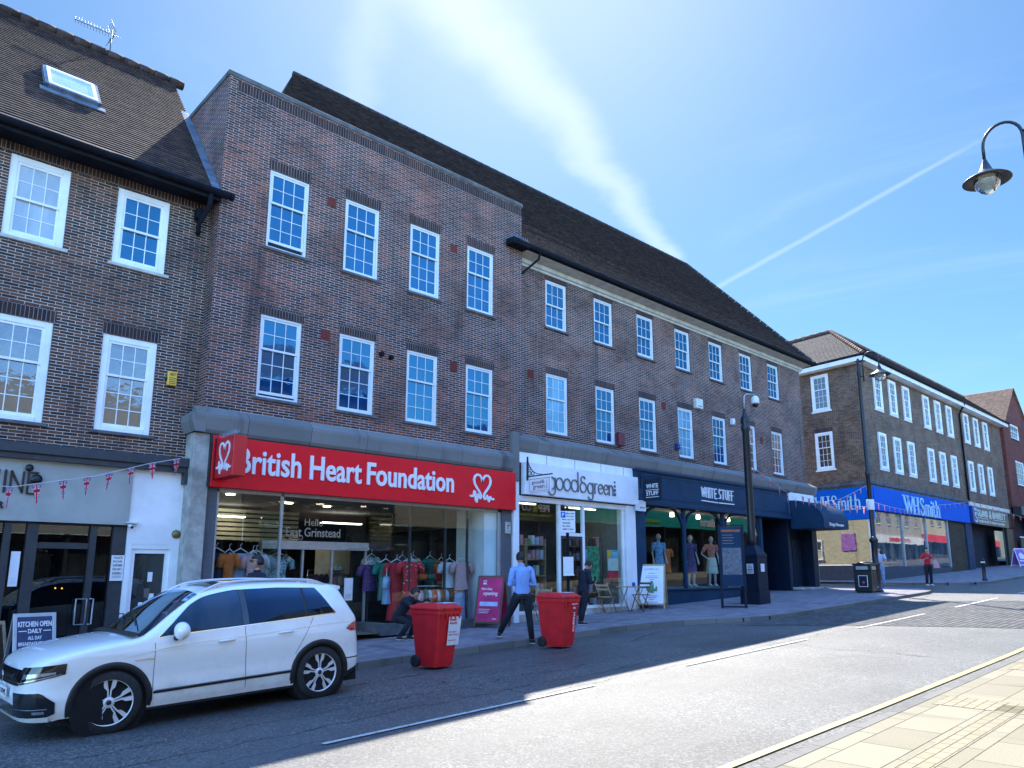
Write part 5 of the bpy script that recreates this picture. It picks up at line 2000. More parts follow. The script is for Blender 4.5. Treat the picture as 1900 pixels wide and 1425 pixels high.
# arches, wheels
for c in WCX:
    for sd in (-1, 1):
        x = MB()
        P = []
        for i in range(41):
            a = radians(-12 + 204 * i / 40)
            row = []
            for r, o in ((RA - .012, .002), (RA + .0, .014), (RA + .05, .016), (RA + .062, .003)):
                px_, pz = c + r * cos(a), .345 + r * sin(a)
                yy = sidey(min(max(px_, .02), 4.47), max(pz, .26)) if r > RA else sidey(min(max(c + (RA + .03) * cos(a), .02), 4.47), max(.345 + (RA + .03) * sin(a), .26))
                row.append((px_, sd * (yy + o), pz))
            P.append(row)
        x.grid(P if sd > 0 else [r[::-1] for r in P], 0)
        x.build('arch_trim', 'car_black', CA)
        x = MB()
        x.lathe([(RA + .02, -.02), (RA + .02, -.30), (.001, -.31)][::-1] if sd > 0 else [(.001, .31), (RA + .02, .30), (RA + .02, .02)], (c, sd * .90, .345), axis='y', n=32)
        x.build('wheel_well', 'car_void', CA)
x = MB()
x.box(.3, 4.2, -.80, .80, .17, .34)
x.build('underbody', 'car_void', CA)


def wheel(c, sd, steer):
    w = MB()
    hw = .118
    tp = [(.262, hw), (.285, hw + .004), (.33, hw - .004), (.350, hw - .028), (.354, 0), (.350, -hw + .028), (.33, -hw + .004), (.262, -hw)]
    w.lathe(tp, axis='y', n=40, caps=False)
    T = Matrix.Translation((c, sd * .795, .353)) @ Matrix.Rotation(steer, 4, 'Z')
    ob = w.build('wheel', 'tyre', CA)
    ob.matrix_local = T
    o = -1 if sd < 0 else 1
    r = MB()
    r.lathe([(.268, -hw * o), (.268, (hw - .012) * o), (.255, (hw - .004) * o), (.245, (hw - .03) * o), (.238, (hw - .08) * o), (.05, (hw - .09) * o), (.001, (hw - .09) * o)], axis='y', n=40, ms=[0, 0, 1, 0, 0, 0], caps=False)
    rm = r.build('rim', ['car_gloss_black', 'alloy'], ob)
    s_ = MB()
    yf, yb_ = (hw - .022) * o, (hw - .07) * o
    for k in range(5):
        a0 = 2 * pi * k / 5 + .3
        for sg_ in (-1, 1):
            def pt(rr, aa): return (rr * cos(aa), rr * sin(aa))
            A = a0 + sg_ * .05
            pl_ = [pt(.05, a0 + sg_ * .06), pt(.05, a0 + sg_ * .36), pt(.135, a0 + sg_ * .185), pt(.175, a0 + sg_ * .33), pt(.252, a0 + sg_ * .31), pt(.252, a0 + sg_ * .115), pt(.180, a0 + sg_ * .10), pt(.135, a0 + sg_ * .055)]
            ar = sum(pl_[i][0] * pl_[(i + 1) % 8][1] - pl_[(i + 1) % 8][0] * pl_[i][1] for i in range(8))
            s_.prism(pl_, min(yf, yb_) + (.0005 if sg_ > 0 else 0), max(yf, yb_) + (.0005 if sg_ > 0 else 0), 0)
    s_.lathe([(.001, (hw - .016) * o), (.036, (hw - .018) * o), (.062, (hw - .024) * o), (.066, (hw - .07) * o)], axis='y', n=20)
    s_.build('spokes', 'alloy', ob)
    h = MB()
    h.lathe([(.001, (hw - .012) * o), (.028, (hw - .013) * o), (.030, (hw - .02) * o)], axis='y', n=18)
    h.build('hub_cap', 'car_black', ob)


for c in WCX:
    for sd in (-1, 1):
        wheel(c, sd, radians(-9) if c < 1 else 0)
# mirrors
for sd in (-1, 1):
    x = MB()
    x.sphere((1.60, sd * 1.045, 1.095), .135, sz=.80, sx=.66, sy=1.0, n=18, k=12)
    mr = x.build('wing_mirror', 'car_white', CA)
    x = MB()
    x.tube([(1.58, sd * .86, 1.0), (1.60, sd * .98, 1.02)], [.035, .03], n=8)
    x.sphere((1.60, sd * 1.03, 1.045), .108, sz=.55, sx=.60, sy=1.0, n=14, k=8)
    x.build('mirror_base', 'car_black', mr)


# nose: features wrapped round the plan outline
def outline(s, z, off, side=-1):
    k = [(0, 0)] + [(x_, w_) for x_, w_ in WD if x_ <= 1.0]
    L = 0
    for (xa, ya), (xb, yb2) in zip(k, k[1:]):
        d = sqrt((xb - xa) ** 2 + (yb2 - ya) ** 2)
        if s <= L + d or (xb, yb2) == k[-1]:
            t = (s - L) / d
            px_, py = xa + (xb - xa) * t, ya + (yb2 - ya) * t
            nx, ny = -(yb2 - ya) / d, (xb - xa) / d
            py2 = py + lerpk(PF, z) * min(1, py / .7) if py > .3 else py
            return (px_ + nx * off + rake(max(px_, 0), z), side * (py2 + ny * off), z)
        L += d


def fpatch(name, mat, s0, s1, ft, fb, off=.006, n=16, nz=3, sides=(-1, 1)):
    for sd in sides:
        m_ = MB()
        P = []
        for i in range(n + 1):
            s = s0 + (s1 - s0) * i / n
            P.append([outline(s, fb(s) + (ft(s) - fb(s)) * j / nz, off, sd) for j in range(nz + 1)])
        m_.grid(P[::-1] if sd < 0 else P, 0)
        m_.build(name, mat, CA)


fpatch('grille', 'car_gloss_black', .0, .56, lambda s: .775 + .01 * s, lambda s: .615, .010, 10)
fpatch('grille_bar', 'chrome', .0, .60, lambda s: .700, lambda s: .690, .016, 10, 1)
fpatch('grille_bar', 'chrome', .0, .60, lambda s: .655, lambda s: .645, .016, 10, 1)
fpatch('headlight', 'car_gloss_black', .52, 1.10, lambda s: .785 + .06 * (s - .52) + .02, lambda s: .63 + max(0, s - .62) * .20, .012, 18)
fpatch('headlight_lens', 'lamp_clear', .62, 1.0, lambda s: .735 + .05 * (s - .55), lambda s: .685 + max(0, s - .62) * .13, .018, 14)
fpatch('running_light', 'lamp_clear', .56, 1.06, lambda s: .650 + .19 * max(0, s - .6), lambda s: .638 + .19 * max(0, s - .6), .019, 14, 1)
fpatch('lower_intake', 'car_gloss_black', .0, .50, lambda s: .40, lambda s: .27, .010, 10)
fpatch('side_intake', 'car_gloss_black', .46, 1.02, lambda s: .54 - max(0, s - .88) * .8, lambda s: .265 + max(0, s - .9) * .4, .012, 14)
fpatch('fog_light', 'lamp_clear', .80, .92, lambda s: .345, lambda s: .315, .020, 4)
fpatch('bumper_blade', 'car_white', .0, .96, lambda s: .262 + .02 * s, lambda s: .228, .022, 16, 1)
fpatch('intake_bar', 'chrome', .50, .95, lambda s: .372, lambda s: .362, .018, 10, 1)
x = MB()
x.box(-.035, -.02, -.26, .26, .47, .58, bev=.002)
plt = x.build('number_plate', 'plate_white', CA)
x = MB(lambda p: Vector((p.y, -p.x, p.z)))
x.text('KV20 XWJ', -.24, .49, .48, .07, -.038, -.0355, bold=.01)
x.build('plate_lettering', 'black_paint', plt)
x = MB()
x.lathe([(.052, -.03), (.060, -.036), (.066, -.03)], (-.0, 0, .69), axis='x', n=24)
x.build('front_badge', 'chrome', CA)
# rear lamps and bumper
for sd in (-1, 1):
    m_ = MB()
    P = []
    for i in range(13):
        xx = 4.0 + .285 * i / 12
        zb_ = .88 - .0 * i
        zt_ = .90 + (.10 + .06 * i / 12)
        P.append([SP(xx, (.875 if i > 2 else .90) + ((1.00 + .06 * i / 12) - .915) * j / 4 * min(1, .25 + i / 5), .010, sd) for j in range(5)])
    m_.grid(P if sd < 0 else P[::-1], 0)
    m_.build('rear_lamp', 'lamp_red', CA)
spatch('bumper_strip', 'car_black', 3.98, 4.27, lambda q: .505, lambda q: .49, 12, 1, .006)
spatch('bumper_lower', 'car_black', 3.96, 4.27, lambda q: .30 + (q - 3.96) * .30, lambda q: .24 + (q - 4.03) * .5 if q > 4.03 else .24, 12, 2, .008)
spatch('fuel_flap_line', 'car_void', 3.93, 3.935, lambda q: .97, lambda q: .83, 1, 2, .003, sides=(1,))
# seats seen through the front glass are left dark
# ================================================================ street furniture
def skyaxis(): pass


def wheeliebin(name, label, X, Y, z, rz, paper):
    t = thing(name, label, 'bin', (X, Y, z), rz, 'red wheelie bins standing at the kerb')
    # local: front faces -y, wheels at +y
    x = MB()
    def ring(zz, hw, f, b, ch=.03):
        return [(-hw + ch, f, zz), (hw - ch, f, zz), (hw, f + ch, zz), (hw, b - ch, zz), (hw - ch, b, zz), (-hw + ch, b, zz), (-hw, b - ch, zz), (-hw, f + ch, zz)]
    R = [ring(.02, .205, -.22, .24), ring(.10, .215, -.235, .26), ring(.86, .265, -.335, .335), ring(.865, .285, -.355, .35), ring(.93, .285, -.355, .35), ring(.935, .255, -.33, .33)]
    x.grid(R, 0, sm=False, closed=True)
    x.face(R[0][::-1])
    for sx in (-.2, -.1, 0, .1, .2):
        x.box(sx - .012, sx + .012, -.362, -.330, .79, .865)
    x.build('body', 'bin_red', t)
    x = MB()
    R = [ring(.938, .30, -.375, .33), ring(.965, .30, -.375, .33), ring(.99, .27, -.33, .31), ring(1.03, .22, -.26, .27), ring(1.035, .20, -.24, .25)]
    x.grid(R, 0, sm=False, closed=True)
    x.face(R[-1])
    x.face(R[0][::-1])
    for sx in (-.16, .10):
        x.box(sx - .03, sx + .03, -.395, -.36, .945, .975, bev=.006)
    x.build('lid', 'bin_red', t)
    x = MB()
    x.tube([(-.22, .33, .93), (-.22, .40, .98), (.22, .40, .98), (.22, .33, .93)], .014, n=8)
    x.build('handle', 'bin_red', t)
    for sx in (-1, 1):
        x = MB()
        x.lathe([(.001, -.028), (.05, -.03), (.095, -.028), (.10, -.012), (.10, .012), (.095, .028), (.05, .03), (.001, .028)], (sx * .235, .22, .10), axis='x', n=22)
        x.build('wheel', 'tyre', t)
    x = MB()
    x.box(-.04, .22, -.26, -.05, 1.038, 1.042)
    x.build('lid_label', 'paper', t)
    return t


plain('bin_red', (.66, .012, .018), .42, var=.14, vs=4, dirt=.3)
B1 = wheeliebin('wheelie_bin', 'red wheelie bin beside the car, with a white donation notice on its front', 7.93, 10.33, rz_(7.9) + .03, radians(8), True)
x = MB()
x.face([(-.04, -.300, .36), (.235, -.300, .36), (.262, -.352, .82), (-.04, -.352, .82)])
x.build('notice', 'paper', B1)


def sl(zz): return -.300 - (zz - .36) / .46 * .052 - .004


x = MB(lambda p: Vector((p.x, sl(p.z) + p.y, p.z)))
x.text('Donation', -.02, .755, .16, .045, -.002, 0, bold=.01)
x.text('drop point', -.02, .695, .18, .045, -.002, 0, bold=.01)
x.build('notice_heading', 'red_sign_side', B1)
x = MB(lambda p: Vector((p.x, sl(p.z) + p.y, p.z)))
x.text("Don't forget to", -.02, .56, .18, .028, -.002, 0)
x.text('gift aid it - ask in store', -.02, .515, .25, .028, -.002, 0)
x.text('Thank you for your support', -.02, .43, .20, .02, -.002, 0)
x.build('notice_lettering', 'red_sign_side', B1)
B2 = wheeliebin('wheelie_bin', 'red wheelie bin beside the man in the blue shirt, with upright white lettering', 11.02, 10.42, rz_(11) + .03, radians(6), False)
x = MB(lambda p: Vector((p.x, -.32 - (p.z - .36) / .5 * .040 + p.y, p.z)))
x.text('support', -.03, .80, .19, .035, -.012, 0)
x.text('us', .03, .73, .07, .035, -.012, 0)
x.build('bin_lettering', 'paper', B2)
x = MB(lambda p: Vector((.03 + p.z * 1.0, -.32 - (.62 - p.x - .36) / .5 * .040 + p.y, .66 - p.x)))
x.text('Hospice', 0, 0, .36, .07, -.012, 0)
x.build('side_lettering', 'paper', B2)


def lamp_post(label, X, Y, z, H, arm=.75, adir=-1, name='street_lamp'):
    t = thing(name, label, 'street lamp', (X, Y, z), 0, 'black heritage street lamps with curved arms')
    x = MB()
    x.lathe([(.19, 0), (.19, .05), (.16, .09), (.13, .14), (.125, .9), (.15, .95), (.15, 1.0), (.11, 1.05), (.105, 1.75), (.14, 1.80), (.16, 1.86), (.12, 1.92), (.085, 2.0), (.08, 4.2), (.10, 4.24), (.10, 4.34), (.07, 4.4), (.062, H - .6), (.08, H - .55), (.08, H - .45), (.055, H - .4), (.05, H), (.03, H + .08), (.001, H + .1)], n=18)
    x.build('post', 'iron_black', t)
    y0 = adir * .16
    x = MB()
    x.tube([(0, 0, H - .05), (0, y0, H - .04)], .025, n=8)
    x.tube([(0, 0, H - .62), (0, y0, H - .66)], .025, n=8)
    pts = [(0, y0, H - .85), (0, y0, H - .1)]
    r = (arm - .16) / 2
    for k in range(1, 13):
        a = pi * k / 12
        pts.append((0, y0 + adir * (r - r * cos(a)), H - .1 + r * 1.15 * sin(a)))
    pts.append((0, adir * arm, H - .32))
    x.tube(pts, .026, n=8)
    x.build('arm', 'iron_black', t)
    yl, zl = adir * arm, H - .32
    x = MB()
    x.lathe([(.03, .0), (.05, -.06), (.10, -.20), (.13, -.24), (.30, -.34), (.365, -.385), (.375, -.40), (.36, -.405), (.18, -.35), (.15, -.34)], (0, yl, zl), n=26, caps=False)
    x.build('shade', 'iron_black', t)
    x = MB()
    x.lathe([(.355, -.398), (.17, -.345), (.001, -.34)], (0, yl, zl), n=26, caps=False)
    x.build('shade_lining', 'lamp_cream', t)
    x = MB()
    x.lathe([(.205, -.385), (.205, -.43), (.18, -.52), (.11, -.60), (.05, -.635), (.001, -.645)], (0, yl, zl), n=22, caps=False)
    x.build('glass_bowl', 'bowl_glass', t)
    return t


plain('lamp_cream', (.45, .38, .30), .6)
m, g = newmat('bowl_glass')
fr = g.n('ShaderNodeFresnel', {0: 1.45})
a_ = g.n('ShaderNodeMixShader', {0: .35, 1: g.n('ShaderNodeBsdfTransparent', {0: (.85, .93, .9)}), 2: g.n('ShaderNodeBsdfDiffuse', {0: (.55, .6, .55)})})
g.n('ShaderNodeOutputMaterial', {0: g.n('ShaderNodeMixShader', {0: fr, 1: a_, 2: g.n('ShaderNodeBsdfGlossy', {0: (1, 1, 1), 1: .05})})})
L1 = lamp_post('tall black street lamp with a crook arm on the corner pavement beside the litter bin', 28.4, 11.0, gz(28.2), 8.65)
L2 = lamp_post('black street lamp whose lantern hangs into view at the upper right edge', 14.1, 2.28, gz(14.1), 8.60, adir=1)
x = MB()
x.lathe([(.13, 0), (.135, .02), (.135, .36), (.13, .38)], (0, 0, 2.95), n=12)
x.build('wrapped_notice', 'paper', L1)
x = MB()
x.sphere((-.17, -.05, 1.95), .035)
x.sphere((-.17, -.05, .18), .05)
x.build('post_fitting', 'steel', L1)

# cctv mast on a cabinet
t = thing('camera_mast', 'black mast rising from a square cabinet, with a white dome camera on a bent pipe', 'camera mast', (21.6, 12.05, gz(21.3)))
x = MB()
x.box(-.33, .33, -.33, .33, 0, .42, bev=.01)
x.box(-.30, .30, -.30, .30, .42, 1.42, bev=.01)
b4 = [(-.31, -.31), (.31, -.31), (.31, .31), (-.31, .31)]
x.grid([[(a, b, 1.42) for a, b in b4], [(a, b, 1.50) for a, b in b4], [(a * .45, b * .45, 1.76) for a, b in b4], [(a * .42, b * .42, 1.80) for a, b in b4]], 0, sm=False, closed=True)
x.build('cabinet', 'navy_dark', t)
x = MB()
x.lathe([(.14, 1.75), (.12, 1.95), (.115, 5.4), (.14, 5.45), (.15, 5.55), (.12, 5.62), (.15, 5.72), (.14, 5.85), (.08, 5.95), (.05, 6.05), (.05, 6.15)], n=18)
x.build('pole', 'iron_black', t)
x = MB()
x.tube([(0, 0, 6.1), (0, 0, 6.45), (.03, 0, 6.58), (.12, -.03, 6.66), (.45, -.15, 6.68)], .022, n=8)
x.build('bent_pipe', 'steel', t)
x = MB()
x.lathe([(.03, .02), (.09, -.02), (.12, -.08), (.13, -.2), (.12, -.26)], (.45, -.15, 6.62), n=18)
cmh = x.build('dome_camera', 'plastic_white', t)
x = MB()
x.lathe([(.11, -.26), (.10, -.32), (.05, -.37), (.001, -.38)], (.45, -.15, 6.62), n=16, caps=False)
x.build('lens_dome', 'car_gloss_black', cmh)
x = MB()
x.box(-.12, .10, -.312, -.302, .98, 1.22)
x.box(-.312, -.302, -.16, .06, .92, 1.22)
x.build('warning_notice', 'paper', t)
x = MB(lambda p: Vector((p.y, -p.x, p.z)))
x.stroke([(-.02, 1.18), (.05, 1.09), (.12, 1.18 - .09), (.05, 1.19), (-.02, 1.09), (.12, 1.09)], .01, -.318, -.313)
x.box(-.04, .14, -.318, -.313, 1.02, 1.05)
x.box(-.04, .14, -.318, -.313, .96, .98)
x.build('notice_marks', 'black_paint', t)

# information panel
t = thing('information_panel', 'dark upright information panel on two posts in front of the navy shop', 'information panel', (19.78, 11.72, gz(19.8)), radians(-54))
for a in (-.36, .30):
    x = MB()
    x.box(a, a + .07, -.045, .045, 0, 2.36, bev=.005)
    x.build('post', 'navy_dark', t)
x = MB()
x.box(-.29, .30, -.03, .03, .62, 2.33)
x.build('panel', 'navy_paint', t)
x = MB()
x.box(-.29, .30, -.04, .04, .02, .06)
x.box(-.36, .37, -.05, .05, 2.361, 2.39)
x.build('cross_rail', 'navy_dark', t)
x = MB()
x.box(-.26, .27, -.036, -.031, .95, 1.72, 0)
x.box(-.26, .27, -.037, -.031, 2.18, 2.25, 1)
for k in range(4):
    x.box(-.24, .05 + .04 * (k % 2), -.036, -.031, 2.08 - k * .08, 2.10 - k * .08, 2)
for k in range(5):
    x.stroke([(-.24 + .1 * k, 1.0 + .05 * (k % 2)), (-.20 + .1 * k, 1.3), (-.25 + .11 * k, 1.6)], .01, -.039, -.036, 2, round_=False)
plain('map_grey', (.12, .14, .17), .5, var=.4, vs=14)
plain('map_orange', (.35, .1, .04), .5)
x.build('map', ['map_grey', 'map_orange', 'letter_grey'], t)

# litter bin
t = thing('litter_bin', 'black square litter bin with small poster by the foot of the street lamp', 'litter bin', (27.9, 11.2, gz(27.5)), radians(3))
x = MB()
x.box(-.30, .30, -.30, .30, .05, .80, bev=.02)
x.box(-.30, .30, -.29, .29, .80, .98)
x.build('body', 'black_paint', t)
x = MB()
x.box(-.34, .34, -.34, .34, .98, 1.04, bev=.02)
x.sphere((.02, 0, 1.04), .27, sz=.28, n=18, k=8)
x.build('lid', 'black_paint', t)
x = MB()
x.box(-.20, .20, -.31, -.30, .82, .94)
x.box(-.31, -.302, -.20, .20, .82, .94)
x.build('aperture', 'steel', t)
x = MB()
x.box(-.312, -.302, -.17, .15, .22, .62, 0)
x.box(-.315, -.312, -.15, .13, .24, .60, 1)
x.lathe([(.001, -.320), (.06, -.318), (.06, -.315)], (0, -.01, .36), axis='x', n=14, m=2)
x.build('poster', ['paper', 'navy_dark', 'lamp_red'], t)
x = MB()
x.box(-.24, .24, -.24, .24, 0, .05)
x.build('foot', 'iron_black', t)

t = thing('bollard', 'black bollard with a white band on the far pavement', 'bollard', (37.5, 10.0, gz(37.5)))
x = MB()
x.lathe([(.11, 0), (.11, .06), (.075, .10), (.07, .70), (.085, .72), (.085, .75), (.07, .77), (.07, .86), (.08, .88), (.06, .93), (.001, .95)], n=16)
x.build('post', 'iron_black', t)
x = MB()
x.lathe([(.074, .74), (.088, .755), (.088, .80), (.074, .81)], n=16)
x.build('band', 'paint_white', t)

# parking sign
t = thing('parking_sign', 'slim grey post carrying a white and blue parking plate and a taped paper notice', 'parking sign', (13.5, 12.42, gz(13.5)))
x = MB()
x.lathe([(.04, 0), (.038, 2.78), (.045, 2.79), (.03, 2.83), (.001, 2.85)], n=12)
x.build('post', 'iron_black', t)
T = lambda p: Vector((p.x * .80 + p.y * .55, -p.x * .55 + p.y * .80, p.z))
x = MB(T)
x.box(-.19, .19, -.055, -.045, 2.20, 2.72, bev=.003)
pl_ = x.build('plate', 'paper', t)
x = MB(T)
x.box(-.175, -.06, -.058, -.056, 2.56, 2.70, 0)
x.text('P', -.145, 2.585, .055, .09, -.062, -.058, 1, bold=.02)
for k, s_ in enumerate(('Mon-Sat', '8am-6pm')):
    x.text(s_, -.04, 2.645 - k * .07, .20, .04, -.060, -.056, 2, bold=.01)
for k, s_ in enumerate(('Max stay 30', 'minutes', 'No return', 'within 1 hour')):
    x.text(s_, -.14, 2.49 - k * .075, .28 if k in (0, 3) else .2, .045, -.060, -.056, 2, bold=.01)
x.build('plate_lettering', ['blue_sign', 'paper', 'black_paint'], pl_)
x = MB(T)
x.box(-.13, .13, -.05, -.042, 1.22, 1.62)
x.face([(-.13, -.052, 1.22), (.13, -.052, 1.22), (.15, -.07, 1.18), (-.13, -.06, 1.17)])
x.build('paper_notice', 'paper', t)

# alarm boxes and other small wall fittings
t = thing('alarm_box', 'yellow alarm box on the brown brick wall left of the tall block', 'alarm box', (4.74, YL, 3.6), world=True)
x = MB()
x.box(4.66, 4.83, YL - .08, YL - .004, 3.50, 3.78, bev=.015)
x.build('case', 'yellow_box', t)
x = MB()
x.text('ADT', 4.69, 3.69, .11, .05, YL - .085, YL - .081, bold=.02)
for k in range(4):
    x.box(4.68, 4.81 - .01 * (k % 2), YL - .084, YL - .081, 3.64 - k * .035, 3.652 - k * .035)
x.lathe([(.001, -.06), (.035, -.055), (.035, -.004)], (4.655, YL, 3.63), axis='y', n=12)
x.build('marks', 'black_paint', t)
t = thing('security_camera', 'small white wall camera under the end of the grey bar fascia', 'security camera', (4.24, YL - .16, .8), world=True)
x = MB()
x.box(4.14, 4.34, YL - .24, YL - .13, .86, .885, bev=.004)
x.tube([(4.20, YL - .14, .84), (4.22, YL - .26, .79)], .032, n=12)
x.build('housing', 'plastic_white', t)
x = MB()
x.tube([(4.222, YL - .262, .789), (4.225, YL - .272, .785)], .024, n=12)
x.build('lens', 'car_gloss_black', t)
t = thing('wall_sounder', 'round brass coloured sounder on the white panel by the stone pilaster', 'sounder', (5.0, YL - .13, .72), world=True)
x = MB()
x.lathe([(.001, -.19), (.05, -.185), (.075, -.16), (.08, -.135)], (5.03, YL, .70), axis='y', n=18)
plain('brass_dull', (.20, .16, .06), .45, .5)
x.build('disc', 'brass_dull', t)
x = MB()
x.tube([(5.1, YL - .14, .69), (5.17, YL - .14, .66), (5.2, YL - .14, .74), (5.22, YL - .14, 1.62)], .006, n=5)
x.build('cable', 'black_paint', t)
for (nm, lb, a, zz, w, h, mt) in (('wall_box', 'cream box on the brick wall between the first floor windows', 22.35, 5.72, .42, .36, 'letter_cream'), ('wall_box', 'small white box on the brick wall near the black mast', 24.75, 5.45, .16, .24, 'plastic_white'), ('wall_box', 'dark brown box on the brick above the navy shop corner', 17.95, 3.86, .28, .42, 'maroon'), ('wall_box', 'small dark blue box beside a first floor window over the navy shop', 21.1, 4.10, .15, .2, 'sign_navy')):
    t = thing(nm, lb, 'wall box', (a, YV, zz), world=True)
    x = MB()
    x.box(a, a + w, YV - .16, YV - .004, zz, zz + h, bev=.02)
    x.build('case', mt, t)
    x = MB()
    x.box(a + w * .2, a + w * .8, YV - .168, YV - .162, zz + h * .2, zz + h * .26)
    x.build('vent_slot', 'black_paint', t)

# roof aerial
t = thing('tv_aerial', 'thin television aerial standing above the ridge of the left roof', 'aerial', (3.7, 17.65, 11.7), world=True)
x = MB()
x.tube([(3.75, 17.65, 11.5), (3.75, 17.65, 12.45)], .012, n=6)
x.build('mast', 'iron_black', t)
x = MB()
x.tube([(2.98, 17.65, 12.30), (3.92, 17.65, 12.34)], .008, n=5)
for k in range(12):
    a = 3.0 + k * .062
    x.tube([(a, 17.65, 12.22), (a, 17.65, 12.39)], .004, n=4)
for sgn in (-1, 1):
    for k in range(5):
        zz = 12.33 + sgn * (.03 + .05 * k)
        x.tube([(3.80 - .025 * k, 17.5, zz), (3.80 - .025 * k, 17.8, zz)], .004, n=4)
    for yy in (17.5, 17.8):
        x.tube([(3.80, yy, 12.33), (3.68, yy, 12.33 + sgn * .26)], .004, n=4)
x.build('elements', 'iron_black', t)

# ---------------------------------------------------------------- pavement boards
def aboard(label, X, Y, rz, w, h, fm, bm, group=None, spread=.26):
    t = thing('pavement_sign', label, 'pavement sign', (X, Y, gz(X)), rz, 'folding pavement signs')
    lean = spread / h
    for k, sgn in enumerate((-1, 1)):
        T = (lambda sgn: (lambda p: Vector((p.x, sgn * (spread * (1 - p.z / h)) + p.y, p.z))))(sgn)
        x = MB(T)
        fwid = .05
        x.box(-w / 2, -w / 2 + fwid, -.015, .015, 0, h, bev=.004)
        x.box(w / 2 - fwid, w / 2, -.015, .015, 0, h, bev=.004)
        x.box(-w / 2 + fwid, w / 2 - fwid, -.013, .013, h - fwid, h)
        x.box(-w / 2 + fwid, w / 2 - fwid, -.013, .013, .10, .15)
        fr = x.build('frame', fm, t)
        x = MB(T)
        x.box(-w / 2 + fwid, w / 2 - fwid, -.008, .008, .15, h - fwid)
        x.build('panel', bm, fr)
    return t, (lambda p: Vector((p.x, -spread * (1 - p.z / h) + p.y, p.z)))


plain('poster_pink', (.55, .02, .14), .4, var=.3, vs=2.5)
plain('poster_blue', (.015, .03, .10), .4, var=.3, vs=5)
plain('light_blue', (.42, .52, .75), .5)
t, T = aboard('pink New shop opening board in a wooden frame beside the white pilaster', 12.35, 13.88, radians(-72), .74, 1.22, 'wood_dark', 'poster_pink')
x = MB(T)
x.text('New shop', -.24, .86, .30, .075, -.014, -.009, bold=.012)
x.text('opening', -.18, .73, .40, .11, -.014, -.009, bold=.015)
heart(x, -.16, 1.06, .10, -.014, -.009, .012)
for k in range(3):
    x.box(-.26, .06 - .03 * k, -.012, -.009, .42 - k * .04, .43 - k * .04)
x.box(.14, .25, -.012, -.009, .20, .215)
x.build('lettering', 'letter_white', t)
x = MB(T)
x.box(-.25, .25, -.013, -.009, .50, .60)
x.build('blue_bar', 'light_blue', t)
t, T = aboard('tall white cafe board with a green cactus drawing in a pale wooden frame', 18.80, 13.85, radians(-62), .80, 1.30, 'wood_pale', 'white_board', spread=.34)
x = MB(T)
x.text('good&green', -.22, 1.12, .42, .06, -.013, -.009)
for k, (w_, z_) in enumerate(((.20, 1.02), (.34, .94), (.38, .89), (.16, .84), (.36, .36), (.28, .31), (.16, .26), (.36, .18))):
    x.box(-w_ / 2, w_ / 2, -.011, -.009, z_, z_ + .014)
x.build('lettering', 'letter_grey', t)
x = MB(T)
x.prism([(-.07, .45), (.07, .45), (.06, .70), (.03, .80), (-.03, .80), (-.06, .70)], -.014, -.009)
x.prism([(.06, .50), (.16, .50), (.17, .62), (.13, .66), (.10, .58), (.06, .58)], -.013, -.009)
x.prism([(-.06, .48), (-.14, .50), (-.17, .60), (-.13, .62), (-.06, .54)], -.0125, -.009)
plain('cactus_green', (.10, .28, .10), .6, var=.3, vs=20)
x.build('cactus', 'cactus_green', t)
t, T = aboard('blue KITCHEN OPEN DAILY board behind the car bonnet, nearest the bar', 2.62, 13.0, radians(8), .56, 1.08, 'steel', 'poster_blue', spread=.28)
x = MB(T)
x.text('KITCHEN OPEN', -.22, .89, .44, .075, -.015, -.009, bold=.02)
x.text('DAILY', -.09, .80, .18, .06, -.015, -.009, bold=.02)
x.box(-.21, -.11, -.013, -.009, .825, .837)
x.box(.11, .21, -.013, -.009, .825, .837)
x.text('ALL DAY', -.09, .71, .18, .05, -.015, -.009, bold=.015)
x.text('BREAKFAST SERVED', -.21, .63, .42, .05, -.015, -.009, bold=.015)
x.build('lettering', 'letter_white', t)
t, T = aboard('folding brick-patterned board half hidden at the left edge behind the bonnet', 2.10, 13.35, radians(30), .55, .98, 'wood_pale', 'brick_brown', spread=.25)
t, T = aboard('purple and white pavement board outside the last dark shopfront', 55.3, 12.7, radians(-20), .95, 1.15, 'white_paint', 'purple_poster', spread=.3)
x = MB(T)
x.prism([(-.2, .5), (.2, .5), (.25, .75), (0, .9), (-.25, .75)], -.014, -.009)
x.box(-.35, .35, -.013, -.009, .35, .42)
x.build('emblem', 'letter_white', t)

# ---------------------------------------------------------------- cafe table and folding chairs
t = thing('cafe_table', 'small folding wooden cafe table with crossed legs and a blue cup', 'table', (17.25, 13.45, gz(17.2)), radians(10))
x = MB()
x.box(-.36, .36, -.30, .30, .70, .725, bev=.006)
x.build('table_top', 'wood_pale', t)
for yy in (-.24, .24):
    for sgn in (-1, 1):
        x = MB()
        x.tube([(-sgn * .30, yy + sgn * .012, 0), (sgn * .26, yy + sgn * .012, .70)], .016, n=6)
        x.build('leg', 'wood_pale', t)
c = thing('cup', 'bright blue cup standing on the folding cafe table', 'cup', (17.3, 13.4, gz(17.3) + .72))
x = MB()
x.lathe([(.001, .012), (.035, .012), (.042, .11), (.046, .11), (.040, 0), (.001, 0)][::-1], n=14)
x.build('body', 'blue_sign', c)
x = MB()
x.tube([(.04, 0, .09), (.07, 0, .08), (.07, 0, .04), (.038, 0, .03)], .006, n=6)
x.build('handle', 'blue_sign', c)


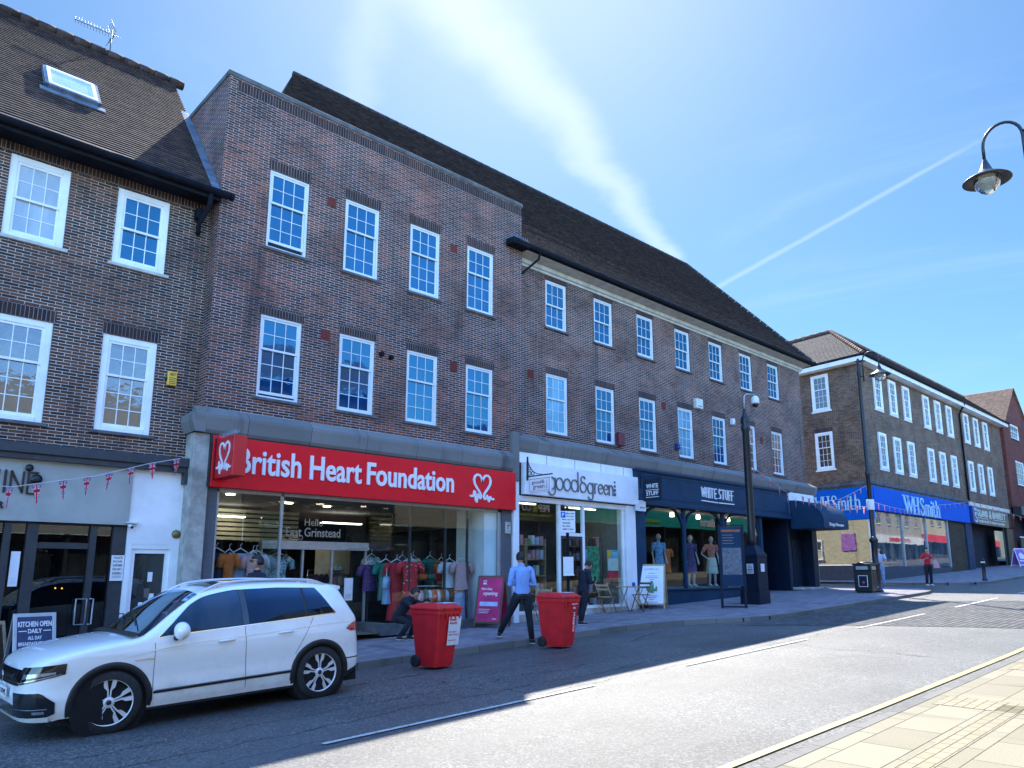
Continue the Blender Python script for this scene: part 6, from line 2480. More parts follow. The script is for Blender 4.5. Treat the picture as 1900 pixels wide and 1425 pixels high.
def fchair(label, X, Y, rz, mat='wood_pale'):
    t = thing('folding_chair', label, 'chair', (X, Y, gz(X)), rz, 'folding wooden chairs outside the cafe')
    x = MB()
    for k in range(5):
        x.box(-.20, .20, -.19 + k * .078, -.19 + k * .078 + .06, .44, .458)
    x.build('seat', mat, t)
    for sgn in (-1, 1):
        x = MB()
        x.tube([(sgn * .19, -.24, 0), (sgn * .19, .30, .84)], .015, n=6)
        x.build('leg', mat, t)
        x = MB()
        x.tube([(sgn * .165, .28, 0), (sgn * .165, -.18, .45)], .014, n=6)
        x.build('leg', mat, t)
    x = MB()
    for zz, yy in ((.66, .19), (.77, .255)):
        x.box(-.19, .19, yy - .008, yy + .008, zz - .03, zz + .03, bev=.004)
    x.build('backrest', mat, t)
    return t


fchair('folding chair with its back to the white shop, left of the cafe table', 16.75, 13.95, radians(100))
fchair('folding chair at the right side of the cafe table by the white pilaster', 17.95, 13.65, radians(-85), 'wood_dark')
fchair('folding chair beside the man in the blue shirt, nearest the white pilaster', 13.95, 13.75, radians(-60))

# ---------------------------------------------------------------- bunting
m, g = newmat('union_flag')
uv = g.n('ShaderNodeUVMap').outputs[0]
sp = g.n('ShaderNodeSeparateXYZ', {0: uv})
ax_ = g.m('ABSOLUTE', sp.outputs[0])
dy = g.m('ABSOLUTE', g.m('SUBTRACT', sp.outputs[1], .34))
dd = g.m('ABSOLUTE', g.m('SUBTRACT', g.m('MULTIPLY', ax_, .9), dy))
col = g.mix(g.m('LESS_THAN', dd, .09), (.02, .05, .32), (.75, .72, .75))
col = g.mix(g.m('LESS_THAN', dd, .035), col, (.70, .03, .08))
cw = g.m('MINIMUM', ax_, dy)
col = g.mix(g.m('LESS_THAN', cw, .13), col, (.75, .72, .75))
col = g.mix(g.m('LESS_THAN', cw, .075), col, (.70, .03, .08))
d = g.n('ShaderNodeBsdfDiffuse', {0: col})
tr = g.n('ShaderNodeBsdfTranslucent', {0: col})
g.n('ShaderNodeOutputMaterial', {0: g.n('ShaderNodeMixShader', {0: .45, 1: d, 2: tr})})


def bunting(label, P, n, w=.17, h=.25, sag=.0, jit=.2, skip=()):
    P = [Vector(p) for p in P]
    t = thing('bunting', label, 'bunting', tuple(P[0]), 0, 'strings of Union Jack bunting', world=True)
    seg = [(P[i + 1] - P[i]).length for i in range(len(P) - 1)]
    tot = sum(seg)

    def at(s):
        i = 0
        q = s
        while i < len(seg) - 1 and q > seg[i]:
            q -= seg[i]
            i += 1
        p = P[i].lerp(P[i + 1], q / seg[i])
        return p - Vector((0, 0, sag * 4 * (s / tot) * (1 - s / tot)))
    x = MB()
    x.tube([at(tot * k / 40) for k in range(41)], .006, n=4)
    x.build('string', 'plastic_white', t)
    for k in range(n):
        s0 = tot * (k + .5) / n
        a, b = at(s0 - w / 2), at(s0 + w / 2)
        c_ = (a + b) / 2
        sw = Vector((random.uniform(-1, 1), random.uniform(-1, 1), 0)) * jit * h * .5
        tip = c_ + Vector((0, 0, -h)) + sw
        mb = MB()
        R = []
        U = []
        for i in range(5):
            f = i / 4
            l, r = a.lerp(tip, f), b.lerp(tip, f)
            md = (l + r) / 2 + Vector((sw.y, -sw.x, 0)) * .3 * sin(f * 3)
            R.append([l, md, r])
            ww = .5 * (1 - f)
            U.append([(-ww, f), (0, f), (ww, f)])
        mb.grid(R, 0, uv=U)
        mb.build('flag', 'union_flag', t)
    return t


bunting('Union Jack flag string in front of the grey bar fascia at the far left', [(.9, 10.3, .98), (1.98, 12.0, 1.14), (3.3, 13.2, 1.52), (4.3, 14.0, 1.90), (5.1, 14.35, 2.14)], 11, .19, .30)
bunting('Union Jack flag string sloping from the mast across the navy fascia to the white panel', [(21.6, 12.0, 3.35), (24.6, 12.9, 3.25), (28.8, 13.9, 2.75)], 6, .24, .38)
bunting('string of Union Jack flags hanging from the street lamp over the doorway canopy', [(28.1, 11.0, 2.36), (26.4, 11.7, 2.44), (24.9, 12.0, 2.62)], 10, .13, .30, sag=.03)
bunting('Union Jack flag string rising from the white panel to the corner ledge', [(29.4, 13.9, 2.75), (33.0, 14.0, 3.3), (36.3, 14.0, 4.15)], 9, .2, .28, sag=.1)
bunting('string of Union Jack flags looping over the front of the blue fascia', [(28.3, 11.0, 2.60), (36.5, 12.4, 3.1), (44.5, 13.6, 3.9), (51.3, 13.95, 4.25)], 22, .2, .30, sag=.35)
bunting('string of Union Jack flags running above the green fascia at the far right', [(51.3, 13.95, 4.25), (56, 13.7, 4.2), (62, 12.8, 3.7), (70, 11.5, 3.3)], 18, .25, .36, sag=.25)

# ================================================================ shop contents
plain('cloth_teal', (.01, .20, .15), .9, var=.2)
plain('cloth_pink', (.62, .33, .33), .9, var=.2, vs=40)
plain('cloth_white', (.62, .64, .68), .9, var=.1)
plain('cloth_red', (.55, .02, .04), .9, var=.15)
plain('cloth_navy', (.02, .03, .08), .9, var=.2)
plain('cloth_orange', (.65, .15, .03), .9, var=.2)
plain('cloth_jeans', (.28, .38, .55), .9, var=.2)
plain('cloth_plum', (.07, .035, .12), .9, var=.5, vs=30)
m, g = newmat('cloth_floral')
tc = g.n('ShaderNodeTexCoord').outputs['Object']
v = g.n('ShaderNodeTexVoronoi', {'Vector': tc, 'Scale': 16.0})
k1 = g.m('LESS_THAN', v.outputs['Distance'], .26)
k2 = g.m('MULTIPLY', k1, g.smooth(g.noise(tc, 4, 2), .45, .55))
finish(m, g, g.mix(k2, (.62, .02, .035), (.7, .6, .5)), .9)
m, g = newmat('cloth_leaf')
tc = g.n('ShaderNodeTexCoord').outputs['Object']
finish(m, g, g.mix(g.smooth(g.noise(tc, 18, 2, .5, 1.5), .47, .53), (.05, .25, .32), (.6, .72, .75)), .9)


def garment(mb, c, w, h, kind='dress', rz=0.0):
    """hanging garment seen from the street; c = centre of the shoulders"""
    cx, cy, cz = c
    cr, sr = cos(rz), sin(rz)

    def P(u, v, z): return (cx + u * cr - v * sr, cy + u * sr + v * cr, z)
    prof = {'dress': [(.5, 0), (.47, .12), (.38, .3), (.42, .55), (.5, .8), (.56, 1)], 'shirt': [(.5, 0), (.48, .2), (.44, .45), (.45, .75), (.47, 1)], 'skirt': [(.36, 0), (.44, .3), (.5, .7), (.54, 1)]}[kind]
    rows = []
    for f, t in prof:
        r = []
        for k in range(14):
            a = 2 * pi * k / 14
            r.append(P(w * f * cos(a), (.05 + .015 * sin(7 * a) * t) * sin(a) * (1 + t), cz - h * t))
        rows.append(r)
    mb.grid(rows, 0, closed=True)
    if kind != 'skirt':
        for s_ in (-1, 1):
            mb.tube([P(s_ * w * .42, 0, cz - .03), P(s_ * w * .62, 0, cz - .10), P(s_ * w * .70, 0, cz - .26)], [.07, .075, .07], n=8)


def hanging(label, c, w, h, kind, mat, rz=0.0):
    t = thing('hanging_' + kind, label, 'clothing', c, 0, 'clothes hanging in the charity shop windows', world=True)
    x = MB()
    garment(x, c, w, h, kind, rz)
    x.build('garment', mat, t)
    x = MB()
    cr, sr = cos(rz), sin(rz)
    P = lambda u, z: (c[0] + u * cr, c[1] + u * sr, z)
    x.tube([P(-w * .40, c[2] + .01), P(0, c[2] + .10), P(w * .40, c[2] + .01)], .012, n=6)
    x.tube([P(0, c[2] + .10), P(0, c[2] + .17), P(.03, c[2] + .2)], .006, n=5)
    x.build('hanger', 'plastic_white', t)
    return t


hanging('long red floral dress in the right charity window', (10.45, 14.62, .25), .50, 1.25, 'dress', 'cloth_floral')
hanging('plain red dress hanging just behind the floral dress', (10.22, 14.85, .22), .46, 1.3, 'dress', 'cloth_red')
hanging('green blouse hanging left of the floral dress', (9.98, 14.95, .22), .42, .85, 'shirt', 'cloth_teal')
hanging('plum shirt with pale sleeves nearest the doorway side of the window', (9.72, 15.2, .18), .42, .6, 'shirt', 'cloth_plum')
hanging('pink patterned short-sleeved top near the right end of the window', (12.0, 14.62, .25), .46, .66, 'shirt', 'cloth_pink')
hanging('white top hanging half behind the pink patterned top', (11.75, 14.8, .25), .44, .62, 'shirt', 'cloth_white')
hanging('pale blue skirt hanging below the pink top', (12.0, 14.66, -.48), .46, .75, 'skirt', 'cloth_jeans')
hanging('dark navy shirt far left in the left charity window', (5.92, 14.75, .38), .42, .75, 'shirt', 'cloth_navy')
hanging('orange-red dress in the left charity window', (6.12, 14.62, .36), .26, 1.1, 'dress', 'cloth_orange')
hanging('blue shirt hanging in the left charity window', (6.42, 14.8, .38), .40, .7, 'shirt', 'cloth_jeans')
hanging('pale pink long top in the left charity window', (6.62, 14.66, .34), .30, 1.0, 'dress', 'cloth_pink')
hanging('white blouse with collar right of the left window divider', (7.15, 15.55, .36), .50, .7, 'shirt', 'cloth_white')
hanging('teal and white leaf print dress beside the doorway', (7.62, 15.6, .34), .50, 1.1, 'dress', 'cloth_leaf')
t = thing('clothes_rail', 'low chrome rail of many small garments in the right charity window', 'clothes rail', (11.2, 14.9, -.3), world=True)
x = MB()
x.tube([(10.75, 14.9, -1.1), (10.75, 14.9, -.32), (11.75, 14.9, -.32), (11.75, 14.9, -1.1)], .014, n=6)
x.build('frame', 'chrome', t)
cols = ['cloth_white', 'cloth_pink', 'cloth_navy', 'cloth_teal', 'cloth_white', 'cloth_orange', 'cloth_floral', 'cloth_white', 'cloth_orange', 'cloth_teal', 'cloth_jeans']
for k, cn_ in enumerate(cols):
    x = MB()
    garment(x, (10.82 + k * .085, 14.88, -.42), .34, .5, 'shirt', radians(65))
    x.build('garment', cn_, t)
t = thing('display_shelf', 'dark display shelf with shoes and bags behind the floral dress', 'shelf', (11.2, 15.1, -.1), world=True)
each('shelf', 'dark_frame', t, [(10.75, 11.75, 15.0, 15.35, -.20, -.16), (10.75, 11.75, 15.0, 15.35, .22, .25)])
for k, (a, w_, h_, mt) in enumerate(((10.8, .16, .1, 'cloth_white'), (11.02, .24, .13, 'cloth_orange'), (11.3, .2, .12, 'cloth_teal'), (11.5, .22, .2, 'cloth_red'))):
    x = MB()
    x.box(a, a + w_, 15.02, 15.25, -.158, -.158 + h_, bev=.02)
    x.build('goods', mt, t)
for k, (a, zz, r, mt) in enumerate(((10.0, .62, .16, 'cloth_pink'), (10.5, .70, .14, 'cloth_plum'), (11.0, .60, .17, 'wood_dark'), (11.35, .74, .20, 'stone'), (11.8, .62, .15, 'green_dark'), (12.3, .58, .15, 'cloth_navy'), (9.8, .1, .15, 'cloth_leaf'))):
    x = MB()
    x.sphere((a, 16.2 + .1 * k, zz), r, sz=.5, n=12, k=6)
    x.sphere((a, 16.2 + .1 * k, zz - .03), r * 1.6, sz=.1, n=12, k=4)
    o = x.build('sun_hat', mt, None)
    tag(o, ('pink', 'plum', 'brown woven', 'broad pale grey', 'dark green', 'navy', 'leaf print')[k] + ' hat displayed inside the charity shop', 'hat', 'hats displayed in the charity shop')
for q, (lab, c, w_, h_, kd, mt, rr) in enumerate((
        ('navy dress on the inner rail of the right charity window', (10.9, 15.6, .34), .42, 1.0, 'dress', 'cloth_navy', .4),
        ('cream dress on the inner rail of the right charity window', (11.3, 15.7, .34), .40, 1.0, 'dress', 'cloth_white', .3),
        ('teal dress on the inner rail of the right charity window', (11.75, 15.6, .34), .42, 1.1, 'dress', 'cloth_teal', .3),
        ('leaf print shirt on the inner rail near the glass corner', (10.2, 15.9, .36), .44, .7, 'shirt', 'cloth_leaf', .3),
        ('orange top at the back of the right charity window', (12.2, 15.7, .30), .40, .6, 'shirt', 'cloth_orange', .3),
        ('pale blue shirt beside the doorway glass of the charity shop', (9.85, 14.7, -.1), .40, .6, 'shirt', 'cloth_jeans', .9),
        ('dark red jacket inside the left charity window', (5.78, 15.0, .34), .40, .8, 'shirt', 'cloth_red', 0),
        ('white dress inside the left charity window', (6.8, 14.9, .36), .36, 1.1, 'dress', 'cloth_white', 0))):
    hanging(lab, c, w_, h_, kd, mt, rr)
# racks of clothes deep inside the shop
for q, (a0, yy, zz) in enumerate(((7.2, 17.6, .1), (9.2, 17.2, .0), (10.8, 17.8, .2))):
    t = thing('clothes_rail', ('rail of dark clothes deep inside behind the doorway', 'rail of mixed clothes inside behind the right glass', 'rail of pale clothes at the back of the shop')[q], 'clothes rail', (a0, yy, zf), world=True)
    x = MB()
    x.tube([(a0, yy, zf), (a0, yy, zz + .06), (a0 + 1.2, yy, zz + .06), (a0 + 1.2, yy, zf)], .015, n=6)
    x.build('frame', 'chrome', t)
    for k in range(9):
        x = MB()
        garment(x, (a0 + .08 + k * .13, yy, zz - .05), .42, .8, 'shirt', radians(70))
        x.build('garment', random.choice(['cloth_navy', 'cloth_plum', 'cloth_white', 'cloth_jeans', 'cloth_teal', 'cloth_pink']), t)

# goods shelves in the white shop
for q, a0 in enumerate((13.95, 14.75, 16.45, 17.2)):
    t = thing('display_shelf', ('tall wooden shelf of jars left of the door in the white shop', 'wooden shelf of packets next to the door in the white shop', 'wooden shelf of plants right of the door in the white shop', 'wooden shelf of boxes at the right end of the white shop')[q], 'shelf', (a0, 15.1, -1.16), world=True)
    x = MB()
    for zz in (-1.1, -.6, -.1, .35, .75):
        x.box(a0, a0 + .72, 15.1, 15.42, zz, zz + .03)
    x.box(a0 - .03, a0, 15.1, 15.42, -1.16, .95)
    x.box(a0 + .72, a0 + .75, 15.1, 15.42, -1.16, .95)
    x.build('frame', 'wood_pale', t)
    for zz in (-1.06, -.57, -.07, .38, .78):
        for k in range(4):
            x = MB()
            h_ = random.uniform(.14, .32)
            x.box(a0 + .04 + k * .17, a0 + .16 + k * .17, 15.12, 15.30, zz, zz + h_, bev=.01)
            x.build('goods', random.choice(['cloth_white', 'cactus_green', 'wood_dark', 'light_blue', 'letter_cream', 'cloth_pink', 'dark_frame']), t)
t = thing('window_poster', 'tall green plant poster behind the glass right of the cafe door', 'poster', (16.6, 14.3, 0), world=True)
x = MB()
x.box(16.4, 16.9, 14.32, 14.33, -.25, .75)
plain('poster_green', (.05, .26, .12), .5, var=.6, vs=9)
x.build('sheet', 'poster_green', t)
t = thing('window_poster', 'yellow blue and red offer poster at the right of the white shop window', 'poster', (17.5, 14.3, 0), world=True)
x = MB()
x.box(17.25, 17.75, 14.30, 14.31, .42, .66, 0)
x.box(17.25, 17.42, 14.295, 14.30, .43, .65, 1)
x.box(17.27, 17.75, 14.30, 14.31, .06, .415, 2)
x.box(17.27, 17.75, 14.30, 14.31, -.18, .055, 3)
x.text('WIN', 17.46, .48, .24, .12, 14.292, 14.299, 2, bold=.02)
x.build('sheet', ['poster_cyan', 'yellow_box', 'letter_cream', 'cloth_red'], t) if False else None
plain('poster_cyan', (.05, .42, .62), .5)  # cyan print colour of the offer poster
x.build('sheet', ['poster_cyan', 'yellow_box', 'letter_cream', 'cloth_red'], t)
# notices on the bar and charity doors
for (nm, lb, q, lines) in (('wall_notice', 'white TOILETS FOR CUSTOMER USE ONLY notice beside the narrow white door', (3.98, 4.19, YL - .12, YL - .115, -.14, .30), ('TOILETS', 'FOR', 'CUSTOMER', 'USE ONLY', '2 FOR 1')), ('wall_notice', 'long white menu sheet hanging inside the bar window', (2.50, 2.63, YL - .05, YL - .045, -.22, .34), ()), ('wall_notice', 'pair of small sheets on the charity shop sliding door', (9.08, 9.30, 15.24, 15.245, -.62, -.12), ())):
    t = thing(nm, lb, 'notice', (q[0], q[2], q[4]), world=True)
    x = MB()
    x.box(*q)
    x.build('sheet', 'paper', t)
    x = MB()
    for k, s_ in enumerate(lines):
        x.text(s_, q[0] + .03, q[5] - .06 - k * .066, .15, .038, q[2] - .004, q[2] - .001, bold=.01)
    for k in range(4):
        x.box(q[0] + .03, q[1] - .03, q[2] - .003, q[2] - .001, q[4] + .05 + k * .025, q[4] + .056 + k * .025)
    x.build('lettering', 'light_blue' if 'menu' in lb else 'letter_grey', t)
# ================================================================ people
plain('skin', (.50, .27, .19), .55, var=.1, vs=12)
plain('skin_fair', (.60, .36, .28), .55, var=.1, vs=12)
plain('mannequin_skin', (.55, .50, .47), .4, var=.05)
plain('hair_dark', (.012, .009, .008), .6, var=.4, vs=60)
plain('hair_brown', (.06, .03, .018), .6, var=.4, vs=60)
plain('shirt_blue', (.22, .38, .74), .85, var=.10, vs=8, bump=.15, bs=14)
plain('trousers_dark', (.012, .014, .022), .9, var=.25, vs=9, bump=.1, bs=12)
plain('jacket_dark', (.012, .015, .03), .9, var=.25, vs=9, bump=.1, bs=12)
plain('top_red', (.60, .015, .03), .85, var=.15, vs=8)
plain('top_pale', (.42, .50, .66), .85, var=.1, vs=8)
plain('jeans', (.20, .29, .42), .9, var=.2, vs=10)
plain('shoe_dark', (.02, .018, .02), .6)
plain('shoe_white', (.7, .7, .68), .6)
plain('sole_white', (.7, .7, .68), .7)


def skinned(mb, verts, edges, sub=2):
    me = bpy.data.meshes.new('s')
    me.from_pydata([v[:3] for v in verts], edges, [])
    ob = bpy.data.objects.new('s', me)
    COL.objects.link(ob)
    ob.modifiers.new('k', 'SKIN')
    sv = me.skin_vertices[0].data
    for i, v in enumerate(verts):
        sv[i].radius = (v[3], v[3])
        sv[i].use_root = (i == 0)
    md = ob.modifiers.new('u', 'SUBSURF')
    md.levels = md.render_levels = sub
    dg = bpy.context.evaluated_depsgraph_get()
    r = bpy.data.meshes.new_from_object(ob.evaluated_get(dg))
    i0 = len(mb.v)
    mb.v += [tuple(v.co) for v in r.vertices]
    for p in r.polygons:
        mb.idx([i0 + k for k in p.vertices], 0, sm=True)
    bpy.data.objects.remove(ob)
    bpy.data.meshes.remove(r)


def head(mb, c, yaw, pitch, s=1.0):
    """head with brow, nose, lips, chin, ears; faces -y before turning"""
    R = Matrix.Rotation(yaw, 3, 'Z') @ Matrix.Rotation(pitch, 3, 'X')
    c = Vector(c)
    n, k = 24, 18
    rows = []
    for i in range(k + 1):
        th = pi * i / k
        row = []
        for j in range(n):
            a = 2 * pi * j / n
            z = cos(th)
            r = sin(th)
            px_, py = r * cos(a), r * sin(a)
            wx, wy, wz = .076, .098, .118
            if z < 0:
                wx *= 1 - .30 * (-z) ** 1.5
                wy *= 1 - .10 * (-z)
            p = Vector((px_ * wx, py * wy, z * wz))
            f = max(0, -py) ** 6
            if f > 0:
                if abs(px_) < .30 and -.38 < z < .12:
                    p.y -= .022 * (1 - abs(px_) / .30) * (1 - abs(z + .20) / .32 if abs(z + .20) < .32 else 0)
                if .05 < abs(px_) < .55 and abs(z - .05) < .13:
                    p.y += .010 * f
                if abs(z - .20) < .08: p.y -= .005 * f
                if abs(z + .52) < .06 and abs(px_) < .35: p.y -= .005
                if z < -.75: p.y -= .010
            row.append(c + R @ (p * s))
        rows.append(row)
    mb.grid(rows, 0, closed=True)
    for sg_ in (-1, 1):
        for t in range(2):
            mb.sphere(c + R @ Vector((sg_ * .078 * s, .008, -.005 - .012 * t)), .021 - .004 * t, sx=.35, sy=.8, sz=1.3, n=10, k=6)
    return R


def hand(vs, es, wi, w, d, side, curl=.6):
    """append palm and five bent fingers to a skin graph"""
    d = Vector(d).normalized()
    w = Vector(w)
    up = Vector((0, 0, 1))
    s_ = d.cross(up)
    if s_.length < .2: s_ = Vector((0, 1, 0))
    s_ = s_.normalized()
    b = s_.cross(d).normalized()
    vs.append((*(w + d * .05), .026))
    pi_ = len(vs) - 1
    es.append((wi, pi_))
    for k, L in enumerate((.068, .078, .072, .056)):
        o = s_ * (.030 - .020 * k) * side
        base = w + d * .085 + o
        vs.append((*base, .011)); es.append((pi_, len(vs) - 1))
        m_ = base + (d * cos(curl * .5) - b * sin(curl * .5)) * L * .5
        vs.append((*m_, .009)); es.append((len(vs) - 2, len(vs) - 1))
        e_ = m_ + (d * cos(curl * 1.6) - b * sin(curl * 1.6)) * L * .5
        vs.append((*e_, .007)); es.append((len(vs) - 2, len(vs) - 1))
    t0 = w + d * .03 + s_ * .035 * side
    vs.append((*t0, .012)); es.append((pi_, len(vs) - 1))
    t1 = t0 + (d * .6 + s_ * .6 * side).normalized() * .03
    vs.append((*t1, .010)); es.append((len(vs) - 2, len(vs) - 1))
    t2 = t1 + d * .025
    vs.append((*t2, .008)); es.append((len(vs) - 2, len(vs) - 1))


def loft(mb, rings, n=16):
    """rings: (centre, half width vector, half depth vector)"""
    rows = []
    for c, a, b in rings:
        c, a, b = Vector(c), Vector(a), Vector(b)
        rows.append([c + a * cos(2 * pi * k / n) + b * sin(2 * pi * k / n) for k in range(n)])
    mb.grid(rows, 0, closed=True)
    mb.idx([mb.vert(p) for p in rows[0]][::-1])
    mb.idx([mb.vert(p) for p in rows[-1]])


BASE = dict(pel=(0, 0, .95), chest=(0, .0, 1.32), neck=(0, .01, 1.50), head=(0, -.01, 1.655),
            sl=(.19, 0, 1.43), sr=(-.19, 0, 1.43), el=(.24, .02, 1.14), er=(-.24, .02, 1.14), wl=(.26, -.06, .90), wr=(-.26, -.06, .90),
            hl=(.095, 0, .90), hr=(-.095, 0, .90), kl=(.10, -.02, .50), kr=(-.10, -.02, .50), al=(.11, .02, .09), ar=(-.11, .02, .09))


def person(label, loc, rz, J=None, top='shirt_blue', legs='trousers_dark', sleeve='long', hair='hair_dark', hairlong=False, shoes='shoe_dark', skin='skin', scale=1.0, yaw=0.0, pitch=0.0, female=False, skirt=False, toe=(0, 0), group=None, name='person', cat='person', nohair=False, girth=1.0, curl=.6):
    j = dict(BASE)
    j.update(J or {})
    j = {k: Vector(v) for k, v in j.items()}
    t = thing(name, label, cat, loc, rz, group)
    t.scale = (scale,) * 3
    vs, es = [], []
    def add(p, r, par=None):
        vs.append((*p, r))
        if par is not None: es.append((par, len(vs) - 1))
        return len(vs) - 1
    pel = add(j['pel'], .09)
    wst = add(j['pel'].lerp(j['chest'], .5), .082, pel)
    ch = add(j['chest'], .09, wst)
    nk = add(j['neck'], .055, ch)
    add(j['neck'].lerp(j['head'], .55), .055, nk)
    sh = (.038 if female else .044)
    for s_, side in (('l', 1), ('r', -1)):
        a = add(j['s' + s_], sh + .012, ch)
        b = add(j['s' + s_].lerp(j['e' + s_], .5), sh, a)
        c = add(j['e' + s_], sh - .010, b)
        d_ = add(j['e' + s_].lerp(j['w' + s_], .5), sh - .012, c)
        e = add(j['w' + s_], .026, d_)
        hand(vs, es, e, j['w' + s_], j['w' + s_] - j['e' + s_], side, curl)
        a = add(j['h' + s_], .07, pel)
        b = add(j['h' + s_].lerp(j['k' + s_], .5), .078, a)
        c = add(j['k' + s_], .056, b)
        d_ = add(j['k' + s_].lerp(j['a' + s_], .4), .054, c)
        e = add(j['a' + s_], .038, d_)
        ft = toe[0 if s_ == 'l' else 1]
        add(j['a' + s_] + Vector((sin(ft) * .14, -cos(ft) * .14, -.05)), .03, e)
    x = MB()
    skinned(x, vs, es)
    R = head(x, j['head'], yaw, pitch)
    body = x.build('body', skin, t)
    # top
    if not skirt or True:
        up = (j['chest'] - j['pel']).normalized()
        across = (j['sl'] - j['sr']).normalized()
        depth = up.cross(across).normalized()
        hips = (j['hl'] - j['hr']).normalized()
        hd = up.cross(hips).normalized()
        g_ = girth * (.90 if female else 1.0)
        x = MB()
        lowz = j['pel'] - up * .06
        loft(x, [(lowz, hips * .170 * g_, hd * .118 * g_), (j['pel'] + up * .04, hips * .165 * g_, hd * .112 * g_), (j['pel'].lerp(j['chest'], .45), (hips + across).normalized() * .148 * g_, hd * .108 * g_),
                 (j['chest'] - up * .02, across * .172 * g_, depth * .125 * g_), (j['chest'] + up * .07, across * .176 * g_, depth * .120 * g_), (j['chest'] + up * .115, across * .170 * g_, depth * .108 * g_), (j['neck'] - up * .035, across * .11 * g_, depth * .080), (j['neck'] + up * .0, across * .062, depth * .062), (j['neck'] + up * .025, across * .060, depth * .060)])
        for s_ in 'lr':
            S0, E0, W0 = j['s' + s_], j['e' + s_], j['w' + s_]
            inn = S0.lerp(j['chest'], .35) + up * .02
            x.sphere(S0 - up * .022 - across * (.022 if s_ == 'l' else -.022), .078 * g_, n=14, k=9)
            if sleeve == 'long':
                x.sphere(E0, .054, n=12, k=8)
                S1 = S0 - up * .02
                x.tube([inn, S1, S1.lerp(E0, .5), E0.lerp(S1, .06), E0, E0.lerp(W0, .5), W0.lerp(E0, .05)], [.05, .068, .062, .056, .054, .048, .038], n=12)
            else:
                x.tube([inn, S0, S0.lerp(E0, .5), S0.lerp(E0, .72)], [.07, .074, .066, .066], n=12)
        x.build('top', top, t)
    x = MB()
    lowz = j['pel'] - up * .02
    if skirt:
        loft(x, [(j['pel'] + up * .06, hips * .15, hd * .11), (j['pel'] - up * .05, hips * .18, hd * .13), (j['pel'] - Vector((0, 0, .5)), hips * .23, hd * .17)])
        x.build('skirt', legs, t)
    else:
        loft(x, [(j['pel'] + up * .045, hips * .155, hd * .108), (j['pel'] - up * .05, hips * .172, hd * .12), (j['pel'] - up * .12, hips * .165, hd * .115)])
        for s_ in 'lr':
            H, K, A = j['h' + s_], j['k' + s_], j['a' + s_]
            x.tube([H + up * .05, H.lerp(K, .15), H.lerp(K, .55), K, K.lerp(A, .4), A.lerp(K, .06) - Vector((0, 0, .02))], [.085, .100, .086, .068, .066, .056], n=12)
        x.build('trousers', legs, t)
    for s_, ft in (('l', toe[0]), ('r', toe[1])):
        A = j['a' + s_]
        x = MB()
        f = Vector((sin(ft), -cos(ft), 0))
        r = Vector((cos(ft), sin(ft), 0))
        dz = Vector((0, 0, 1))
        loft(x, [(A - f * .07 - dz * .04, r * .030, dz * .035), (A - f * .03 - dz * .03, r * .040, dz * .055), (A + f * .06 - dz * .045, r * .044, dz * .042), (A + f * .13 - dz * .06, r * .046, dz * .028), (A + f * .19 - dz * .068, r * .030, dz * .018)], 12)
        sh_ = x.build('shoe', shoes, t)
        x = MB()
        loft(x, [(A + f * (-.08 + .28 * q / 5) - dz * .083, r * (.025, .042, .044, .049, .046, .022)[q], dz * .010) for q in range(6)], 10)
        x.build('sole', 'sole_white' if shoes != 'shoe_white' else 'letter_grey', sh_)
    if not nohair:
        x = MB()
        hc = j['head']
        rows = []
        n = 20
        for i in range(11):
            th = pi * .62 * i / 10
            row = []
            for q in range(n):
                a = 2 * pi * q / n
                px_, py, pz = sin(th) * cos(a), sin(th) * sin(a), cos(th)
                lim = .40 if py < -.25 else -.6
                pz2 = max(pz, lim) if py < -.25 else pz
                sc = 1.10 if pz2 == pz else 1.03
                row.append(hc + R @ Vector((px_ * .083 * sc, py * .106 * sc + .006, pz2 * .124 * 1.04 + random.uniform(-.003, .003))))
            rows.append(row)
        x.grid(rows, 0, closed=True)
        if hairlong:
            for k in range(9):
                a = pi * (.05 + .9 * k / 8)
                p = hc + R @ Vector((cos(a) * .085, sin(a) * .09, .03))
                x.tube([p, p + Vector((cos(a) * .02, .01, -.10)), p + Vector((cos(a) * .02, .0, -.22))], [.032, .034, .016], n=8)
        x.build('hair', hair, t)
    return t, j, R


pz = lambda X: gz(X)
# man with headphones walking behind the car
t, j, R = person('man in sunglasses and large black headphones walking behind the white car', (5.78, 12.6, pz(5.8)), radians(-92),
                 dict(kl=(.10, -.20, .52), al=(.11, -.22, .09), kr=(-.10, .05, .50), ar=(-.11, .28, .13), el=(.25, .14, 1.16), wl=(.25, .02, .93), er=(-.25, -.08, 1.15), wr=(-.24, -.25, .98)), top='jacket_dark', sleeve='short', scale=1.04)
x = MB()
hc = j['head']
x.tube([hc + R @ Vector((.09 * cos(a), .01, .13 * sin(a))) for a in [pi * k / 12 for k in range(13)]], .012, n=6)
for s_ in (-1, 1):
    x.lathe([(.001, -.02), (.042, -.018), (.048, 0), (.042, .018), (.001, .02)], hc + R @ Vector((s_ * .092, .01, -.005)), axis='x', n=16)
x.build('headphones', 'car_black', t)
x = MB()
for s_ in (-1, 1):
    x.lathe([(.001, -.006), (.026, -.004), (.028, .004), (.001, .006)], hc + R @ Vector((s_ * .034, -.100, .012)), axis='y', n=14)
    x.tube([hc + R @ Vector((s_ * .058, -.090, .018)), hc + R @ Vector((s_ * .082, .0, .018))], .004, n=5)
x.tube([hc + R @ Vector((-.012, -.105, .018)), hc + R @ Vector((.012, -.105, .018))], .004, n=5)
x.build('sunglasses', 'car_gloss_black', t)
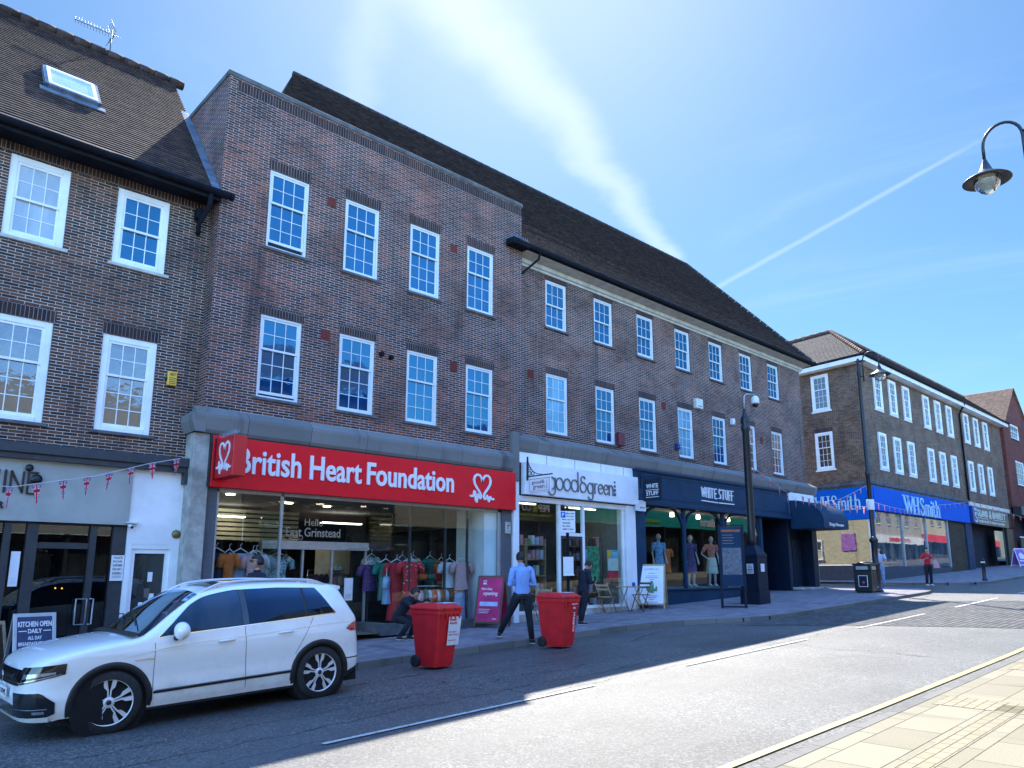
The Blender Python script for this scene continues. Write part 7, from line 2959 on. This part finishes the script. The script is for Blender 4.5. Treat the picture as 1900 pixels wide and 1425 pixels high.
# man in blue shirt, back to us
t, j, R = person('man in a pale blue shirt with his back turned, standing between the red bins', (11.12, 11.28, rz_(11.1) + .02), radians(158),
                 dict(pel=(.16, -.08, 1.0), chest=(.17, -.06, 1.37), neck=(.18, -.08, 1.545), head=(.19, -.11, 1.70), sl=(.37, -.06, 1.475), sr=(-.02, -.06, 1.475), hl=(.255, -.08, .95), hr=(.065, -.08, .95),
                      kr=(.02, -.05, .53), ar=(-.02, .0, .09), kl=(.36, -.28, .58), al=(.50, -.48, .20), el=(.44, -.04, 1.17), wl=(.14, -.25, 1.22), er=(-.09, -.04, 1.17), wr=(.24, -.24, 1.16)), top='shirt_blue', skin='skin', toe=(-.3, .2), scale=1.02, curl=1.0)
x = MB()
loft(x, [(j['neck'] + Vector((0, .0, .0)), (.072, 0, 0), (0, .072, 0)), (j['neck'] + Vector((0, 0, .04)), (.066, 0, 0), (0, .066, 0))])
x.build('collar', 'shirt_blue', t)
x = MB()
loft(x, [(j['pel'] + Vector((0, 0, -.065)), (.176, 0, 0), (0, .124, 0)), (j['pel'] + Vector((0, 0, -.03)), (.174, 0, 0), (0, .122, 0))])
x.build('belt', 'car_black', t)
# man in dark jacket looking at his phone
t, j, R = person('man in dark clothes with bowed head looking at a phone outside the white shop', (13.95, 12.35, pz(14)), radians(75),
                 dict(chest=(0, -.05, 1.28), neck=(0, -.12, 1.44), head=(0, -.20, 1.56), sl=(.19, -.07, 1.38), sr=(-.19, -.07, 1.38), el=(.23, -.10, 1.10), er=(-.23, -.10, 1.10), wl=(.08, -.30, 1.14), wr=(-.10, -.30, 1.12), kr=(-.10, .02, .50), ar=(-.12, .16, .09)), top='jacket_dark', pitch=radians(-0) + .55, scale=.90, girth=1.15, curl=1.1)
x = MB()
x.box(-.045, .03, -.40, -.39, 1.14, 1.27, bev=.004)
x.build('phone', 'car_gloss_black', t)
# woman in red
t, j, R = person('woman with dark curly hair in a red top and black trousers in the road', (34.8, 11.35, rz_(34.8)), radians(-42),
                 dict(el=(.30, -.02, 1.22), wl=(.10, -.22, 1.36), er=(-.30, .0, 1.16), wr=(-.20, -.20, 1.25)), top='top_red', hair='hair_dark', female=True, scale=.90, skin='skin_fair', shoes='shoe_white', sleeve='short')
x = MB()
for k in range(26):
    a, b_ = random.uniform(0, 2 * pi), random.uniform(.1, 2.0)
    x.sphere(j['head'] + Vector((.09 * sin(b_) * cos(a), .02 + .09 * abs(sin(b_) * sin(a)), .12 * cos(b_))), .035, n=8, k=5)
x.build('curls', 'hair_dark', t)
x = MB()
loft(x, [((.22, -.22, 1.20), (.06, 0, 0), (0, .03, 0)), ((.26, -.24, 1.0), (.13, 0, 0), (0, .05, 0)), ((.30, -.22, .82), (.16, 0, 0), (0, .05, 0))])
o = x.build('cardigan', 'cloth_pink', t)
# woman by the lamp post
person('woman in a pale blue top and jeans standing behind the street lamp with folded arms', (31.1, 11.9, rz_(31) + .05), radians(-70),
       dict(el=(.26, -.06, 1.16), wl=(-.02, -.22, 1.18), er=(-.26, -.06, 1.16), wr=(.04, -.23, 1.12), kl=(.10, -.10, .52), al=(.12, -.10, .09)), top='top_pale', legs='jeans', female=True, hair='hair_brown', hairlong=True, scale=.92, skin='skin_fair', shoes='shoe_white', sleeve='short')
# crouching figure by the charity window
t, j, R = person('person in black crouching by the charity shop window behind the first red bin', (9.50, 13.50, pz(9.5)), radians(35),
                 dict(pel=(0, .12, .52), chest=(0, -.06, .82), neck=(0, -.18, .97), head=(0, -.28, 1.06), sl=(.19, -.10, .90), sr=(-.19, -.10, .90), hl=(.10, .10, .48), hr=(-.10, .10, .48), kl=(.16, -.26, .46), kr=(-.16, -.22, .40), al=(.15, -.12, .09), ar=(-.15, .02, .10), el=(.28, -.36, .80), wl=(.20, -.58, .92), er=(-.26, -.34, .72), wr=(-.12, -.52, .82)), top='trousers_dark', legs='trousers_dark', pitch=.5, skin='skin', girth=1.1, scale=.92)

# mannequins in the navy shop window
plain('dress_purple', (.07, .05, .16), .9, var=.6, vs=26)
plain('dress_coral', (.55, .20, .15), .9, var=.3, vs=10)
plain('dress_sky', (.18, .40, .62), .9, var=.4, vs=16)
for (lab, X, Yy, rot, tp, lg, sk, JJ) in (
        ('headless mannequin in a purple patterned dress in the navy shop window', 22.55, 14.95, -20, 'dress_purple', 'dress_purple', True, dict()),
        ('mannequin with hand on hip in a coral top and pale skirt', 23.95, 15.0, -30, 'dress_coral', 'letter_cream', True, dict(er=(-.40, .0, 1.15), wr=(-.20, -.05, .98))),
        ('mannequin in a blue dress in the left part of the navy shop window', 20.9, 15.1, -20, 'dress_sky', 'dress_sky', True, dict())):
    t, j, R = person(lab, (X, Yy, -.48), radians(rot), JJ, top=tp, legs=lg, skirt=sk, skin='mannequin_skin', nohair=True, female=True, scale=1.0, shoes='shoe_white', sleeve='short', name='mannequin', cat='mannequin', group='mannequins in the navy shop window')
for (lab, X, z, w_, h_, mt) in (('purple garment hanging at the left of the navy shop window', 19.7, 1.0, .5, .9, 'cloth_plum'), ('orange jacket hanging beside the first mullion of the navy shop window', 21.5, .8, .4, .8, 'cloth_orange')):
    t = thing('hanging_shirt', lab, 'clothing', (X, 15.2, z), world=True)
    x = MB()
    garment(x, (X, 15.2, z), w_, h_, 'shirt', 0)
    x.build('garment', mt, t)
for k, X in enumerate((19.6, 21.6, 23.2, 25.2)):
    x = MB()
    x.lathe([(.06, 0), (.07, -.14), (.001, -.141)], (X, 15.0, 2.03), n=12)
    x.build('ceiling_spot', 'lamp_warm', MBD)
each('strip_light', 'lamp_tube', MBD, [(13.9, 14.9, 14.9, 14.98, 1.88, 1.91), (16.3, 17.6, 15.0, 15.08, 1.88, 1.91), (13.9, 17.6, 18.6, 18.75, 1.86, 1.90)])
